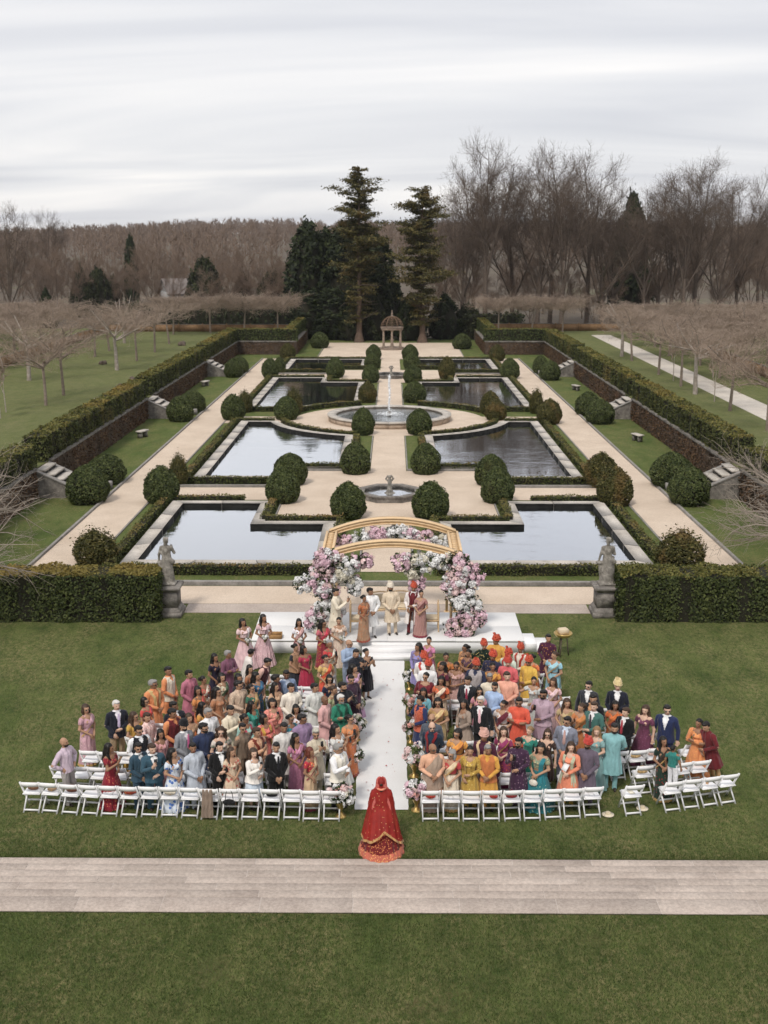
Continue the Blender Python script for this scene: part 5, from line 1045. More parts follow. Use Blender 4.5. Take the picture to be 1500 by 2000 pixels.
(0.97, 30.32, 'm', -20, 'clasp', 'turban:c64a24', 'K e4e0dc e4e0dc c83828', 'b', 'man in orange turban and white kurta with red scarf at the aisle'),
(1.11, 31.89, 'f', -40, 'clasp', 'bun:k', 'S d27ca8|se0a0c0 d27ca8', 'b', 'woman in pink saree raising a phone near the stage, right side'),
(0.94, 29.62, 'm', -15, 'clasp', 'turban:cc4420', 'K eaeaec eaeaec', 'c', 'man in orange turban, sunglasses and plain white kurta at the aisle', {'extra': 'S'}),
(1.38, 29.88, 'f', -45, 'clasp', 'long:k', 'S 5c1c30 5c1c30 6c2438', 'c', 'woman in maroon velvet saree, right side'),
(1.54, 30.63, 'f', -30, 'clasp', 'bun:k', 'S c8742c|s504030 c8742c', 'c', 'woman in orange and brown saree, right side near the stage'),
(2.18, 31.36, 'f', -45, 'clasp', 'bun:k', 'K c88c50 c88c50', 'c', 'woman in amber kurta and sunglasses beside the stage, right side', {'extra': 'S'}),
(2.27, 30.93, 'f', -50, 'folded', 'bun:k', 'S 5a3c4c|sb08050 5a3c4c', 'c', 'woman in dark plum saree, hands together, right side'),
(2.77, 31.34, 'm', -15, 'reach', 'turban:c64a24', 'K 14281e|sc8b070 1c1c1c', 'b', 'man in dark green coat with pearl necklaces and orange turban'),
(3.12, 31.62, 'm', -35, 'one', 'turban:c64a24', 'K d89c2c d89c2c', 'c', 'man in mustard kurta and orange turban, hand at his chin'),
(2.81, 30.37, 'm', -15, 'clasp', 'turban:cc4420', 'K 2c2c48|s8a7050 2c2c48', 'c', 'man in navy patterned kurta and orange turban'),
(2.31, 29.69, 'm', -20, 'clasp', 'turban:c64a24', 'V a8a0a0 2c3450 2c3450', 'c', 'man in grey vest over navy kurta with orange turban and sunglasses', {'extra': 'S'}),
(3.33, 30.58, 'm', -30, 'clasp', 'turban:cc4420', 'K ccdccc ccdccc b03020', 'b', 'man in mint kurta and orange turban with a garland'),
(3.76, 31.02, 'm', -40, 'clasp', 'turban:c64a24', 'K e0d4c4 e0d4c4 c03018', 'c', 'man in cream kurta with red garland and orange turban, turned to the stage'),
(3.31, 29.96, 'm', -20, 'clasp', 'turban:c03a24', 'K d85a60 d85a60', 'a', 'man in coral pink kurta and red turban, right side'),
(4.08, 30.58, 'f', -40, 'clasp', 'bun:k', 'S e07028 e07028', 'b', 'woman in bright orange saree with hair bun, right side'),
(3.87, 29.88, 'm', -30, 'clasp', 'turban:c64a24', 'K dcb030 dcb030', 'c', 'man in yellow kurta, sunglasses and orange turban', {'extra': 'S'}),
(4.60, 31.89, 'm', -20, 'clasp', 'short:k', 'K 4c1c38|sb08040 4c1c38', 'b', 'young man in plum coat with gold embroidery beside the brass bowl'),
(4.66, 30.76, 'f', -25, 'clasp', 'bun:n', 'S 8cc4d8 8cc4d8 9cd0e0', 'b', 'woman in light blue saree at the upper right corner of the seats'),
(1.80, 29.91, 'f', -25, 'clasp', 'bun:k', 'G c0948c|sd8b8b0', 'c', 'woman in rose sequinned gown and sunglasses, right side', {'extra': 'S'}),
(2.84, 29.87, 'f', -35, 'clasp', 'bun:k', 'S d83844 e0982c e0a030', 'c', 'woman in yellow and red saree, right side'),
(2.09, 28.57, 'm', -20, 'clasp', 'short:k', 'J 24262c ececf0 8c2440', 'b', 'man in dark suit with dark red tie and swept hair, right side'),
(2.70, 28.82, 'm', -15, 'clasp', 'short:g', 'K e0d4bc e0d4bc', 'c', 'grey-haired man in cream kurta, right side'),
(3.17, 28.78, 'm', -20, 'clasp', 'short:n', 'K e8a488 e8a488', 'a', 'man in plain peach kurta with brown hair, right side'),
(0.86, 29.07, 'f', -20, 'folded', 'bun:k', 'G 6c1c28 7c2430', 'b', 'woman in dark red velvet and sunglasses, hands folded at the aisle', {'extra': 'SLZ'}),
(1.30, 28.80, 'f', -20, 'clasp', 'long:k', 'S e4c8a8 e0642c e8d0b4', 'c', 'woman in cream saree with orange blouse, right side'),
(0.82, 27.97, 'f', -40, 'clasp', 'long:k', 'K 64a8b8 64a8b8', 'c', 'woman in turquoise top looking aside at the right of the aisle'),
(0.76, 27.18, 'm', -50, 'one', 'short:k', 'V c85c38|d8a2c24 24305c e8e4dc', 'b', 'man in orange patterned vest over navy kurta with phone, at the aisle', {'extra': 'P'}),
(1.22, 27.34, 'f', -20, 'clasp', 'long:k', 'S d4b478 b89458 dcbc80', 'b', 'woman in gold saree and sunglasses near the aisle, right side', {'extra': 'S'}),
(1.94, 27.21, 'f', -50, 'clasp', 'long:k', 'G a08c7c', 'c', 'woman in taupe dress with long black hair, right side', {'extra': 'L'}),
(2.33, 27.07, 'm', -25, 'sides', 'short:w', 'J 1a1c20 f0f0f2 d8a8b0', 'a', 'white-haired man in black suit, pink tie and sunglasses', {'extra': 'S'}),
(2.66, 28.10, 'm', -20, 'clasp', 'short:k', 'T a0bce4 30384c', 'b', 'man in light blue shirt and sunglasses, right side', {'extra': 'S'}),
(2.28, 28.03, 'f', -25, 'clasp', 'long:k', 'G cc8490', 'b', 'woman in rose pink dress and sunglasses behind the black suit', {'extra': 'S'}),
(2.86, 27.18, 'f', -20, 'clasp', 'bun:k', 'S d8ccc8|f7c3a44 d0c4c0 6c2434', 'b', 'woman in white and maroon printed saree with sunglasses', {'extra': 'S'}),
(3.28, 27.11, 'm', -25, 'folded', 'short:k', 'K e0502c e0502c', 'c', 'man in vermilion kurta and sunglasses with folded arms', {'extra': 'S'}),
(3.91, 28.82, 'f', -30, 'reach', 'bun:k', 'G bcc0bc|sd8d8d8', 'b', 'woman in silver grey dress raising a hand, right side'),
(4.43, 28.78, 'f', -20, 'clasp', 'long:n', 'S e4b8bc e4b8bc ecc8cc', 'b', 'woman in pale pink saree with long hair at the right end'),
(3.98, 27.51, 'm', -25, 'one', 'short:k', 'V b89cac a88c9c a88c9c', 'c', 'man in mauve vest and kurta with sunglasses filming on a phone', {'extra': 'SbP'}),
(4.47, 27.26, 'f', -25, 'clasp', 'long:n', 'G b8a070 a08858', 'b', 'woman in beige dress with long brown hair, right rows'),
(4.28, 25.89, 'm', -15, 'clasp', 'short:k', 'J 7c8090 c8d8f0 b89088', 'b', 'man in grey suit with pale tie and sunglasses, right rows', {'extra': 'S'}),
(0.97, 26.05, 'm', -15, 'clasp', 'bald:k', 'J 4c5460 4c5460 -', 'b', 'bald man in grey jacket and sunglasses behind the red scarf', {'extra': 'S'}),
(0.99, 25.58, 'm', -10, 'behind', 'bald:k', 'K 1c3044 1c3044 8c1820', 'a', 'bald man in navy kurta with dark red scarf near the aisle', {'extra': 'S'}),
(1.62, 25.43, 'f', -20, 'clasp', 'bob:k', 'S e08c24 e09a30 e8962c', 'b', 'woman in marigold saree and sunglasses, third row right', {'extra': 'S'}),
(2.28, 25.07, 'm', -15, 'clasp', 'turban:d8a494', 'K 4c1c34 4c1c34 d8b88c', 'c', 'man in pink turban, maroon coat and cream stole'),
(2.75, 25.44, 'f', -30, 'clasp', 'long:n', 'S 8c2858|sc8702c 8c2858 9c3068', 'a', 'woman in magenta and orange saree, third row right'),
(3.30, 25.56, 'f', -40, 'clasp', 'bun:y', 'L 1c7c68|sc8a858 1c8070 1c8070', 'a', 'blond woman in emerald saree, third row right'),
(3.74, 25.40, 'f', -20, 'sides', 'long:n', 'D 44302a', 'a', 'woman in brown sleeveless dress and sunglasses', {'extra': 'S'}),
(0.93, 24.45, 'm', 0, 'clasp', 'bald:k', 'R e0a884 a8907c', 'c', 'bald man in beige wrapped robe and sunglasses, second row right', {'extra': 'S', 'h': 1.679}),
(1.41, 24.45, 'f', -20, 'clasp', 'bob:g', 'S e4d4bc b83034 dcc49c', 'b', 'older grey-haired woman in cream saree with red blouse, second row right', {'extra': 'S', 'h': 1.525}),
(1.87, 24.49, 'f', -25, 'clasp', 'bun:k', 'K b8922c|sd8c070 b8922c c09c38', 'b', 'woman in mustard kurta with gold embroidery and dupatta, second row right'),
(2.31, 24.45, 'm', -15, 'clasp', 'short:g', 'V c4702c d89c24 b88420', 'c', 'grey-haired man in orange vest over yellow kurta, second row right', {'h': 1.679}),
(3.03, 24.58, 'm', -30, 'one', 'short:k', 'K 402440|s806878 402440', 'b', 'man in dark purple embroidered kurta and sunglasses, second row right', {'extra': 'SbP'}),
(3.45, 24.59, 'f', -30, 'clasp', 'long:k', 'L 147078|s9cb8a0 7c8870|dc8b888 14808c', 'b', 'woman in teal lehenga with small white bag, second row right', {'extra': 'H'}),
(4.20, 24.67, 'f', -40, 'clasp', 'long:n', 'K e8845c b89020 b8bc9c', 'a', 'woman in orange top and yellow skirt with mint dupatta reading a paper', {'extra': 'H2'}),
(5.23, 28.22, 'm', -15, 'sides', 'short:k', 'J 34363e f0f0f4 -', 'a', 'man in charcoal suit with open white shirt and sunglasses, upper right', {'extra': 'S'}),
(5.98, 28.01, 'm', -20, 'clasp', 'turban:e0c88c', 'J 1c2030 e8e8ec -', 'a', 'man in dark suit wearing a cream turban, upper right', {'extra': '', 'h': 1.84}),
(5.26, 27.35, 'm', -30, 'clasp', 'short:k', 'J 1c1c22 c89060 -', 'b', 'man in black jacket behind the green blazer'),
(4.94, 27.03, 'f', -45, 'one', 'bun:n', 'S c87838 c87838 d08440', 'b', 'woman in rust orange draped saree with raised hand'),
(5.16, 26.73, 'm', -35, 'clasp', 'short:n', 'J 3c6c64 ece8f0 3a3038', 'a', 'man in green blazer with dark tie looking left, right rows'),
(5.69, 27.13, 'f', -35, 'clasp', 'bob:k', 'S d87020|sb84c18 d86820', 'c', 'woman in orange saree with dark bob, right rows'),
(5.85, 26.48, 'm', -35, 'clasp', 'short:n', 'J 141418 f0f0f0 a01c30', 'a', 'man in black suit and red tie looking down, right rows'),
(6.46, 26.87, 'f', -45, 'sides', 'long:n', 'G 6c3450|s805068', 'a', 'woman in plum dress with long curled hair, right end'),
(6.98, 26.64, 'm', -20, 'sides', 'short:k', 'J 202c54 e8e8f0 -', 'a', 'man in navy blue suit, open collar and sunglasses, right end', {'extra': 'S'}),
(7.66, 26.09, 'f', -30, 'folded', 'bun:k', 'G e08a48|se8a060 e08040', 'c', 'woman in orange anarkali dress with folded arms, far right', {'extra': 'L'}),
(8.15, 26.00, 'm', -50, 'clasp', 'short:k', 'K 6c1820 c8a068', 'b', 'man in dark red kurta stooping at the far right', {'h': 1.72, 'tilt': 0.3}),
(6.55, 24.93, 'f', -10, 'clasp', 'long:k', 'S 24382c|s9c2c2c 1c3028 3c2c24', 'c', 'woman in dark green saree holding a child in front of her, right end'),
(6.70, 24.69, 'k', 150, 'sides', 'short:k', 'T 1c8078 e4e4e8', 'c', 'small child in teal shirt and white trousers on a chair row', {'h': 1.05, 'extra': 'h', 'z': 0.47}),
(5.37, 25.48, 'm', -15, 'behind', 'short:k', 'K 7cb4b8 7cb4b8', 'b', 'man in aqua kurta with hands behind his back, right rows', {'extra': 'b'}),
(4.99, 25.55, 'f', -30, 'clasp', 'long:y', 'G 7ca4a4', 'a', 'woman in dull teal dress with long fair hair, right rows'),
(4.64, 24.64, 'm', -25, 'clasp', 'turban:c83828', 'K 645868 645868', 'c', 'bearded man in grey-purple kurta and red turban, second row right', {'extra': 'b'}),
(-0.94, 34.79, 'f', 30, 'clasp', 'bun:k', 'S b08868|sc87848 c06c38 b87c50', 'c', 'woman in bronze and orange saree on the left of the stage', {'z': 0.45, 'extra': 'X', 'h': 1.6}),
(-0.71, 35.16, 'm', 20, 'clasp', 'short:k', 'K eceaf0 eceaf0', 'c', 'man in long white kurta standing on the stage', {'z': 0.45, 'extra': 'X'}),
(0.01, 35.47, 'm', 0, 'clasp', 'turban:e4d8c4', 'K d8c4a8|se4d8c4 d8c4a8', 'c', 'man in cream coat and ivory turban at the centre of the stage', {'z': 0.45, 'extra': 'XbW'}),
(0.64, 35.47, 'm', -10, 'clasp', 'turban:c64a24', 'O e4dcd8 6c1c24 6c1c24', 'c', 'man in orange turban, white open coat and maroon tunic on the stage', {'z': 0.45, 'extra': 'X'}),
(0.91, 35.25, 'f', -25, 'clasp', 'bun:k', 'S b08078 a87470 b4847c', 'b', 'woman in dusty rose saree on the right of the stage', {'z': 0.45, 'extra': 'X', 'h': 1.6}),
(-1.86, 34.95, 'm', 80, 'phone', 'short:k', 'K e0d4bc e0d4bc', 'b', 'man in cream kurta photographing from the left arch post', {'z': 0.45, 'extra': 'XP'}),
]
# ------------------------------------------------------------------ stage, carpet
SZ = .45
r = thing('stage', 'low white platform under the floral arch', 'stage', (0, 0, 0))
for i in range(4):
    for j in range(2):
        x0 = -4.62+i*2.235; y0 = 34.85+j*1.45; link('deck_panel', MB().box(x0+.002, x0+2.233, y0+.002, y0+1.448, .40, SZ, bev=.006).build('deck_panel', [M['whitecloth']]), r)
link('skirt', MB().box(-4.60, 4.30, 34.87, 37.73, 0, .398).build('skirt', [M['white']]), r)
for i in range(2): link('step', MB().box(-.98, .78, 34.85-.34*(i+1), 34.847-.34*i, 0, .30-.15*i, bev=.01).build('step', [M['white']]), r)
for i in range(2): link('side_step', MB().box(4.325+.42*i, 4.742+.42*i, 35.0, 36.0, 0, .30-.15*i, bev=.01).build('side_step', [M['white']]), r)
def carpet_mesh():
    ys = np.linspace(24.35, 34.15, 60); V = []
    for i, y in enumerate(ys):
        w = .635+.008*math.sin(i*.9)+.006*math.sin(i*2.3); c = -.25+.004*math.sin(i*.5)
        for k, u in enumerate(np.linspace(-1, 1, 9)): V.append((c+u*w, y, .02+.004*math.sin(i*1.1+k*.4)*math.sin(k*.9+i*.23)))
    return mesh('aisle_carpet', V, np.array([(i*9+k, i*9+k+1, (i+1)*9+k+1, (i+1)*9+k) for i in range(59) for k in range(8)]), [M['whitecloth']], True)
thing('aisle_carpet', 'white runner carpet down the aisle between the guests', 'carpet', data=carpet_mesh())
M['petal_red'] = plain('red_petal', (.35,.05,.05), .8)
rp_ = np.random.default_rng(3); n = 40; Q = np.column_stack([rp_.uniform(-.82, .33, n), rp_.uniform(24.8, 33.6, n), np.full(n, .045)])
V, F = leaves(Q, np.tile([0,0,1.], (n,1)), .022, .2, rp_, .8); link('petals', mesh('petals', V, F, [M['petal_red']]), label='red rose petals scattered on the white aisle carpet', kind='stuff')
# ------------------------------------------------------------------ blossoms
def petal_mat(name, c0, c1):
    m, t, p, o = new_mat(name); g = t.nodes.new('ShaderNodeNewGeometry'); r_ = ramp(t, [(0, c0), (1, c1)]); t.links.new(g.outputs['Random Per Island'], r_.inputs[0]); oi = t.nodes.new('ShaderNodeObjectInfo')
    r2 = ramp(t, [(0, (.85,.85,.85)), (1, (1.05,1.05,1.05))]); t.links.new(oi.outputs['Random'], r2.inputs[0])
    c = mixc(t, r_.outputs[0], r2.outputs[0], 1.0, 'MULTIPLY'); t.links.new(c, p.inputs['Base Color']); p.inputs['Roughness'].default_value = .75; p.inputs['Specular IOR Level'].default_value = .15
    tr = t.nodes.new('ShaderNodeBsdfTranslucent'); t.links.new(c, tr.inputs[0]); ms = t.nodes.new('ShaderNodeMixShader'); ms.inputs[0].default_value = .22
    t.links.new(p.outputs[0], ms.inputs[1]); t.links.new(tr.outputs[0], ms.inputs[2]); t.links.new(ms.outputs[0], o.inputs[0]); return m
PET = {'w': petal_mat('white_petal', (.84,.84,.84), (.95,.95,.94)), 'p': petal_mat('pink_petal', (.80,.52,.62), (.92,.74,.80)), 'b': petal_mat('blush_petal', (.80,.56,.56), (.90,.74,.72)), 'c': petal_mat('cream_petal', (.78,.73,.58), (.88,.85,.74)), 'k': petal_mat('coral_petal', (.80,.36,.32), (.88,.52,.46))}
def ball(seed, n=70, s=.15):
    r_ = np.random.default_rng(seed); i = np.arange(n)+.5; ph = np.arccos(1-2*i/n); th = PI*(1+5**.5)*i; D = np.column_stack([np.cos(th)*np.sin(ph), np.sin(th)*np.sin(ph), np.cos(ph)]); return leaves(D*(.40+.06*r_.random(n))[:, None], D, s, .45, r_, .85)
def rose(seed):
    r_ = np.random.default_rng(seed); P, N, S = [], [], []
    for k in range(26):
        t = k/25; a = k*2.4; rad = .08+.36*t; z = .34-.42*t*t; P.append((rad*math.cos(a), rad*math.sin(a), z)); N.append((math.cos(a)*(.5+t), math.sin(a)*(.5+t), .9-.7*t)); S.append(.12+.13*t)
    return leaves(np.array(P), np.array(N), np.array(S), .18, r_, .85)
def spray(seed):
    r_ = np.random.default_rng(seed); n = 60; t = r_.random(n); P = np.column_stack([r_.normal(0, .13, n), r_.normal(0, .13, n), -.5+1.1*t]); return leaves(P, r_.normal(size=(n,3))+[0,0,.4], .12, .6, r_, .75)
BL = {}
for c, m in PET.items():
    for k, fn in (('ball', ball), ('rose', rose), ('spray', spray)):
        for q in range(2): BL[c, k, q] = MB().add(*fn(q+5)).build('blossom', [m])
M['fleaf'] = leaf_mat('florist_leaf', (.010,.020,.008), (.028,.048,.018), (.07,.095,.035)); M['fleaf2'] = leaf_mat('light_florist_leaf', (.05,.075,.025), (.10,.13,.05), (.17,.20,.09))
def floral(name, label, loc, blobs, nleaf=500, seed=1, lsize=.055, group=None, leafm='fleaf', cat='flowers', sz=(.13,.2)):
    """blobs: (cx,cy,cz, rx,ry,rz, count, colours)"""
    r_ = np.random.default_rng(seed); root = thing(name, label, cat, loc, group=group); P, N = [], []
    for cx, cy, cz, rx, ry, rz_, k, cols in blobs:
        for i in range(k):
            d = unit(r_.normal(size=3)-np.array([0, .35, -.1])); p = np.array([cx, cy, cz])+d*np.array([rx, ry, rz_])*(.75+.3*r_.random())
            c = cols[r_.integers(len(cols))]; kd = ('ball', 'rose', 'ball', 'spray')[r_.integers(4)]; s = r_.uniform(*sz)*(1.35 if kd == 'spray' else 1.15)
            o = link('blossom', BL[c, kd, int(r_.integers(2))], root, tuple(p), 0, s); o.rotation_euler = (d[1]*-.9+r_.normal(0,.3), d[0]*.9+r_.normal(0,.3), r_.random()*6)
        nl = int(nleaf*k/sum(b[6] for b in blobs)); D = r_.normal(size=(nl,3)); D /= np.linalg.norm(D, axis=1)[:, None]
        P.append(np.array([cx,cy,cz])+D*np.array([rx,ry,rz_])*(.55+.62*r_.random(nl)[:, None])); N.append(D)
    V, F = leaves(np.vstack(P), np.vstack(N), lsize, .7, r_, .5); link('foliage', mesh('foliage', V, F, [M[leafm]]), root, kind='stuff'); return root
# ------------------------------------------------------------------ the arch
r = thing('wedding_arch', 'gold wedding arch of two curved beams joined by slatted sides', 'arch', (0, 0, 0))
YF, YB, HW = 36.0, 38.9, 2.14
def arch_beam(y, z_end, z_top, d=.22, t=.15):
    n = 24; X = np.linspace(-HW-.12, HW+.12, n+1); z = z_end+(z_top-z_end)*(1-(X/(HW+.12))**2); mb = MB()
    for (y0, y1, o0, o1) in ((y-d/2, y+d/2, 0, t), (y-d/2-.035, y+d/2+.035, t+.002, t+.05), (y-d/2-.03, y+d/2+.03, -.045, -.002), (y-d/2-.015, y-d/2-.002, .05, .11)):
        V = [(a, yy, b+oo) for a, b in zip(X, z) for yy, oo in ((y0, o0), (y1, o0), (y1, o1), (y0, o1))]
        F = [(i*4+k, i*4+(k+1) % 4, (i+1)*4+(k+1) % 4, (i+1)*4+k) for i in range(n) for k in range(4)]+[(3,2,1,0), (n*4, n*4+1, n*4+2, n*4+3)]; mb.add(V, np.array(F))
    return mb.build('arch_beam', [M['gold']])
link('arch_beam', arch_beam(YF, 2.92, 3.36), r); link('arch_beam', arch_beam(YB, 2.95, 3.42), r)
for y, z0 in ((YF, SZ), (YB, .012)):
    for s in (-1, 1):
        for dx_ in (-.17, .13):
            p = link('post', MB().box(s*HW+dx_-.045, s*HW+dx_+.045, y-.05, y+.05, z0, 2.9, bev=.01).build('post', [M['gold']]), r); link('foot', MB().box(s*HW+dx_-.10, s*HW+dx_+.10, y-.12, y+.12, z0+.002, z0+.10, bev=.02).build('foot', [M['gold']]), p)
for s in (-1, 1):
    for dx_ in (-.17, .15): link('side_rail', MB().box(s*HW+dx_-.04, s*HW+dx_+.04, YF+.17, YB-.17, 2.98, 3.16, bev=.01).build('side_rail', [M['gold']]), r)
    for k in range(11): y = YF+.3+k*.23; link('slat', MB().box(s*HW-.125, s*HW+.105, y-.03, y+.03, 3.02, 3.10).build('slat', [M['gold']]), r)
G5 = 'floral clusters on the arch'
floral('floral_cluster', 'pink and white floral cluster climbing the left front post of the arch', (-2.2, YF-.15, 0), [(-0.05,0.00,2.75,0.35,0.28,0.48,43,'pppb'), (-0.23,0.00,2.15,0.40,0.31,0.52,47,'ppbw'), (0.02,-0.05,1.75,0.38,0.28,0.34,31,'wwbp'), (-0.79,0.00,2.05,0.33,0.17,0.25,13,'w'), (0.34,0.10,2.55,0.26,0.22,0.52,5,'w')], 1237, 11, .055, G5, sz=(.15,.25))
floral('floral_cluster', 'white and pink floral cluster at the foot of the left front post', (-2.15, YF-.3, SZ), [(0.00,0.00,0.72,0.50,0.33,0.34,43,'wwwb'), (-0.44,-0.05,0.42,0.35,0.28,0.32,26,'ppw'), (-0.05,-0.10,0.15,0.38,0.28,0.25,23,'bwc')], 660, 12, .055, G5, sz=(.15,.25))
floral('floral_cluster', 'pink and white floral cluster climbing the right front post of the arch', (2.25, YF-.15, 0), [(0.00,0.00,2.55,0.42,0.31,0.37,35,'wbbp'), (0.37,0.00,2.35,0.40,0.22,0.28,26,'ppp'), (-0.16,0.00,2.05,0.42,0.29,0.39,39,'bbpw'), (0.23,-0.05,2.00,0.35,0.26,0.34,23,'wwp'), (-0.13,0.00,1.62,0.35,0.24,0.30,20,'cbw')], 1237, 13, .055, G5, sz=(.15,.25))
floral('floral_cluster', 'large pink and white floral cluster at the foot of the right front post', (2.3, YF-.45, SZ), [(0.16,0.10,0.95,0.45,0.31,0.41,39,'wwww'), (0.32,0.00,0.55,0.50,0.33,0.30,39,'pppb'), (-0.05,-0.10,0.22,0.53,0.33,0.30,43,'bbpp')], 907, 14, .055, G5, sz=(.15,.25))
floral('floral_cluster', 'white and pink flowers hanging from the left half of the front beam', (-1.15, YF-.1, 0), [(-0.32,0.00,2.72,0.45,0.22,0.28,27,'wwwc'), (0.16,0.00,2.85,0.35,0.22,0.21,21,'ppb'), (-0.44,0.00,2.35,0.31,0.20,0.28,16,'cw'), (-0.11,0.15,1.95,0.31,0.22,0.32,20,'wwb')], 742, 15, .055, G5, sz=(.15,.25))
floral('floral_cluster', 'white and pink flowers hanging from the right half of the front beam', (.75, YF-.1, 0), [(-0.44,0.00,2.80,0.33,0.22,0.30,21,'ppp'), (0.00,0.00,2.88,0.35,0.22,0.25,23,'wwc'), (0.47,0.00,2.78,0.40,0.22,0.30,26,'wwwc'), (0.00,0.10,2.45,0.29,0.22,0.25,16,'cc'), (0.05,0.15,2.05,0.26,0.22,0.32,18,'pp')], 742, 16, .055, G5, sz=(.15,.25))
floral('floral_cluster', 'row of pink and white flowers under the back beam of the arch', (0, YB-.12, 0), [(-1.70,0.00,2.72,0.35,0.22,0.23,20,'ppb'), (-1.10,0.00,2.85,0.35,0.22,0.23,21,'ww'), (-0.47,0.00,3.00,0.35,0.22,0.25,23,'ppp'), (0.13,0.00,3.05,0.42,0.22,0.25,27,'www'), (0.65,0.00,2.98,0.33,0.22,0.23,20,'wpp'), (1.10,0.00,2.88,0.35,0.22,0.28,23,'ppb'), (1.66,0.00,2.72,0.38,0.22,0.30,26,'wwc')], 825, 17, .055, G5, sz=(.15,.25))
floral('floral_cluster', 'pale pink and leafy flowers joining the left end of the front beam to its post', (-2.0, YF-.12, 0), [(-.1,0,2.98,.34,.24,.26,16,'pbw'), (.28,0,2.86,.26,.2,.24,8,'wb')], 420, 18, .06, G5, sz=(.15,.24))
floral('floral_cluster', 'pale pink and leafy flowers joining the right end of the front beam to its post', (2.05, YF-.12, 0), [(.12,0,2.92,.34,.24,.26,16,'bpw'), (-.3,0,2.86,.26,.2,.24,8,'wc')], 420, 19, .06, G5, sz=(.15,.24))
# gold chairs and settee on the stage
def gold_chair(x, y, rz, label, w=.5):
    r = thing('gold_chair', label, 'chair', (x, y, SZ), rz, 'gold chairs on the stage')
    link('seat', MB().box(-w/2, w/2, -.25, .25, .36, .42, bev=.01).build('seat', [M['gold']]), r); link('cushion', MB().box(-w/2+.03, w/2-.03, -.22, .22, .421, .49, bev=.03).build('cushion', [M['cushion']]), r)
    for sx_ in (-1, 1):
        link('leg', MB().lathe([(.02,0), (.03,.2), (.035,.36)], 8, (sx_*(w/2-.04), -.2, 0)).build('leg', [M['gold']]), r)
        link('back_post', MB().lathe([(.02,0), (.03,.36), (.028,.8), (.035,.84), (.012,1.0)], 8, (sx_*(w/2-.03), .22, 0)).build('back_post', [M['gold']]), r)
    link('backrest', MB().box(-w/2+.04, w/2-.04, .205, .245, .5, .82, bev=.0).build('backrest', [M['cushion']]), r)
    link('top_rail', MB().tube([(x_, .225, .84+.07*(1-(2*x_/w)**2)) for x_ in np.linspace(-w/2+.03, w/2-.03, 9)], .025, 6).build('top_rail', [M['gold']]), r)
gold_chair(-1.18, 35.85, PI/2, 'gold chair with cream cushion on the left of the stage'); gold_chair(1.32, 35.9, -PI/2, 'gold chair with cream cushion on the right of the stage')
gold_chair(-.42, 37.05, .25, 'gold armchair behind the white-clad man on the stage', .7); gold_chair(.30, 37.15, -.2, 'gold armchair behind the man in the cream coat', .75)
# wicker tray, brass bowl on a stand
M['wicker'] = plain('wicker', (.36,.21,.09), .8, var=.3, scale=30)
r = thing('wicker_tray', 'golden wicker tray on the front left corner of the stage', 'tray', (-3.87, 35.1, SZ)); link('base', MB().box(-.22, .22, -.15, .15, 0, .04).build('base', [M['wicker']]), r)
for a in ((-.24,.24,-.17,-.152), (-.24,.24,.152,.17), (-.24,-.222,-.15,.15), (.222,.24,-.15,.15)): link('side', MB().box(*a, 0, .15).build('side', [M['wicker']]), r)
r = thing('bowl_stand', 'brass bowl on a dark tripod stand beside the stage steps', 'bowl', (5.55, 34.7, 0))
link('bowl', MB().lathe([(.10,.62), (.24,.68), (.31,.78), (.29,.80), (.22,.72), (.08,.68)], 16).build('bowl', [M['brass']], True), r)
for k in range(3): a = k*2.09; link('leg', MB().tube([(.12*math.cos(a), .12*math.sin(a), .66), (.2*math.cos(a), .2*math.sin(a), 0)], .02, 6).build('leg', [M['bark']]), r)
thing('offering_box', 'pale woven box lying in the brass bowl', 'box', (5.55, 34.7, .74), .3, data=MB().box(-.15, .15, -.12, .12, 0, .2, bev=.03).build('offering_box', [M['cushion']]))
# ------------------------------------------------------------------ aisle flowers on gold stands
def aisle_flowers(x, y, label, cols, seed, s=1.0):
    root = floral('aisle_arrangement', label, (x, y, 0), [(0,0,.43,.20,.2,.15,13,cols), (.02,-.03,.55,.13,.13,.09,6,cols[::-1])], 330, seed, .05, 'flower arrangements along the aisle', 'fleaf2' if seed % 2 else 'fleaf', 'flowers', (.11,.17)); root.scale = (s, s, s)
    link('vase', MB().lathe([(.10,0), (.10,.02), (.035,.06), (.03,.12), (.07,.2), (.10,.28), (.11,.34)], 12).build('vase', [M['brass']], True), root)
for i, (lx, ly, c, l) in enumerate([(-1.20,24.05,'wwckb','white and coral flowers on a gold stand left of the bride'), (-.955,26.3,'wwb','aisle flowers half hidden by the orange saree at the left of the carpet'), (-.955,28.2,'wcb','pink and white aisle flowers on the left, second behind the bride'), (-1.0,29.6,'wwcb','white aisle flowers on the left beside the green kurta'), (-1.0,31.0,'wwp','white and pink aisle flowers on the left, middle of the carpet'), (-1.0,32.4,'kbw','coral and white aisle flowers on the left near the stage')]): aisle_flowers(lx, ly, l, c, 30+i, 1.3 if i == 0 else 1.12)
for i, (lx, ly, c, l) in enumerate([(.58,24.35,'wwbkp','white and pink flowers on a gold stand right of the bride'), (.56,26.1,'wwkb','white and coral aisle flowers on the right, second behind the bride'), (.50,28.1,'kbw','coral and white aisle flowers on the right by the patterned vest'), (.52,29.9,'wkb','white and coral aisle flowers on the right, middle of the carpet'), (.52,31.8,'wwc','cream aisle flowers on the right near the stage')]): aisle_flowers(lx, ly, l, c, 50+i, 1.28 if i < 2 else 1.0)
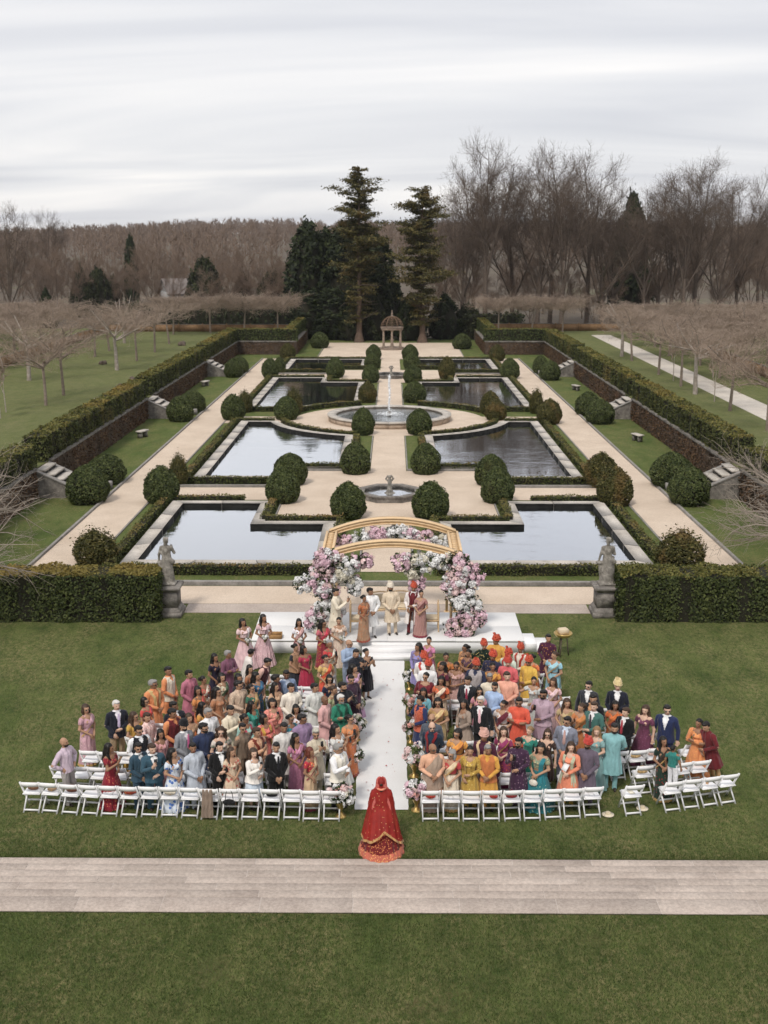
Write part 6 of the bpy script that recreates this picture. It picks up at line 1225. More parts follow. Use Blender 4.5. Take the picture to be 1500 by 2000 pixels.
# ------------------------------------------------------------------ white folding chairs
def make_chair():
    root = link('folding_chair', None, category='chair', group='white folding chairs in curved rows')
    W_ = M['white']
    link('seat', MB().box(-.205, .205, -.17, .20, .425, .455, bev=.008).build('seat', [W_]), root)
    link('seat_pad', MB().box(-.19, .19, -.155, .185, .4555, .485, bev=.015).build('seat_pad', [M['pad']]), root)
    pts = [(x, -.235-.025*(1-(x/.2)**2), .735) for x in np.linspace(-.2, .2, 9)]; mb = MB()
    V = []
    for x, y, z in pts: V += [(x, y-.011, z-.062), (x, y+.011, z-.062), (x, y+.011-.012, z+.045+.012*(1-(x/.2)**2)), (x, y-.011-.012, z+.045+.012*(1-(x/.2)**2))]
    F = [(i*4+k, i*4+(k+1) % 4, (i+1)*4+(k+1) % 4, (i+1)*4+k) for i in range(8) for k in range(4)]+[(3,2,1,0), (32,33,34,35)]; mb.add(V, np.array(F)); link('backrest', mb.build('backrest', [W_]), root)
    def bar(a, b, w=.017, d=.014): 
        a, b = np.array(a), np.array(b); V = [];
        for p in (a, b): V += [(p[0]-w, p[1]-d, p[2]), (p[0]+w, p[1]-d, p[2]), (p[0]+w, p[1]+d, p[2]), (p[0]-w, p[1]+d, p[2])]
        return MB().add(V, np.array([(0,1,5,4), (1,2,6,5), (2,3,7,6), (3,0,4,7), (4,5,6,7), (3,2,1,0)]))
    for s in (-1, 1):
        link('front_leg', bar((s*.212, .22, 0), (s*.212, -.25, .79), .016, .022).build('front_leg', [W_]), root)
        link('rear_leg', bar((s*.18, -.235, 0), (s*.18, .15, .424), .0155, .021).build('rear_leg', [W_]), root)
    link('stretcher', MB().box(-.174, .174, -.222, -.196, .035, .075).build('stretcher', [W_]), root)
    link('stretcher', MB().box(-.20, .20, .11, .136, .13, .165).build('stretcher', [W_]), root)
    return root
M['pad'] = plain('seat_vinyl', (.82,.82,.83), .4, var=.02)
proto = make_chair(); used = [False]; CH = {}
ORD = ['first', 'second', 'third', 'fourth', 'fifth', 'sixth', 'seventh', 'eighth', 'ninth', 'tenth', 'eleventh', 'twelfth', 'thirteenth', 'fourteenth', 'fifteenth', 'sixteenth', 'seventeenth', 'eighteenth', 'nineteenth', 'twentieth']
ROWN = ['rearmost', 'second', 'third', 'fourth', 'fifth', 'sixth', 'seventh', 'eighth', 'ninth', 'tenth']
PP = np.array([(p[0], p[1]) for p in PEOPLE]) if PEOPLE else np.zeros((0, 2))
def chair(x, y, rz, label):
    if not used[0]: used[0] = True; o = proto; o.location = (x, y, 0); o.rotation_euler = (0, 0, rz); o['label'] = label
    else: o = copy_tree(proto, (x, y, 0), rz, label=label)
    return o
def curve(side, u): return (.0052*u*u if side < 0 else .0022*u*u+.0014*u**3)
def slope(side, u): return (.0104*u if side < 0 else .0044*u+.0042*u*u)
EXT = {-1: [8.35, 8.0, 7.55, 6.9, 6.2, 5.6, 5.0, 4.6, 4.2], 1: [8.5, 8.0, 7.9, 6.9, 6.3, 5.7, 5.2, 4.9, 4.6]}
def row(side, k):
    yb = 24.06+.89*k; u = .93; n = 0; S = sdn[side]
    while u < EXT[side][k]:
        x = -.25+side*(u+.22)+random.uniform(-.015, .015); y = yb+curve(side, u)+random.uniform(-.025, .025); n += 1; jr = random.uniform(-.05, .05)
        gap = side > 0 and k == 0 and (n in (10, 12))
        if not gap:
            d = np.hypot(PP[:, 0]-x, PP[:, 1]-y).min() if len(PP) else 9
            if k == 0 or d > .36:
                CH[side, k, n] = (chair(x, y, side*slope(side, u)+jr, f'white folding chair, {ORD[n-1]} from the aisle in the {ROWN[k]} {S} row'), x, y, side*slope(side, u))
        u += .475
for side in (-1, 1):
    for k in range(9): row(side, k)

# ------------------------------------------------------------------ people
SKIN = {'a': plain('light_skin', (.58,.38,.28), .55, var=.06), 'b': plain('tan_skin', (.40,.235,.15), .55, var=.06), 'c': plain('brown_skin', (.28,.15,.09), .55, var=.06), 'd': plain('deep_brown_skin', (.17,.09,.055), .55, var=.06)}
HAIR = {'k': plain('black_hair', (.012,.010,.009), .45, var=.3), 'n': plain('brown_hair', (.055,.032,.020), .5, var=.3), 'g': plain('grey_hair', (.26,.25,.24), .6, var=.25), 'w': plain('white_hair', (.60,.58,.55), .6, var=.15), 'r': plain('auburn_hair', (.13,.035,.022), .5, var=.3), 'y': plain('blond_hair', (.24,.15,.075), .5, var=.2)}
DARK = plain('eye_dark', (.02,.015,.012), .3); LIP = plain('lip', (.30,.10,.085), .5); LENS = plain('dark_lens', (.012,.012,.014), .15, spec=.6); SHOE = plain('shoe_leather', (.03,.022,.018), .4)
FCACHE = {}
def fabric(col, pat=''):
    k = (col, pat)
    if k in FCACHE: return FCACHE[k]
    c = lin(col); lum_ = sum(c)/3; c = tuple(min(.82, (v*.84+lum_*.16)*1.0) for v in c); m, t, p, o = new_mat('fabric_'+col); v = opos(t)
    n = noise(t, 4, 5, .6, v); r_ = ramp(t, [(.25, tuple(x*.78 for x in c)), (.75, tuple(min(1, x*1.15) for x in c))]); t.links.new(n.outputs[0], r_.inputs[0]); out_ = r_.outputs[0]
    if pat:
        c2 = lin(pat[1:]); vo = t.nodes.new('ShaderNodeTexVoronoi'); vo.inputs['Scale'].default_value = {'s': 15, 'f': 9, 'd': 22, 'z': 7}[pat[0]]; t.links.new(v, vo.inputs['Vector'])
        lo, hi = {'s': (.22, .28), 'f': (.34, .42), 'd': (.28, .34), 'z': (.45, .55)}[pat[0]]
        r2 = ramp(t, [(lo, (1,1,1)), (hi, (0,0,0))]); t.links.new(vo.outputs[0], r2.inputs[0]); out_ = mixc(t, out_, c2, r2.outputs[0])
    t.links.new(out_, p.inputs['Base Color']); p.inputs['Roughness'].default_value = .8; p.inputs['Specular IOR Level'].default_value = .2; p.inputs['Sheen Weight'].default_value = .15
    w = t.nodes.new('ShaderNodeTexWave'); w.inputs['Scale'].default_value = 3; w.inputs['Distortion'].default_value = 7; w.inputs['Detail'].default_value = 2; t.links.new(v, w.inputs['Vector']); bump(t, p, w.outputs[0], .5, .03)
    FCACHE[k] = m; return m
# arm poses: (elbow, wrist, finger direction) for the figure's own left (+x) side and right (-x) side; the figure faces -y
POSES = {
 'clasp': (((.255,-.02,1.12), (.06,-.225,.98), (-.6,-.1,-.5)), ((-.255,-.02,1.12), (-.06,-.215,1.0), (.6,-.1,-.5))),
 'clasp2': (((.25,.0,1.10), (.05,-.20,.90), (-.5,-.1,-.8)), ((-.26,.0,1.10), (-.07,-.205,.92), (.5,-.1,-.7))),
 'clasp3': (((.265,-.01,1.11), (.03,-.235,1.05), (-.9,.0,-.1)), ((-.25,.02,1.10), (-.13,-.19,.93), (.4,-.2,-.8))),
 'sides': (((.265,.03,1.10), (.28,-.04,.86), (0,-.2,-1)), ((-.265,.03,1.10), (-.28,-.04,.86), (0,-.2,-1))),
 'folded': (((.27,-.06,1.12), (-.07,-.20,1.17), (-1,.1,.2)), ((-.27,-.06,1.12), (.09,-.235,1.14), (1,.1,.1))),
 'phone': (((.25,-.13,1.14), (.07,-.34,1.34), (-.3,-.4,1)), ((-.25,-.13,1.14), (-.07,-.34,1.34), (.3,-.4,1))),
 'one': (((.255,-.02,1.12), (.05,-.22,1.02), (-.8,-.1,-.2)), ((-.26,-.12,1.14), (-.10,-.33,1.30), (.3,-.4,1))),
 'hip': (((.38,.06,1.15), (.20,-.06,1.02), (-.6,-.5,-.5)), ((-.38,.08,1.15), (-.19,-.02,1.0), (.6,-.5,-.5))),
 'behind': (((.26,.08,1.12), (.06,.2,.96), (-.8,.1,-.3)), ((-.26,.08,1.12), (-.06,.22,.97), (.8,.1,-.3))),
 'reach': (((.26,-.02,1.12), (.08,-.22,1.0), (-.7,-.1,-.4)), ((-.36,-.16,1.26), (-.5,-.36,1.36), (-.5,-.7,.2))),
}
def hand(f, w, d, side):
    w = np.array(w, float); d = unit(np.array(d, float)); s = unit(np.cross(d, np.array([0., 1., .15]))); n = np.cross(s, d); pc = w+d*.05
    f.cone(w, w+d*.03, .026, .030, .02); f.cone(pc-s*.018, pc+s*.018, .024, .024, .015); f.cone(w+d*.03, w+d*.085, .031, .030, .012)
    for i, l in enumerate((.055, .066, .070, .062)):
        b = w+d*.088+s*((i-1.5)*.0195); k = b+d*l*.55-n*.008*side; t = k+d*l*.5-n*.022*side; f.chain([b, k, t], [.0095, .009, .0078], .006)
    b = w+d*.035+s*.03*(1 if side > 0 else -1); f.chain([b, b+s*.022*(1 if side > 0 else -1)+d*.028, b+s*.024*(1 if side > 0 else -1)+d*.06], [.012, .011, .009], .008)
def body_mesh(pose, fem=0, yaw=0):
    f = Field((-.62,-.52,-.01), (.62,.42,1.78), .0125)
    sh = .165 if fem else .185
    f.cone((0,.0,.93), (0,.0,1.08), .135, .115, .05, .75).cone((0,0,1.08), (0,0,1.30), .115, .145, .05, .75).cone((-sh+.03,.01,1.385), (sh-.03,.01,1.385), .06, .06, .05)
    if fem: f.ell((.07,-.085,1.265), (.062,.06,.062), .04).ell((-.07,-.085,1.265), (.062,.06,.062), .04)
    f.cone((0,.02,1.38), (0,.005,1.52), .058, .05, .03)
    # head: skull, jaw, brow, nose, ears
    f.ell((0,.012,1.63), (.076,.094,.098), .02).ell((0,-.022,1.575), (.056,.066,.07), .035).ell((0,-.062,1.535), (.028,.026,.022), .02)
    f.cone((0,-.084,1.615), (0,-.103,1.578), .010, .014, .012).ell((0,-.074,1.64), (.05,.018,.014), .015).ell((0,-.084,1.551), (.024,.012,.010), .008)
    for s in (-1, 1): f.ell((s*.078,.015,1.60), (.012,.022,.032), .008)
    for s in (-1, 1):
        f.chain([(s*.09,0,.92), (s*.095,-.015,.50), (s*.10,.01,.10)], [.088, .058, .036], .03); f.cone((s*.10,.03,.05), (s*.115,-.13,.03), .036, .030, .025)
    for side, (el, wr, fd) in zip((1, -1), POSES[pose]):
        f.chain([(side*sh,.01,1.375), el, wr], [.052, .038, .026], .025); hand(f, wr, fd, side)
    V, Q = f.mesh(); c = V[Q].mean(1); mi = np.zeros(len(Q), int)
    for s in (-1, 1):
        mi[(np.abs(c[:, 0]-s*.032) < .013) & (np.abs(c[:, 2]-1.612) < .009) & (c[:, 1] < -.03)] = 1
    mi[(np.abs(c[:, 0]) < .026) & (np.abs(c[:, 2]-1.549) < .010) & (c[:, 1] < -.06)] = 2
    mi[c[:, 2] < .075] = 3
    if yaw:
        w = np.clip((V[:, 2]-1.43)/.10, 0, 1)*yaw; V = np.column_stack([V[:, 0]*np.cos(w)-(V[:, 1]-.01)*np.sin(w), V[:, 0]*np.sin(w)+(V[:, 1]-.01)*np.cos(w)+.01, V[:, 2]])
    return mesh('body', V, Q, [SKIN['b'], DARK, LIP, SHOE], True, mi)
# cloth: rings (z, rx, ry, cy), swept into a sheet
def loft(rings, n=36, rows=30, fold=None, nf=13, ph=0, gap=None):
    R = np.array(rings, float); z = np.linspace(R[0, 0], R[-1, 0], rows); z = np.unique(np.concatenate([z, R[:, 0]])) if R[0, 0] < R[-1, 0] else z
    rx, ry, cy = (np.interp(z, R[:, 0], R[:, i]) for i in (1, 2, 3)); a = np.arange(n)*2*PI/n     # a 0 = front (-y), pi/2 = figure's left (+x)
    fo = np.interp(z, *zip(*fold)) if fold else 0*z
    k = 1+fo[:, None]*(np.sin(nf*a[None]+ph+1.5*z[:, None])+.5*np.sin((nf*2-3)*a[None]+2*ph))
    X = rx[:, None]*k*np.sin(a)[None]; Y = cy[:, None]-ry[:, None]*k*np.cos(a)[None]; V = np.stack([X, Y, np.broadcast_to(z[:, None], X.shape)], -1).reshape(-1, 3); m = len(z)
    i, j = np.meshgrid(np.arange(m-1), np.arange(n), indexing='ij'); F = np.stack([i*n+j, i*n+(j+1) % n, (i+1)*n+(j+1) % n, (i+1)*n+j], -1).reshape(-1, 4)
    if gap is not None:
        am = ((j+.5)*2*PI/n).ravel(); am = np.where(am > PI, am-2*PI, am); zm = ((z[:-1]+z[1:])/2)[i.ravel()]; F = F[~gap(am, zm)]
    return V, F
SHM = [(1.30,.185,.128,.0), (1.36,.205,.115,.005), (1.41,.205,.085,.01), (1.44,.15,.075,.01), (1.465,.085,.072,.01), (1.495,.066,.066,.008)]
SHF = [(1.20,.148,.125,-.012), (1.265,.160,.155,-.02), (1.33,.170,.118,0), (1.39,.182,.085,.01), (1.425,.14,.074,.01), (1.45,.09,.072,.01)]
TORM = [(.88,.185,.14,0), (1.0,.17,.135,0), (1.12,.168,.13,0)]; TORF = [(.90,.185,.145,0), (1.0,.16,.13,0), (1.09,.138,.115,0)]
vneck = lambda z0, z1, w: (lambda a, z: (z > z0) & (np.abs(a) < w*np.clip((z-z0)/(z1-z0), 0, 1)))
def G_(name, rings, **k): V, F = loft(rings, **k); return mesh(name, V, F, [], True)
def two_legs(w0=.075, w1=.10, z0=.03, lo=.0):
    mb = MB()
    for s in (-1, 1):
        pts = [(s*.10, .005, z0), (s*.10, .0, .30), (s*.097, -.012, .52), (s*.09, 0, .80), (s*.075, 0, .96)]; V, F = tube_arrays(pts, [w0, w0*1.0, w0*1.12, w1, w1*1.08], 12, False); mb.add(V, F)
    mb.add(*loft([(.86,.175,.125,0), (1.03,.165,.125,0)], n=20, rows=4)); return mb.build('trousers', [], True)
GAR = {
 'kurta_m': G_('kurta', [(.46,.245,.20,0), (.70,.215,.17,0)]+TORM+SHM, fold=[(.4,.05), (.9,.025), (1.2,.01), (1.5,0)], nf=9),
 'kurta_f': G_('kurta', [(.42,.29,.235,0), (.70,.235,.19,0)]+TORF+SHF, fold=[(.4,.06), (.9,.02), (1.2,.01), (1.45,0)], nf=11, gap=vneck(1.33, 1.45, .8)),
 'coat': G_('coat', [(.40,.255,.205,0), (.70,.22,.175,0)]+[(z,a+.012,b+.012,c) for z,a,b,c in TORM+SHM], fold=[(.4,.04), (.9,.02), (1.2,.01), (1.5,0)], nf=7, gap=lambda a, z: (np.abs(a) < .30) & (z < 1.47)),
 'shirt': G_('shirt', TORM+SHM, fold=[(.85,.03), (1.2,.02), (1.5,0)], nf=8),
 'jacket': G_('jacket', [(z,a+.018,b+.018,c) for z,a,b,c in [(.78,.20,.16,0)]+TORM+SHM[:-1]], fold=[(.7,.02), (1.2,.01), (1.5,0)], nf=6, gap=vneck(1.10, 1.455, .40), n=90, rows=60),
 'vest': G_('vest', [(z,a+.014,b+.014,c) for z,a,b,c in [(.80,.205,.165,0)]+TORM+SHM[:-1]], fold=[(.7,.02), (1.2,.008), (1.5,0)], nf=6, gap=vneck(1.32, 1.47, .4), n=60, rows=40),
 'blouse': G_('blouse', [(1.10,.140,.118,0)]+SHF, gap=vneck(1.31, 1.45, .9)),
 'top_f': G_('top', [(.86,.195,.155,0)]+TORF+SHF, fold=[(.85,.03), (1.2,.01), (1.45,0)], nf=7, gap=vneck(1.33, 1.45, .9)),
 'gown': G_('gown', [(.02,.36,.33,.01), (.4,.29,.26,0), (.75,.225,.19,0)]+TORF+SHF, fold=[(0,.09), (.6,.07), (.95,.02), (1.2,.005), (1.45,0)], nf=12, n=48, gap=vneck(1.32, 1.45, 1.0)),
 'dress': G_('dress', [(.34,.27,.23,0), (.75,.225,.185,0)]+TORF+SHF, fold=[(.3,.07), (.7,.05), (.95,.02), (1.2,.005), (1.45,0)], nf=10, gap=vneck(1.30, 1.45, 1.0)),
 'lehenga': G_('skirt', [(.02,.44,.42,.01), (.4,.34,.32,0), (.8,.225,.18,0), (1.04,.15,.125,0)], fold=[(0,.085), (.7,.06), (1.04,.01)], nf=15, n=56),
 'saree_skirt': G_('saree_skirt', [(.02,.265,.235,.01), (.4,.215,.185,0), (.75,.205,.165,0), (.92,.19,.15,0), (1.06,.148,.125,0)], fold=[(0,.07), (.7,.035), (1.04,.01)], nf=14, n=48),
 'trousers': two_legs(), 'churidar': two_legs(.055, .085), 'wide': two_legs(.09, .11),
}
def torso_pt(a, z, off, fem=True):
    R = np.array(([(.42,.24,.20,0), (.75,.21,.17,0)]+TORF+SHF) if fem else ([(.46,.245,.20,0), (.70,.215,.17,0)]+TORM+SHM)); rx, ry, cy = (np.interp(z, R[:, 0], R[:, i]) for i in (1, 2, 3))
    return np.stack([(rx+off)*np.sin(a), cy-(ry+off)*np.cos(a), z], -1)
def drape(path, n=26, m=7, off=.022, fem=True, wave=.012):
    """cloth band: path rows (t, angle_low, z_low, angle_high, z_high)"""
    P = np.array(path, float); t = np.linspace(0, 1, n); c = [np.interp(t, P[:, 0], P[:, i]) for i in range(1, 5)]; v = np.linspace(0, 1, m)
    A = c[0][:, None]*(1-v)+c[2][:, None]*v; Z = c[1][:, None]*(1-v)+c[3][:, None]*v
    V = torso_pt(A, Z, off+wave*np.sin(v*14+t[:, None]*5)[...], fem).reshape(-1, 3); i, j = np.meshgrid(np.arange(n-1), np.arange(m-1), indexing='ij')
    return V, np.stack([i*m+j, i*m+j+1, (i+1)*m+j+1, (i+1)*m+j], -1).reshape(-1, 4)
def dr(name, *paths, **k):
    mb = MB()
    for p in paths: mb.add(*drape(p, **k))
    return mb.build(name, [], True)
GAR['pallu'] = dr('pallu', [(0,-1.5,.86,-1.4,1.05), (.35,-.5,1.02,-.6,1.22), (.62,.75,1.26,.35,1.40), (.70,1.2,1.42,.75,1.435)], [(0,1.2,1.42,.75,1.435), (.08,2.0,1.40,2.35,1.42), (.35,2.0,1.15,2.9,1.18), (1,1.7,.55,3.0,.6)])
GAR['pallu_border'] = dr('pallu_border', [(0,-1.5,.86,-1.5,.91), (.35,-.5,1.02,-.52,1.07), (.62,.75,1.26,.72,1.29), (.70,1.2,1.42,1.1,1.425)], [(0,1.2,1.42,1.1,1.425), (.08,2.0,1.40,2.05,1.40), (.35,2.0,1.15,2.1,1.15), (1,1.7,.55,1.8,.55)], m=3, off=.029, wave=.0)
GAR['saree_hem'] = G_('hem', [(.018,.272,.242,.01), (.085,.264,.233,.008)], fold=[(0,.07), (.7,.035)], nf=14, n=48, rows=3)
GAR['dupatta'] = dr('dupatta', *[[(0,s*.62,.62,s*1.25,.60), (.5,s*.42,1.15,s*.98,1.12), (.8,s*.5,1.40,s*1.05,1.40), (.88,s*1.7,1.43,s*1.5,1.42), (.93,s*2.5,1.42,s*2.1,1.40), (1,PI*s,1.28,s*2.3,1.24)] for s in (-1, 1)])
GAR['side_dupatta'] = dr('dupatta', [(0,.25,.50,1.2,.48), (.5,.25,1.05,1.05,1.02), (.8,.45,1.39,1.15,1.39), (.86,1.6,1.43,1.55,1.42), (.92,2.6,1.42,2.1,1.40), (1,2.8,.9,1.9,.86)])
GAR['scarf'] = dr('scarf', *[[(0,s*.18,.98,s*.50,.98), (.6,s*.22,1.30,s*.55,1.28), (.8,s*.55,1.46,s*.85,1.43), (.9,s*1.8,1.47,s*1.5,1.43), (1,PI*s,1.44,PI*s,1.38)] for s in (-1, 1)], fem=False)
GAR['shawl'] = dr('shawl', [(0,-2.6,.80,-2.6,1.42), (.25,-1.4,.85,-1.2,1.42), (.5,-.1,.80,.1,1.36), (.8,1.1,.86,1.0,1.42), (1,2.4,.84,2.4,1.42)], off=.05)
GAR['robe_wrap'] = dr('wrap', [(0,-2.4,.62,-2.2,1.05), (.3,-1.0,.60,-.9,1.15), (.6,.3,.62,.15,1.42), (.8,1.3,.64,.8,1.46), (1,2.6,.62,2.3,1.44)], off=.04, fem=False)
GAR['tie'] = mesh('tie', [(-.02,-.147,1.44), (.02,-.147,1.44), (.036,-.158,1.10), (-.036,-.158,1.10), (0,-.158,1.05), (-.02,-.14,1.44), (.02,-.14,1.44), (.036,-.146,1.10), (-.036,-.146,1.10)], [np.array([(3,2,1,0), (5,6,7,8), (0,1,6,5), (1,2,7,6), (3,0,5,8)]), np.array([(2,3,4)])], [])
GAR['bowtie'] = mesh('bowtie', [(0,-.095,1.465), (.055,-.10,1.49), (.055,-.10,1.44), (-.055,-.10,1.49), (-.055,-.10,1.44), (0,-.08,1.465)], np.array([(0,2,1), (0,3,4), (5,1,2), (5,4,3)]), [])
GAR['bowtie_pts'] = None
def sleeve_meshes(pose):
    out_ = {}
    for ln in ('long', 'short'):
        ms = []
        for side, (el, wr, fd) in zip((1, -1), POSES[pose]):
            a0, a, e, w = np.array([side*.11, .01, 1.408]), np.array([side*.175, .01, 1.378]), np.array(el), np.array(wr)
            if ln == 'long': pts = [a0, a, a*.55+e*.45, a*.15+e*.85, e, e*.8+w*.2, e*.4+w*.6, w]; rad = [.052, .077, .066, .057, .055, .052, .047, .042]
            else: pts = [a0*.95, a*.98, a*.7+e*.3, a*.45+e*.55]; rad = [.048, .073, .064, .058]
            P = np.array(pts); Tn = np.linspace(0, 1, len(P)); T2 = np.linspace(0, 1, 15 if ln == 'long' else 7); P2 = np.column_stack([np.interp(T2, Tn, P[:, i]) for i in range(3)]); R2 = np.interp(T2, Tn, rad)+.003*np.sin(T2*40)
            ms.append(MB().tube(P2, R2, 12).build('sleeve', [], True))
        out_[ln] = ms
    return out_
BODY, SLEEVE = {}, {}
# hair and headgear
def hair_cap(kind, seed=3):
    r_ = np.random.default_rng(seed); f = Field((-.26,-.2,1.05), (.26,.28,1.82), .0135); f.D[:] = .12
    f.ell((0,.025,1.645), (.086,.100,.100), .0)
    if kind == 'short': f.ell((0,-.045,1.705), (.066,.052,.035), .03)
    if kind in ('long', 'curly'):
        f.chain([(0,.06,1.66), (0,.10,1.50), (0,.125,1.30), (0,.12,1.16)], [.085, .085, .085, .055], .05)
        for s in (-1, 1): f.chain([(s*.07,.02,1.66), (s*.088,.035,1.55), (s*.105,.03,1.42), (s*.11,-.06,1.28)], [.035, .036, .042, .028], .03)
        if kind == 'curly':
            for i in range(34): a = r_.random()*PI*1.3-.2; f.ell((.115*math.cos(a), .05+.10*math.sin(a), r_.uniform(1.3, 1.66)), (.042,.042,.042), .015)
    if kind == 'bob':
        f.chain([(0,.06,1.66), (0,.085,1.52)], [.088, .085], .03)
        for s in (-1, 1): f.chain([(s*.07,.02,1.66), (s*.088,.025,1.56), (s*.085,.01,1.50)], [.036, .04, .035], .03)
    if kind == 'bun': f.ell((0,.135,1.62), (.055,.055,.055), .02)
    V, Q = f.mesh(); c = V[Q].mean(1); face = (c[:, 1] < -.012-.9*(1.66-c[:, 2])*(c[:, 2] > 1.55)*0) & (c[:, 2] < 1.672-.0*c[:, 1]) & (np.abs(c[:, 0]) < .083) & (c[:, 2] > 1.45)
    low = (kind in ('short', 'bun')) & (c[:, 2] < 1.585); V = V+r_.normal(0, .0022, V.shape); return mesh('hair', V, Q[~(face | low)], [], True)
HAIRM = {k: hair_cap(k) for k in ('short', 'long', 'curly', 'bob', 'bun')}
def fringe_mesh():
    f = Field((-.16,-.16,1.45), (.16,.2,1.8), .0135); f.ell((0,.02,1.60), (.082,.098,.05), .0).ell((0,.09,1.58), (.07,.04,.05), .02); V, Q = f.mesh(); c = V[Q].mean(1); return mesh('hair', V, Q[(c[:, 1] > -.01)], [], True)
HAIRM['fringe'] = fringe_mesh()
def beard_mesh():
    f = Field((-.12,-.16,1.45), (.12,.1,1.62), .012); f.ell((0,-.03,1.548), (.062,.070,.048), .0).ell((0,-.068,1.528), (.036,.03,.03), .015); V, Q = f.mesh(); c = V[Q].mean(1); return mesh('beard', V, Q[c[:, 2] < 1.562], [], True)
BEARD = beard_mesh()
def turban_mesh(fan=True):
    mb = MB()
    for k in range(6):
        z = 1.665+.020*k; R_ = .098-.008*k; tl = .12*(1 if k % 2 else -1); pts = [(R_*math.sin(a), .015-R_*1.1*math.cos(a), z+tl*.15*math.sin(a)+.012*math.cos(a)*-1) for a in np.linspace(0, 2*PI, 21)]; mb.tube(pts, .0215, 7, cap=False)
    mb.lathe([(.09,1.68), (.10,1.75), (.06,1.79), (.01,1.80)], 14, (0,.015,0))
    if fan:
        A = np.linspace(-.7, .7, 7); V = [(-.02+.05*math.sin(a)*.4, -.05, 1.77) for a in A]+[(-.03+.075*math.sin(a), -.05+.02*(i % 2), 1.79+.075*math.cos(a)) for i, a in enumerate(A)]; V += [(x, y+.02, z) for x, y, z in V]
        F = [(i, i+1, 8+i, 7+i) for i in range(6)]+[(21+i, 22+i, 15+i, 14+i) for i in range(6)]; mb.add(V, np.array(F))
    return mb.build('turban', [], True)
TURB = {True: turban_mesh(True), False: turban_mesh(False)}
mbs = MB()
for s in (-1, 1): mbs.lathe([(.001,0), (.026,.004), (.024,.010)], 10, (0,0,0)); 
def glasses_mesh():
    mb = MB()
    for s in (-1, 1):
        V = [(s*.034+.025*math.cos(a), -.100+.012*abs(math.cos(a)), 1.608+.017*math.sin(a)) for a in np.arange(10)*PI/5]; V += [(x, y+.008, z) for x, y, z in V]; V += [(s*.034, -.101, 1.608)]
        mb.add(V, [np.array([(i, (i+1) % 10, 20) for i in range(10)]), np.array([(i, 10+i, 10+(i+1) % 10, (i+1) % 10) for i in range(10)])]); mb.tube([(s*.062, -.09, 1.615), (s*.083, -.0, 1.618)], .004, 4)
    mb.tube([(-.008,-.102,1.612), (.008,-.102,1.612)], .004, 4); return mb.build('sunglasses', [LENS])
GLASS = glasses_mesh()
PHONE = MB().box(-.036, .036, -.004, .004, 0, .15, bev=.003).build('phone', [LENS])
def put(root, me, name, mat, sub=None):
    o = link(name, me, root)
    if not me.materials: me.materials.append(None)
    o.material_slots[0].link = 'OBJECT'; o.material_slots[0].material = mat; return o
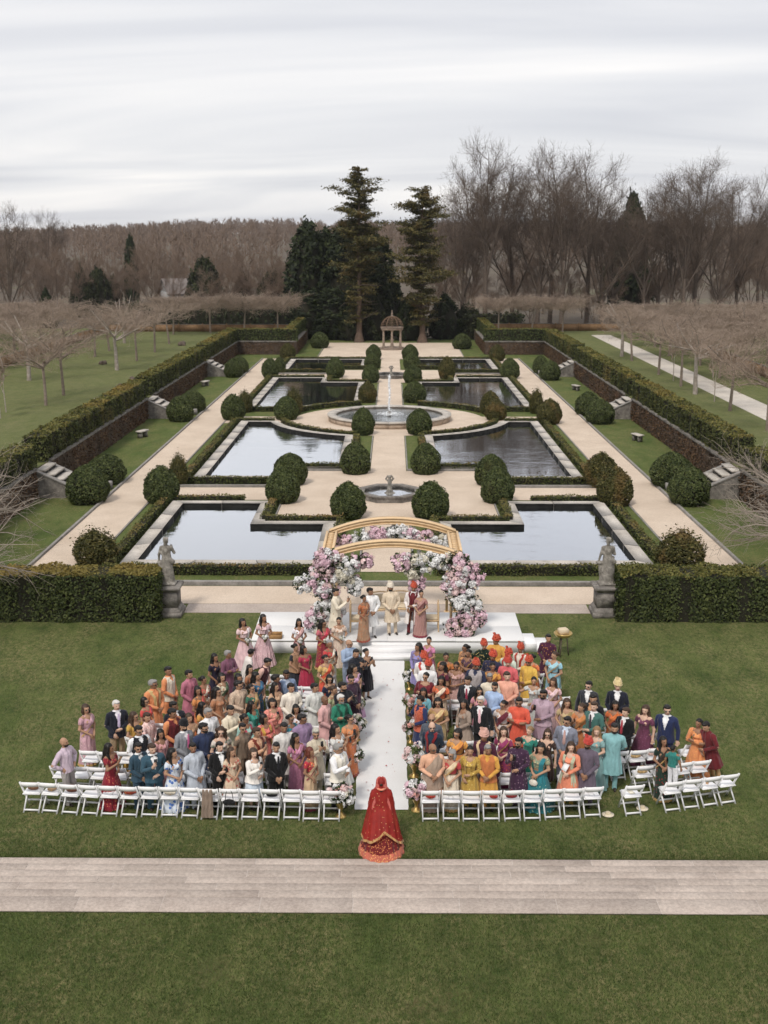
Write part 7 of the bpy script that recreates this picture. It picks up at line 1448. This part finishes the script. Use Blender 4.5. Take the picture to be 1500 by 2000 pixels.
def person(x, y, sex, face, pose, hair, outfit, skin, label, h=None, z=0, extra='', yaw=0, wide=1):
    fem = sex == 'f'; h = h or (1.62 if fem else 1.74); s = h/1.745; wd = s*(.98 if fem else 1.05)*wide
    if pose not in SLEEVE: SLEEVE[pose] = sleeve_meshes(pose)
    if (pose, fem, yaw) not in BODY: BODY[pose, fem, yaw] = body_mesh(pose, fem, yaw)
    tag_ = 'child' if sex == 'k' else 'person'
    r = thing('person', label, tag_, (x, y, z), math.radians(face), 'wedding guests' if 'X' not in extra else 'wedding party on the stage', (wd, wd, s))
    put(r, BODY[pose, fem, yaw], 'body', SKIN[skin]); hd = []
    hk, hc = hair.split(':') if ':' in hair else (hair, 'k')
    if hk == 'turban': put(r, TURB['n' not in extra], 'turban', fabric(hc, 'd#8a1c10' if hc in ('c64a24', 'cc4420') else ''))
    elif hk == 'patka': put(r, TURB[False], 'turban', fabric('1a1a1e')); put(r, BEARD, 'beard', HAIR['k'])
    elif hk == 'cap': put(r, HAIRM['short'], 'hair', HAIR['g']); put(r, HAIRM['short'], 'cap', fabric(hc)).scale = (1.06, 1.06, 1.012)
    elif hk != 'bald': put(r, HAIRM[hk], 'hair', HAIR[hc])
    if 'S' in extra: put(r, GLASS, 'sunglasses', LENS)
    if 'b' in extra: put(r, BEARD, 'beard', HAIR['g' if 'G' in extra else 'k'])
    for o in r.children:
        if o.name.split('.')[0] in ('hair', 'turban', 'beard', 'sunglasses', 'cap'): o.rotation_euler = (0, 0, yaw)
    k, cs = outfit[0], outfit[1:]; C = []
    for c in cs: cc, _, pt = c.partition('|'); C.append(fabric(cc, pt) if cc != '-' else None)
    def sl(ln, mat):
        for m in SLEEVE[pose][ln]: put(r, m, 'sleeve', mat)
    if k == 'K': put(r, GAR['kurta_f' if fem else 'kurta_m'], 'kurta', C[0]); sl('long', C[0]); put(r, GAR['churidar'], 'trousers', C[1]); rest = C[2:]; rk = 'scarf' if not fem else 'dupatta'
    elif k == 'V': put(r, GAR['vest'], 'vest', C[0]); put(r, GAR['kurta_m'], 'kurta', C[1]); sl('long', C[1]); put(r, GAR['churidar'], 'trousers', C[2]); rest = C[3:]; rk = 'scarf'
    elif k == 'O': put(r, GAR['coat'], 'coat', C[0]); put(r, GAR['shirt'], 'tunic', C[1]); sl('long', C[0]); put(r, GAR['churidar'], 'trousers', C[1]); rest = C[2:]; rk = 'scarf'
    elif k == 'W': put(r, GAR['vest'], 'waistcoat', C[0]); put(r, GAR['shirt'], 'shirt', C[1]); sl('long', C[1]); put(r, GAR['trousers'], 'trousers', C[2]); rest = []; rk = ''
    elif k == 'J':
        j = put(r, GAR['jacket'], 'jacket', C[0]); sl('long', C[0]); put(r, GAR['shirt'], 'shirt', C[1]); put(r, GAR['trousers'], 'trousers', C[3] if len(C) > 3 else C[0]); rest = []; rk = ''
        if C[2] is not None: put(r, GAR['bowtie'] if 'B' in extra else GAR['tie'], 'bow_tie' if 'B' in extra else 'tie', C[2])
    elif k == 'T': put(r, GAR['shirt'], 'shirt', C[0]); sl('long' if 'h' not in extra else 'short', C[0]); put(r, GAR['trousers'], 'trousers', C[1]); rest = C[2:]; rk = 'scarf'
    elif k == 'S': put(r, GAR['saree_skirt'], 'saree_skirt', C[0]); put(r, GAR['blouse'], 'blouse', C[1]); sl('short', C[1]); put(r, GAR['pallu'], 'pallu', C[2] if len(C) > 2 else C[0]); bd = fabric(('c39a52', 'a8503a', 'b8863c', '8c3040')[len(label) % 4]); put(r, GAR['pallu_border'], 'pallu_border', bd); put(r, GAR['saree_hem'], 'hem', bd); rest = []; rk = ''
    elif k == 'G': put(r, GAR['gown'], 'gown', C[0]); sl('long' if 'L' in extra else 'short', C[0]); rest = C[1:]; rk = 'dupatta' if 'U' in extra else 'side_dupatta'
    elif k == 'D': put(r, GAR['dress'], 'dress', C[0]); rest = C[1:]; rk = 'shawl'; (sl('short', C[0]) if 'L' not in extra else sl('long', C[1] if len(C) > 1 else C[0]))
    elif k == 'L': put(r, GAR['lehenga'], 'skirt', C[0]); put(r, GAR['blouse'], 'blouse', C[1]); sl('short', C[1]); rest = C[2:]; rk = 'side_dupatta'
    elif k == 'R': put(r, GAR['kurta_m'], 'robe', C[0]); put(r, GAR['saree_skirt'], 'robe_skirt', C[1]); sl('long', C[0]); put(r, GAR['robe_wrap'], 'wrap', C[1]); rest = []; rk = ''
    elif k == 'H': put(r, GAR['top_f'], 'top', C[0]); sl('short', C[0]); put(r, GAR['wide'], 'trousers', C[1]); rest = C[2:]; rk = 'shawl'
    if rest and rest[0] is not None: put(r, GAR['shawl' if 'Z' in extra else rk], {'scarf': 'scarf', 'shawl': 'shawl'}.get('shawl' if 'Z' in extra else rk, 'dupatta'), rest[0])
    if 'P' in extra:
        el, wr, fd = POSES[pose][1]; M4 = Matrix.Translation((x, y, z)) @ Matrix.Rotation(math.radians(face), 4, 'Z') @ Matrix.Diagonal((wd, wd, s, 1))
        p = M4 @ Vector((wr[0]+.05, wr[1]-.055, wr[2]+.04)); o = thing('phone', PHL.get(label[:18], f'dark phone held by the {label}')[:110], 'phone', p, math.radians(face), 'phones held up by guests', data=PHONE); o.rotation_euler = (-.15, 0 if len(label) % 2 else PI/2*.0, math.radians(face))
    return r
PHL = {}
def short_label(t):
    w = t.split(); return ' '.join(w[:10])
for i_, p in enumerate(PEOPLE):
    x, y, sex, face, pose, hair, outfit, skin, label = p[:9]; kw = p[9] if len(p) > 9 else {}
    if 'P' in kw.get('extra', ''): PHL[label[:18]] = 'dark phone held up by the '+short_label(label)
    if pose == 'clasp' and 'Q' not in kw.get('extra', '') and 'H' not in kw.get('extra', ''): pose = ('clasp', 'clasp2', 'clasp3')[i_ % 3]
    face += (i_*37 % 25)-12; kw = dict(kw); kw['yaw'] = (.42, -.3, .12)[i_*7 % 3]; kw['wide'] = .93+.19*((i_*53 % 19)/18)
    rt = person(x, y, sex, face, pose, hair, outfit.split(), skin, label, **{a: b for a, b in kw.items() if a != 'tilt'})
    rt.rotation_euler[0] = kw['tilt'] if 'tilt' in kw else ((i_*29 % 7)-2)*.014; rt.rotation_euler[1] = ((i_*13 % 7)-3)*.013

# ------------------------------------------------------------------ the bride, seen from behind
bx, by = -.235, 22.78
r = thing('person', 'bride in red lehenga and long red gold-bordered veil, seen from behind on the lawn', 'bride', (bx, by, 0), PI, None, (.93, .93, .945))
BODY['sides', True] = body_mesh('sides', True)
RED = fabric('8e1712', 'sc89048'); DKR = fabric('6e0d12', 'dc07a4c'); COR = fabric('b8583e', 'dd09a60')
put(r, BODY['sides', True], 'body', SKIN['c']); put(r, HAIRM['bun'], 'hair', HAIR['k'])
if 'sides' not in SLEEVE: SLEEVE['sides'] = sleeve_meshes('sides')
for m in SLEEVE['sides']['long']: put(r, m, 'sleeve', RED)
put(r, GAR['top_f'], 'blouse', RED)
BSK = [(.015,.52,.62,.24), (.14,.47,.55,.20), (.35,.40,.44,.13), (.7,.285,.27,.05), (1.06,.155,.13,0)]
put(r, G_('skirt', BSK, fold=[(0,.022), (.7,.03), (1.05,.01)], nf=17, n=96), 'skirt', DKR)
put(r, G_('hem_band', [(.0,.545,.645,.25), (.05,.54,.635,.245), (.16,.485,.565,.205)], fold=[(0,.022), (.7,.03)], nf=17, n=96, rows=6), 'hem_band', COR)
def veil_sheet(off, z_of, zt_of, n=56, m=34, a0=1.12):
    VR = np.array([(0,.58,.74,.30), (.12,.53,.66,.27), (.35,.45,.52,.20), (.7,.375,.39,.125), (1.1,.285,.225,.065), (1.36,.255,.165,.045), (1.45,.18,.135,.045), (1.52,.128,.13,.045), (1.62,.118,.135,.035), (1.70,.105,.125,.025), (1.755,.06,.075,.015), (1.772,.012,.015,.01)])
    a = np.linspace(a0, 2*PI-a0, n); v = np.linspace(0, 1, m); Z = np.stack([z_of(x)*(1-v**1.0)+zt_of(x)*v for x in a], 0)
    rx, ry, cy = (np.interp(Z, VR[:, 0], VR[:, i]) for i in (1, 2, 3)); fo = 1+.045*np.sin(13*a)[:, None]*np.clip((1.35-Z)*1.5, 0, 1)+.015*np.sin(29*a+1)[:, None]*np.clip(1.3-Z, 0, 1)
    V = np.stack([(rx+off)*fo*np.sin(a)[:, None], cy-(ry+off)*fo*np.cos(a)[:, None], Z], -1).reshape(-1, 3); i, j = np.meshgrid(np.arange(n-1), np.arange(m-1), indexing='ij')
    return V, np.stack([i*m+j, (i+1)*m+j, (i+1)*m+j+1, i*m+j+1], -1).reshape(-1, 4)
hemz = lambda a: float(np.interp(a, [1.1, 1.9, 2.7, 3.35, 3.5, 4.2, 5.2], [.40, .33, .40, .60, .56, .30, .10]))     # figure's left .. right as one walks round her back
def veil_mat():
    m, t, p, o = new_mat('red_veil'); v = opos(t); vo = t.nodes.new('ShaderNodeTexVoronoi'); vo.inputs['Scale'].default_value = 13; t.links.new(v, vo.inputs['Vector']); r2 = ramp(t, [(.13, (1,1,1)), (.17, (0,0,0))]); t.links.new(vo.outputs[0], r2.inputs[0])
    n = noise(t, 5, 4, .6, v); rr_ = ramp(t, [(.3, (.27,.012,.009)), (.7, (.42,.026,.016))]); t.links.new(n.outputs[0], rr_.inputs[0]); c = mixc(t, rr_.outputs[0], (.75,.45,.2), r2.outputs[0]); t.links.new(c, p.inputs['Base Color']); p.inputs['Roughness'].default_value = .6
    tr = t.nodes.new('ShaderNodeBsdfTransparent'); tr.inputs[0].default_value = (.95,.35,.3,1); ms = t.nodes.new('ShaderNodeMixShader'); ms.inputs[0].default_value = .6; t.links.new(tr.outputs[0], ms.inputs[1]); t.links.new(p.outputs[0], ms.inputs[2]); t.links.new(ms.outputs[0], o.inputs[0]); return m
V, F = veil_sheet(.012, hemz, lambda a: 1.772); ve = put(r, mesh('veil', V, F, [], True), 'veil', veil_mat())
V, F = veil_sheet(.018, hemz, lambda a: hemz(a)+.055, m=3); o = put(ve, mesh('gold_border', V, F, [], True), 'gold_border', fabric('b98a4e', 'd8c5a2c'))
o = put(ve, MB().tube([(.095*math.cos(t), .075+.125*math.sin(t), 1.53-.01*math.sin(t)) for t in np.linspace(.45, PI-.45, 9)], .026, 8).build('hair_garland', [], True), 'hair_garland', fabric('ee8a66'))
f = Field((-.12,.05,1.4), (.12,.26,1.6), .015); f.ell((0,.15,1.475), (.055,.05,.045), 0); V, F = f.mesh(); put(ve, mesh('hair_bun', V, F, [], True), 'hair_bun', HAIR['k'])
# ------------------------------------------------------------------ bouquets, bags, papers held by guests
def held(p, dz, label, kind):
    x, y, face = p[0], p[1], math.radians(p[3]); h = (p[9].get('h') if len(p) > 9 else None) or 1.62; s = h/1.745; q = .255*s
    loc = (x+math.sin(face)*q, y-math.cos(face)*q, dz*s+(p[9].get('z', 0) if len(p) > 9 else 0))
    if kind == 'bouquet':
        f = floral('bouquet', label, loc, [(0,0,.03,.075,.075,.05,9,'wwc')], 90, int(abs(x)*100), .035, 'bouquets held by the bridesmaids', 'fleaf2', 'bouquet', (.07,.095)); link('stems', MB().lathe([(.02,-.16), (.016,-.05), (.035,0)], 8).build('stems', [M['fleaf2']]), f)
    elif kind == 'bag':
        b = thing('handbag', label, 'bag', (loc[0], loc[1], loc[2]-.2), face); f = Field((-.14,-.07,-.12), (.14,.07,.12), .015); f.ell((0,0,0), (.11,.045,.085), 0); V, F = f.mesh(); link('pouch', mesh('pouch', V, F, [fabric('d8d2c4', 'dc0b8a4')], True), b); link('handle', MB().tube([(.07*math.cos(t), 0, .07+.11*math.sin(t)) for t in np.linspace(0, PI, 9)], .006, 5).build('handle', [M['brass']]), b)
    else:
        o = thing('programme', label, 'paper', loc, face, data=MB().box(-.07, .07, -.003, .003, 0, .19).build('programme', [M['white']])); o.rotation_euler = (-.7, .2, face)
for p in PEOPLE:
    ex = p[9].get('extra', '') if len(p) > 9 else ''
    w = ' '.join(p[8].split()[:9])
    if 'Q' in ex: held(p, 1.03, 'white rose bouquet held by the '+w, 'bouquet')
    elif 'H2' in ex: held(p, 1.05, 'white paper programme held by the woman in orange and yellow', 'paper')
    elif 'H' in ex: held(p, .98, 'small white beaded handbag held by the woman in teal', 'bag')
# things left on the chairs -----------------------------------------
def on_chair(side, k, n, what, label, col, dx_=0, size=1.0):
    if (side, k, n) not in CH: return
    c, x, y, rz = CH[side, k, n]; z = .486
    if what == 'paper': thing('programme', label, 'paper', (x+dx_, y, z+.001), rz+.15, 'programmes left on chairs', data=MB().box(-.065, .065, -.10, .10, 0, .004).build('programme', [fabric(col)]))
    elif what == 'bundle':
        f = Field((-.2,-.16,-.02), (.2,.16,.2), .02); r_ = np.random.default_rng(n)
        for i in range(6): f.ell((r_.uniform(-.09,.09), r_.uniform(-.06,.06), .05), (.07,.06,.045), .03)
        V, F = f.mesh(); V[:, 2] = np.maximum(V[:, 2], 0); thing('folded_cloth', label, 'cloth', (x+dx_, y, z), rz, 'cloths left on chairs', size, mesh('folded_cloth', V, F, [fabric(col, 'sd8a040')], True))
    elif what == 'bag':
        b = thing('purse', label, 'bag', (x+dx_, y, z), rz, 'bags left on chairs', size); f = Field((-.16,-.1,-.02), (.16,.1,.2), .02); f.cone((-.08,0,.06), (.08,0,.06), .06, .06, 0).ell((0,0,.03), (.12,.07,.04), .02); V, F = f.mesh(); V[:, 2] = np.maximum(V[:, 2], 0); link('pouch', mesh('pouch', V, F, [fabric(col)], True), b); link('strap', MB().tube([(.10*math.cos(t), .02, .08+.09*math.sin(t)) for t in np.linspace(0, PI, 9)], .007, 5).build('strap', [fabric(col)]), b)
    elif what == 'shawl':
        ys = np.linspace(0, 1, 20); mb = MB(); V = []
        for i, t in enumerate(ys):
            for j, u in enumerate(np.linspace(-1, 1, 9)):
                if t < .25: yy, zz = -.20+.2*(.25-t)/.25, .50+.29*(t/.25)**.7
                else: yy, zz = -.285-.02*math.sin(j*2.2)-.03*(t-.25), .80-.72*(t-.25)/.75
                V.append((u*.11*(1+.3*(t))-.03*t, yy, zz+.006*math.sin(j*2.1)))
        mb.add(V, np.array([(i*9+j, i*9+j+1, (i+1)*9+j+1, (i+1)*9+j) for i in range(19) for j in range(8)])); thing('shawl', label, 'shawl', (x+dx_, y, 0), rz, data=mb.build('shawl', [fabric(col)], True))
    elif what == 'hang':
        b = thing('handbag', label, 'bag', (x+dx_, y-.30, .50), rz); f = Field((-.16,-.08,-.14), (.16,.08,.1), .02); f.ell((0,0,-.02), (.13,.05,.075), 0).cone((-.1,0,-.03), (.1,0,-.03), .05, .05, .02); V, F = f.mesh(); link('pouch', mesh('pouch', V, F, [fabric('18181a')], True), b); link('strap', MB().tube([(.09*math.cos(t), .03, .02+.27*math.sin(t)) for t in np.linspace(0, PI, 11)], .009, 5).build('strap', [fabric('18181a')]), b)
    elif what == 'cup':
        b = thing('paper_cup', label, 'cup', (x+dx_, y, z)); link('cup', MB().lathe([(.03,0), (.042,.10)], 12).build('cup', [fabric('c89a70')]), b); link('lid', MB().lathe([(.045,.101), (.045,.115), (.035,.12)], 12).build('lid', [fabric('b07850')]), b)
for a in [(-1,0,16,'bag','brown purse on the second chair from the left end','7a5238'), (-1,0,15,'bundle','tan rolled shawl on the third chair from the left end','b8946c'), (-1,0,14,'bag','dark brown purse on the fourth chair from the left end','6a3c28'), (-1,0,12,'paper','white programme on a left back-row chair near the teal suits','f2f2f2'), (-1,0,11,'bundle','orange cloth and dark purse on a left back-row chair','a83c1c'), (-1,0,10,'paper','white programme on a left back-row chair below the blue floral dress','f2f2f2'), (-1,0,9,'bundle','cream scarf on a left back-row chair below the grey kurta','d8ccb4'), (-1,0,7,'shawl','taupe shawl draped over the back of a left back-row chair','8e7a6a'), (-1,0,6,'hang','black shoulder bag hanging from a left back-row chair','18181a'), (-1,0,4,'bag','black bag on a left back-row chair below the empty second-row seat','1a1a1e'),
          (1,0,1,'bundle','red and orange cloth on the right back-row chair next to the aisle','c03018'), (1,0,2,'paper','white programme on the second right back-row chair','f2f2f2'), (1,0,4,'bundle','red and gold cloth on the fourth right back-row chair','b82820'), (1,0,5,'bag','dark red bag on the fifth right back-row chair','8c1c20'), (1,0,9,'paper','white programme on the ninth right back-row chair','f4f4f4'), (1,0,11,'paper','folded paper on the lone turned chair at the right','e8e0c8'), (1,0,15,'cup','tan paper cup on a chair at the far right of the back row','c89a70'), (1,1,12,'bag','straw basket bag on a chair in the second right row','c8a468'), (1,2,12,'bag','straw bag on a chair in the third right row','c8a468'), (1,2,13,'bag','pink bag on a chair in the third right row','d8b0a4'), (1,1,11,'paper','dark phone on paper on a second right row chair','3a3c44'), (1,1,10,'paper','white programme on a second right row chair','f0f0f0')]: on_chair(*a)
for x, y, l in [(5.08, 24.15, 'pale straw hat lying on the grass at the right end of the back row'), (5.95, 24.45, 'pale straw hat lying on the grass by the lone turned chair')]:
    h_ = thing('straw_hat', l, 'hat', (x, y, .02), group='straw hats on the grass'); link('brim', MB().lathe([(.06,.012), (.14,.0), (.145,.008), (.07,.02)], 18).build('brim', [fabric('d8cbb0')], True), h_); link('crown', MB().lathe([(.07,.01), (.065,.06), (.04,.075)], 14).build('crown', [fabric('c8b898')], True), h_)

# ------------------------------------------------------------------ the air: thin even haze round everything
m = bpy.data.materials.new('haze'); m.use_nodes = True; t = m.node_tree; t.nodes.clear(); o_ = t.nodes.new('ShaderNodeOutputMaterial'); pv = t.nodes.new('ShaderNodeVolumePrincipled')
pv.inputs['Color'].default_value = (.86,.88,.92,1); pv.inputs['Density'].default_value = .0001; t.links.new(pv.outputs[0], o_.inputs['Volume'])
link('haze', MB().box(-1790, 1790, -190, 5900, -3, 62).build('haze', [m]), label='thin pale haze in the air over the garden and hills', kind='stuff')
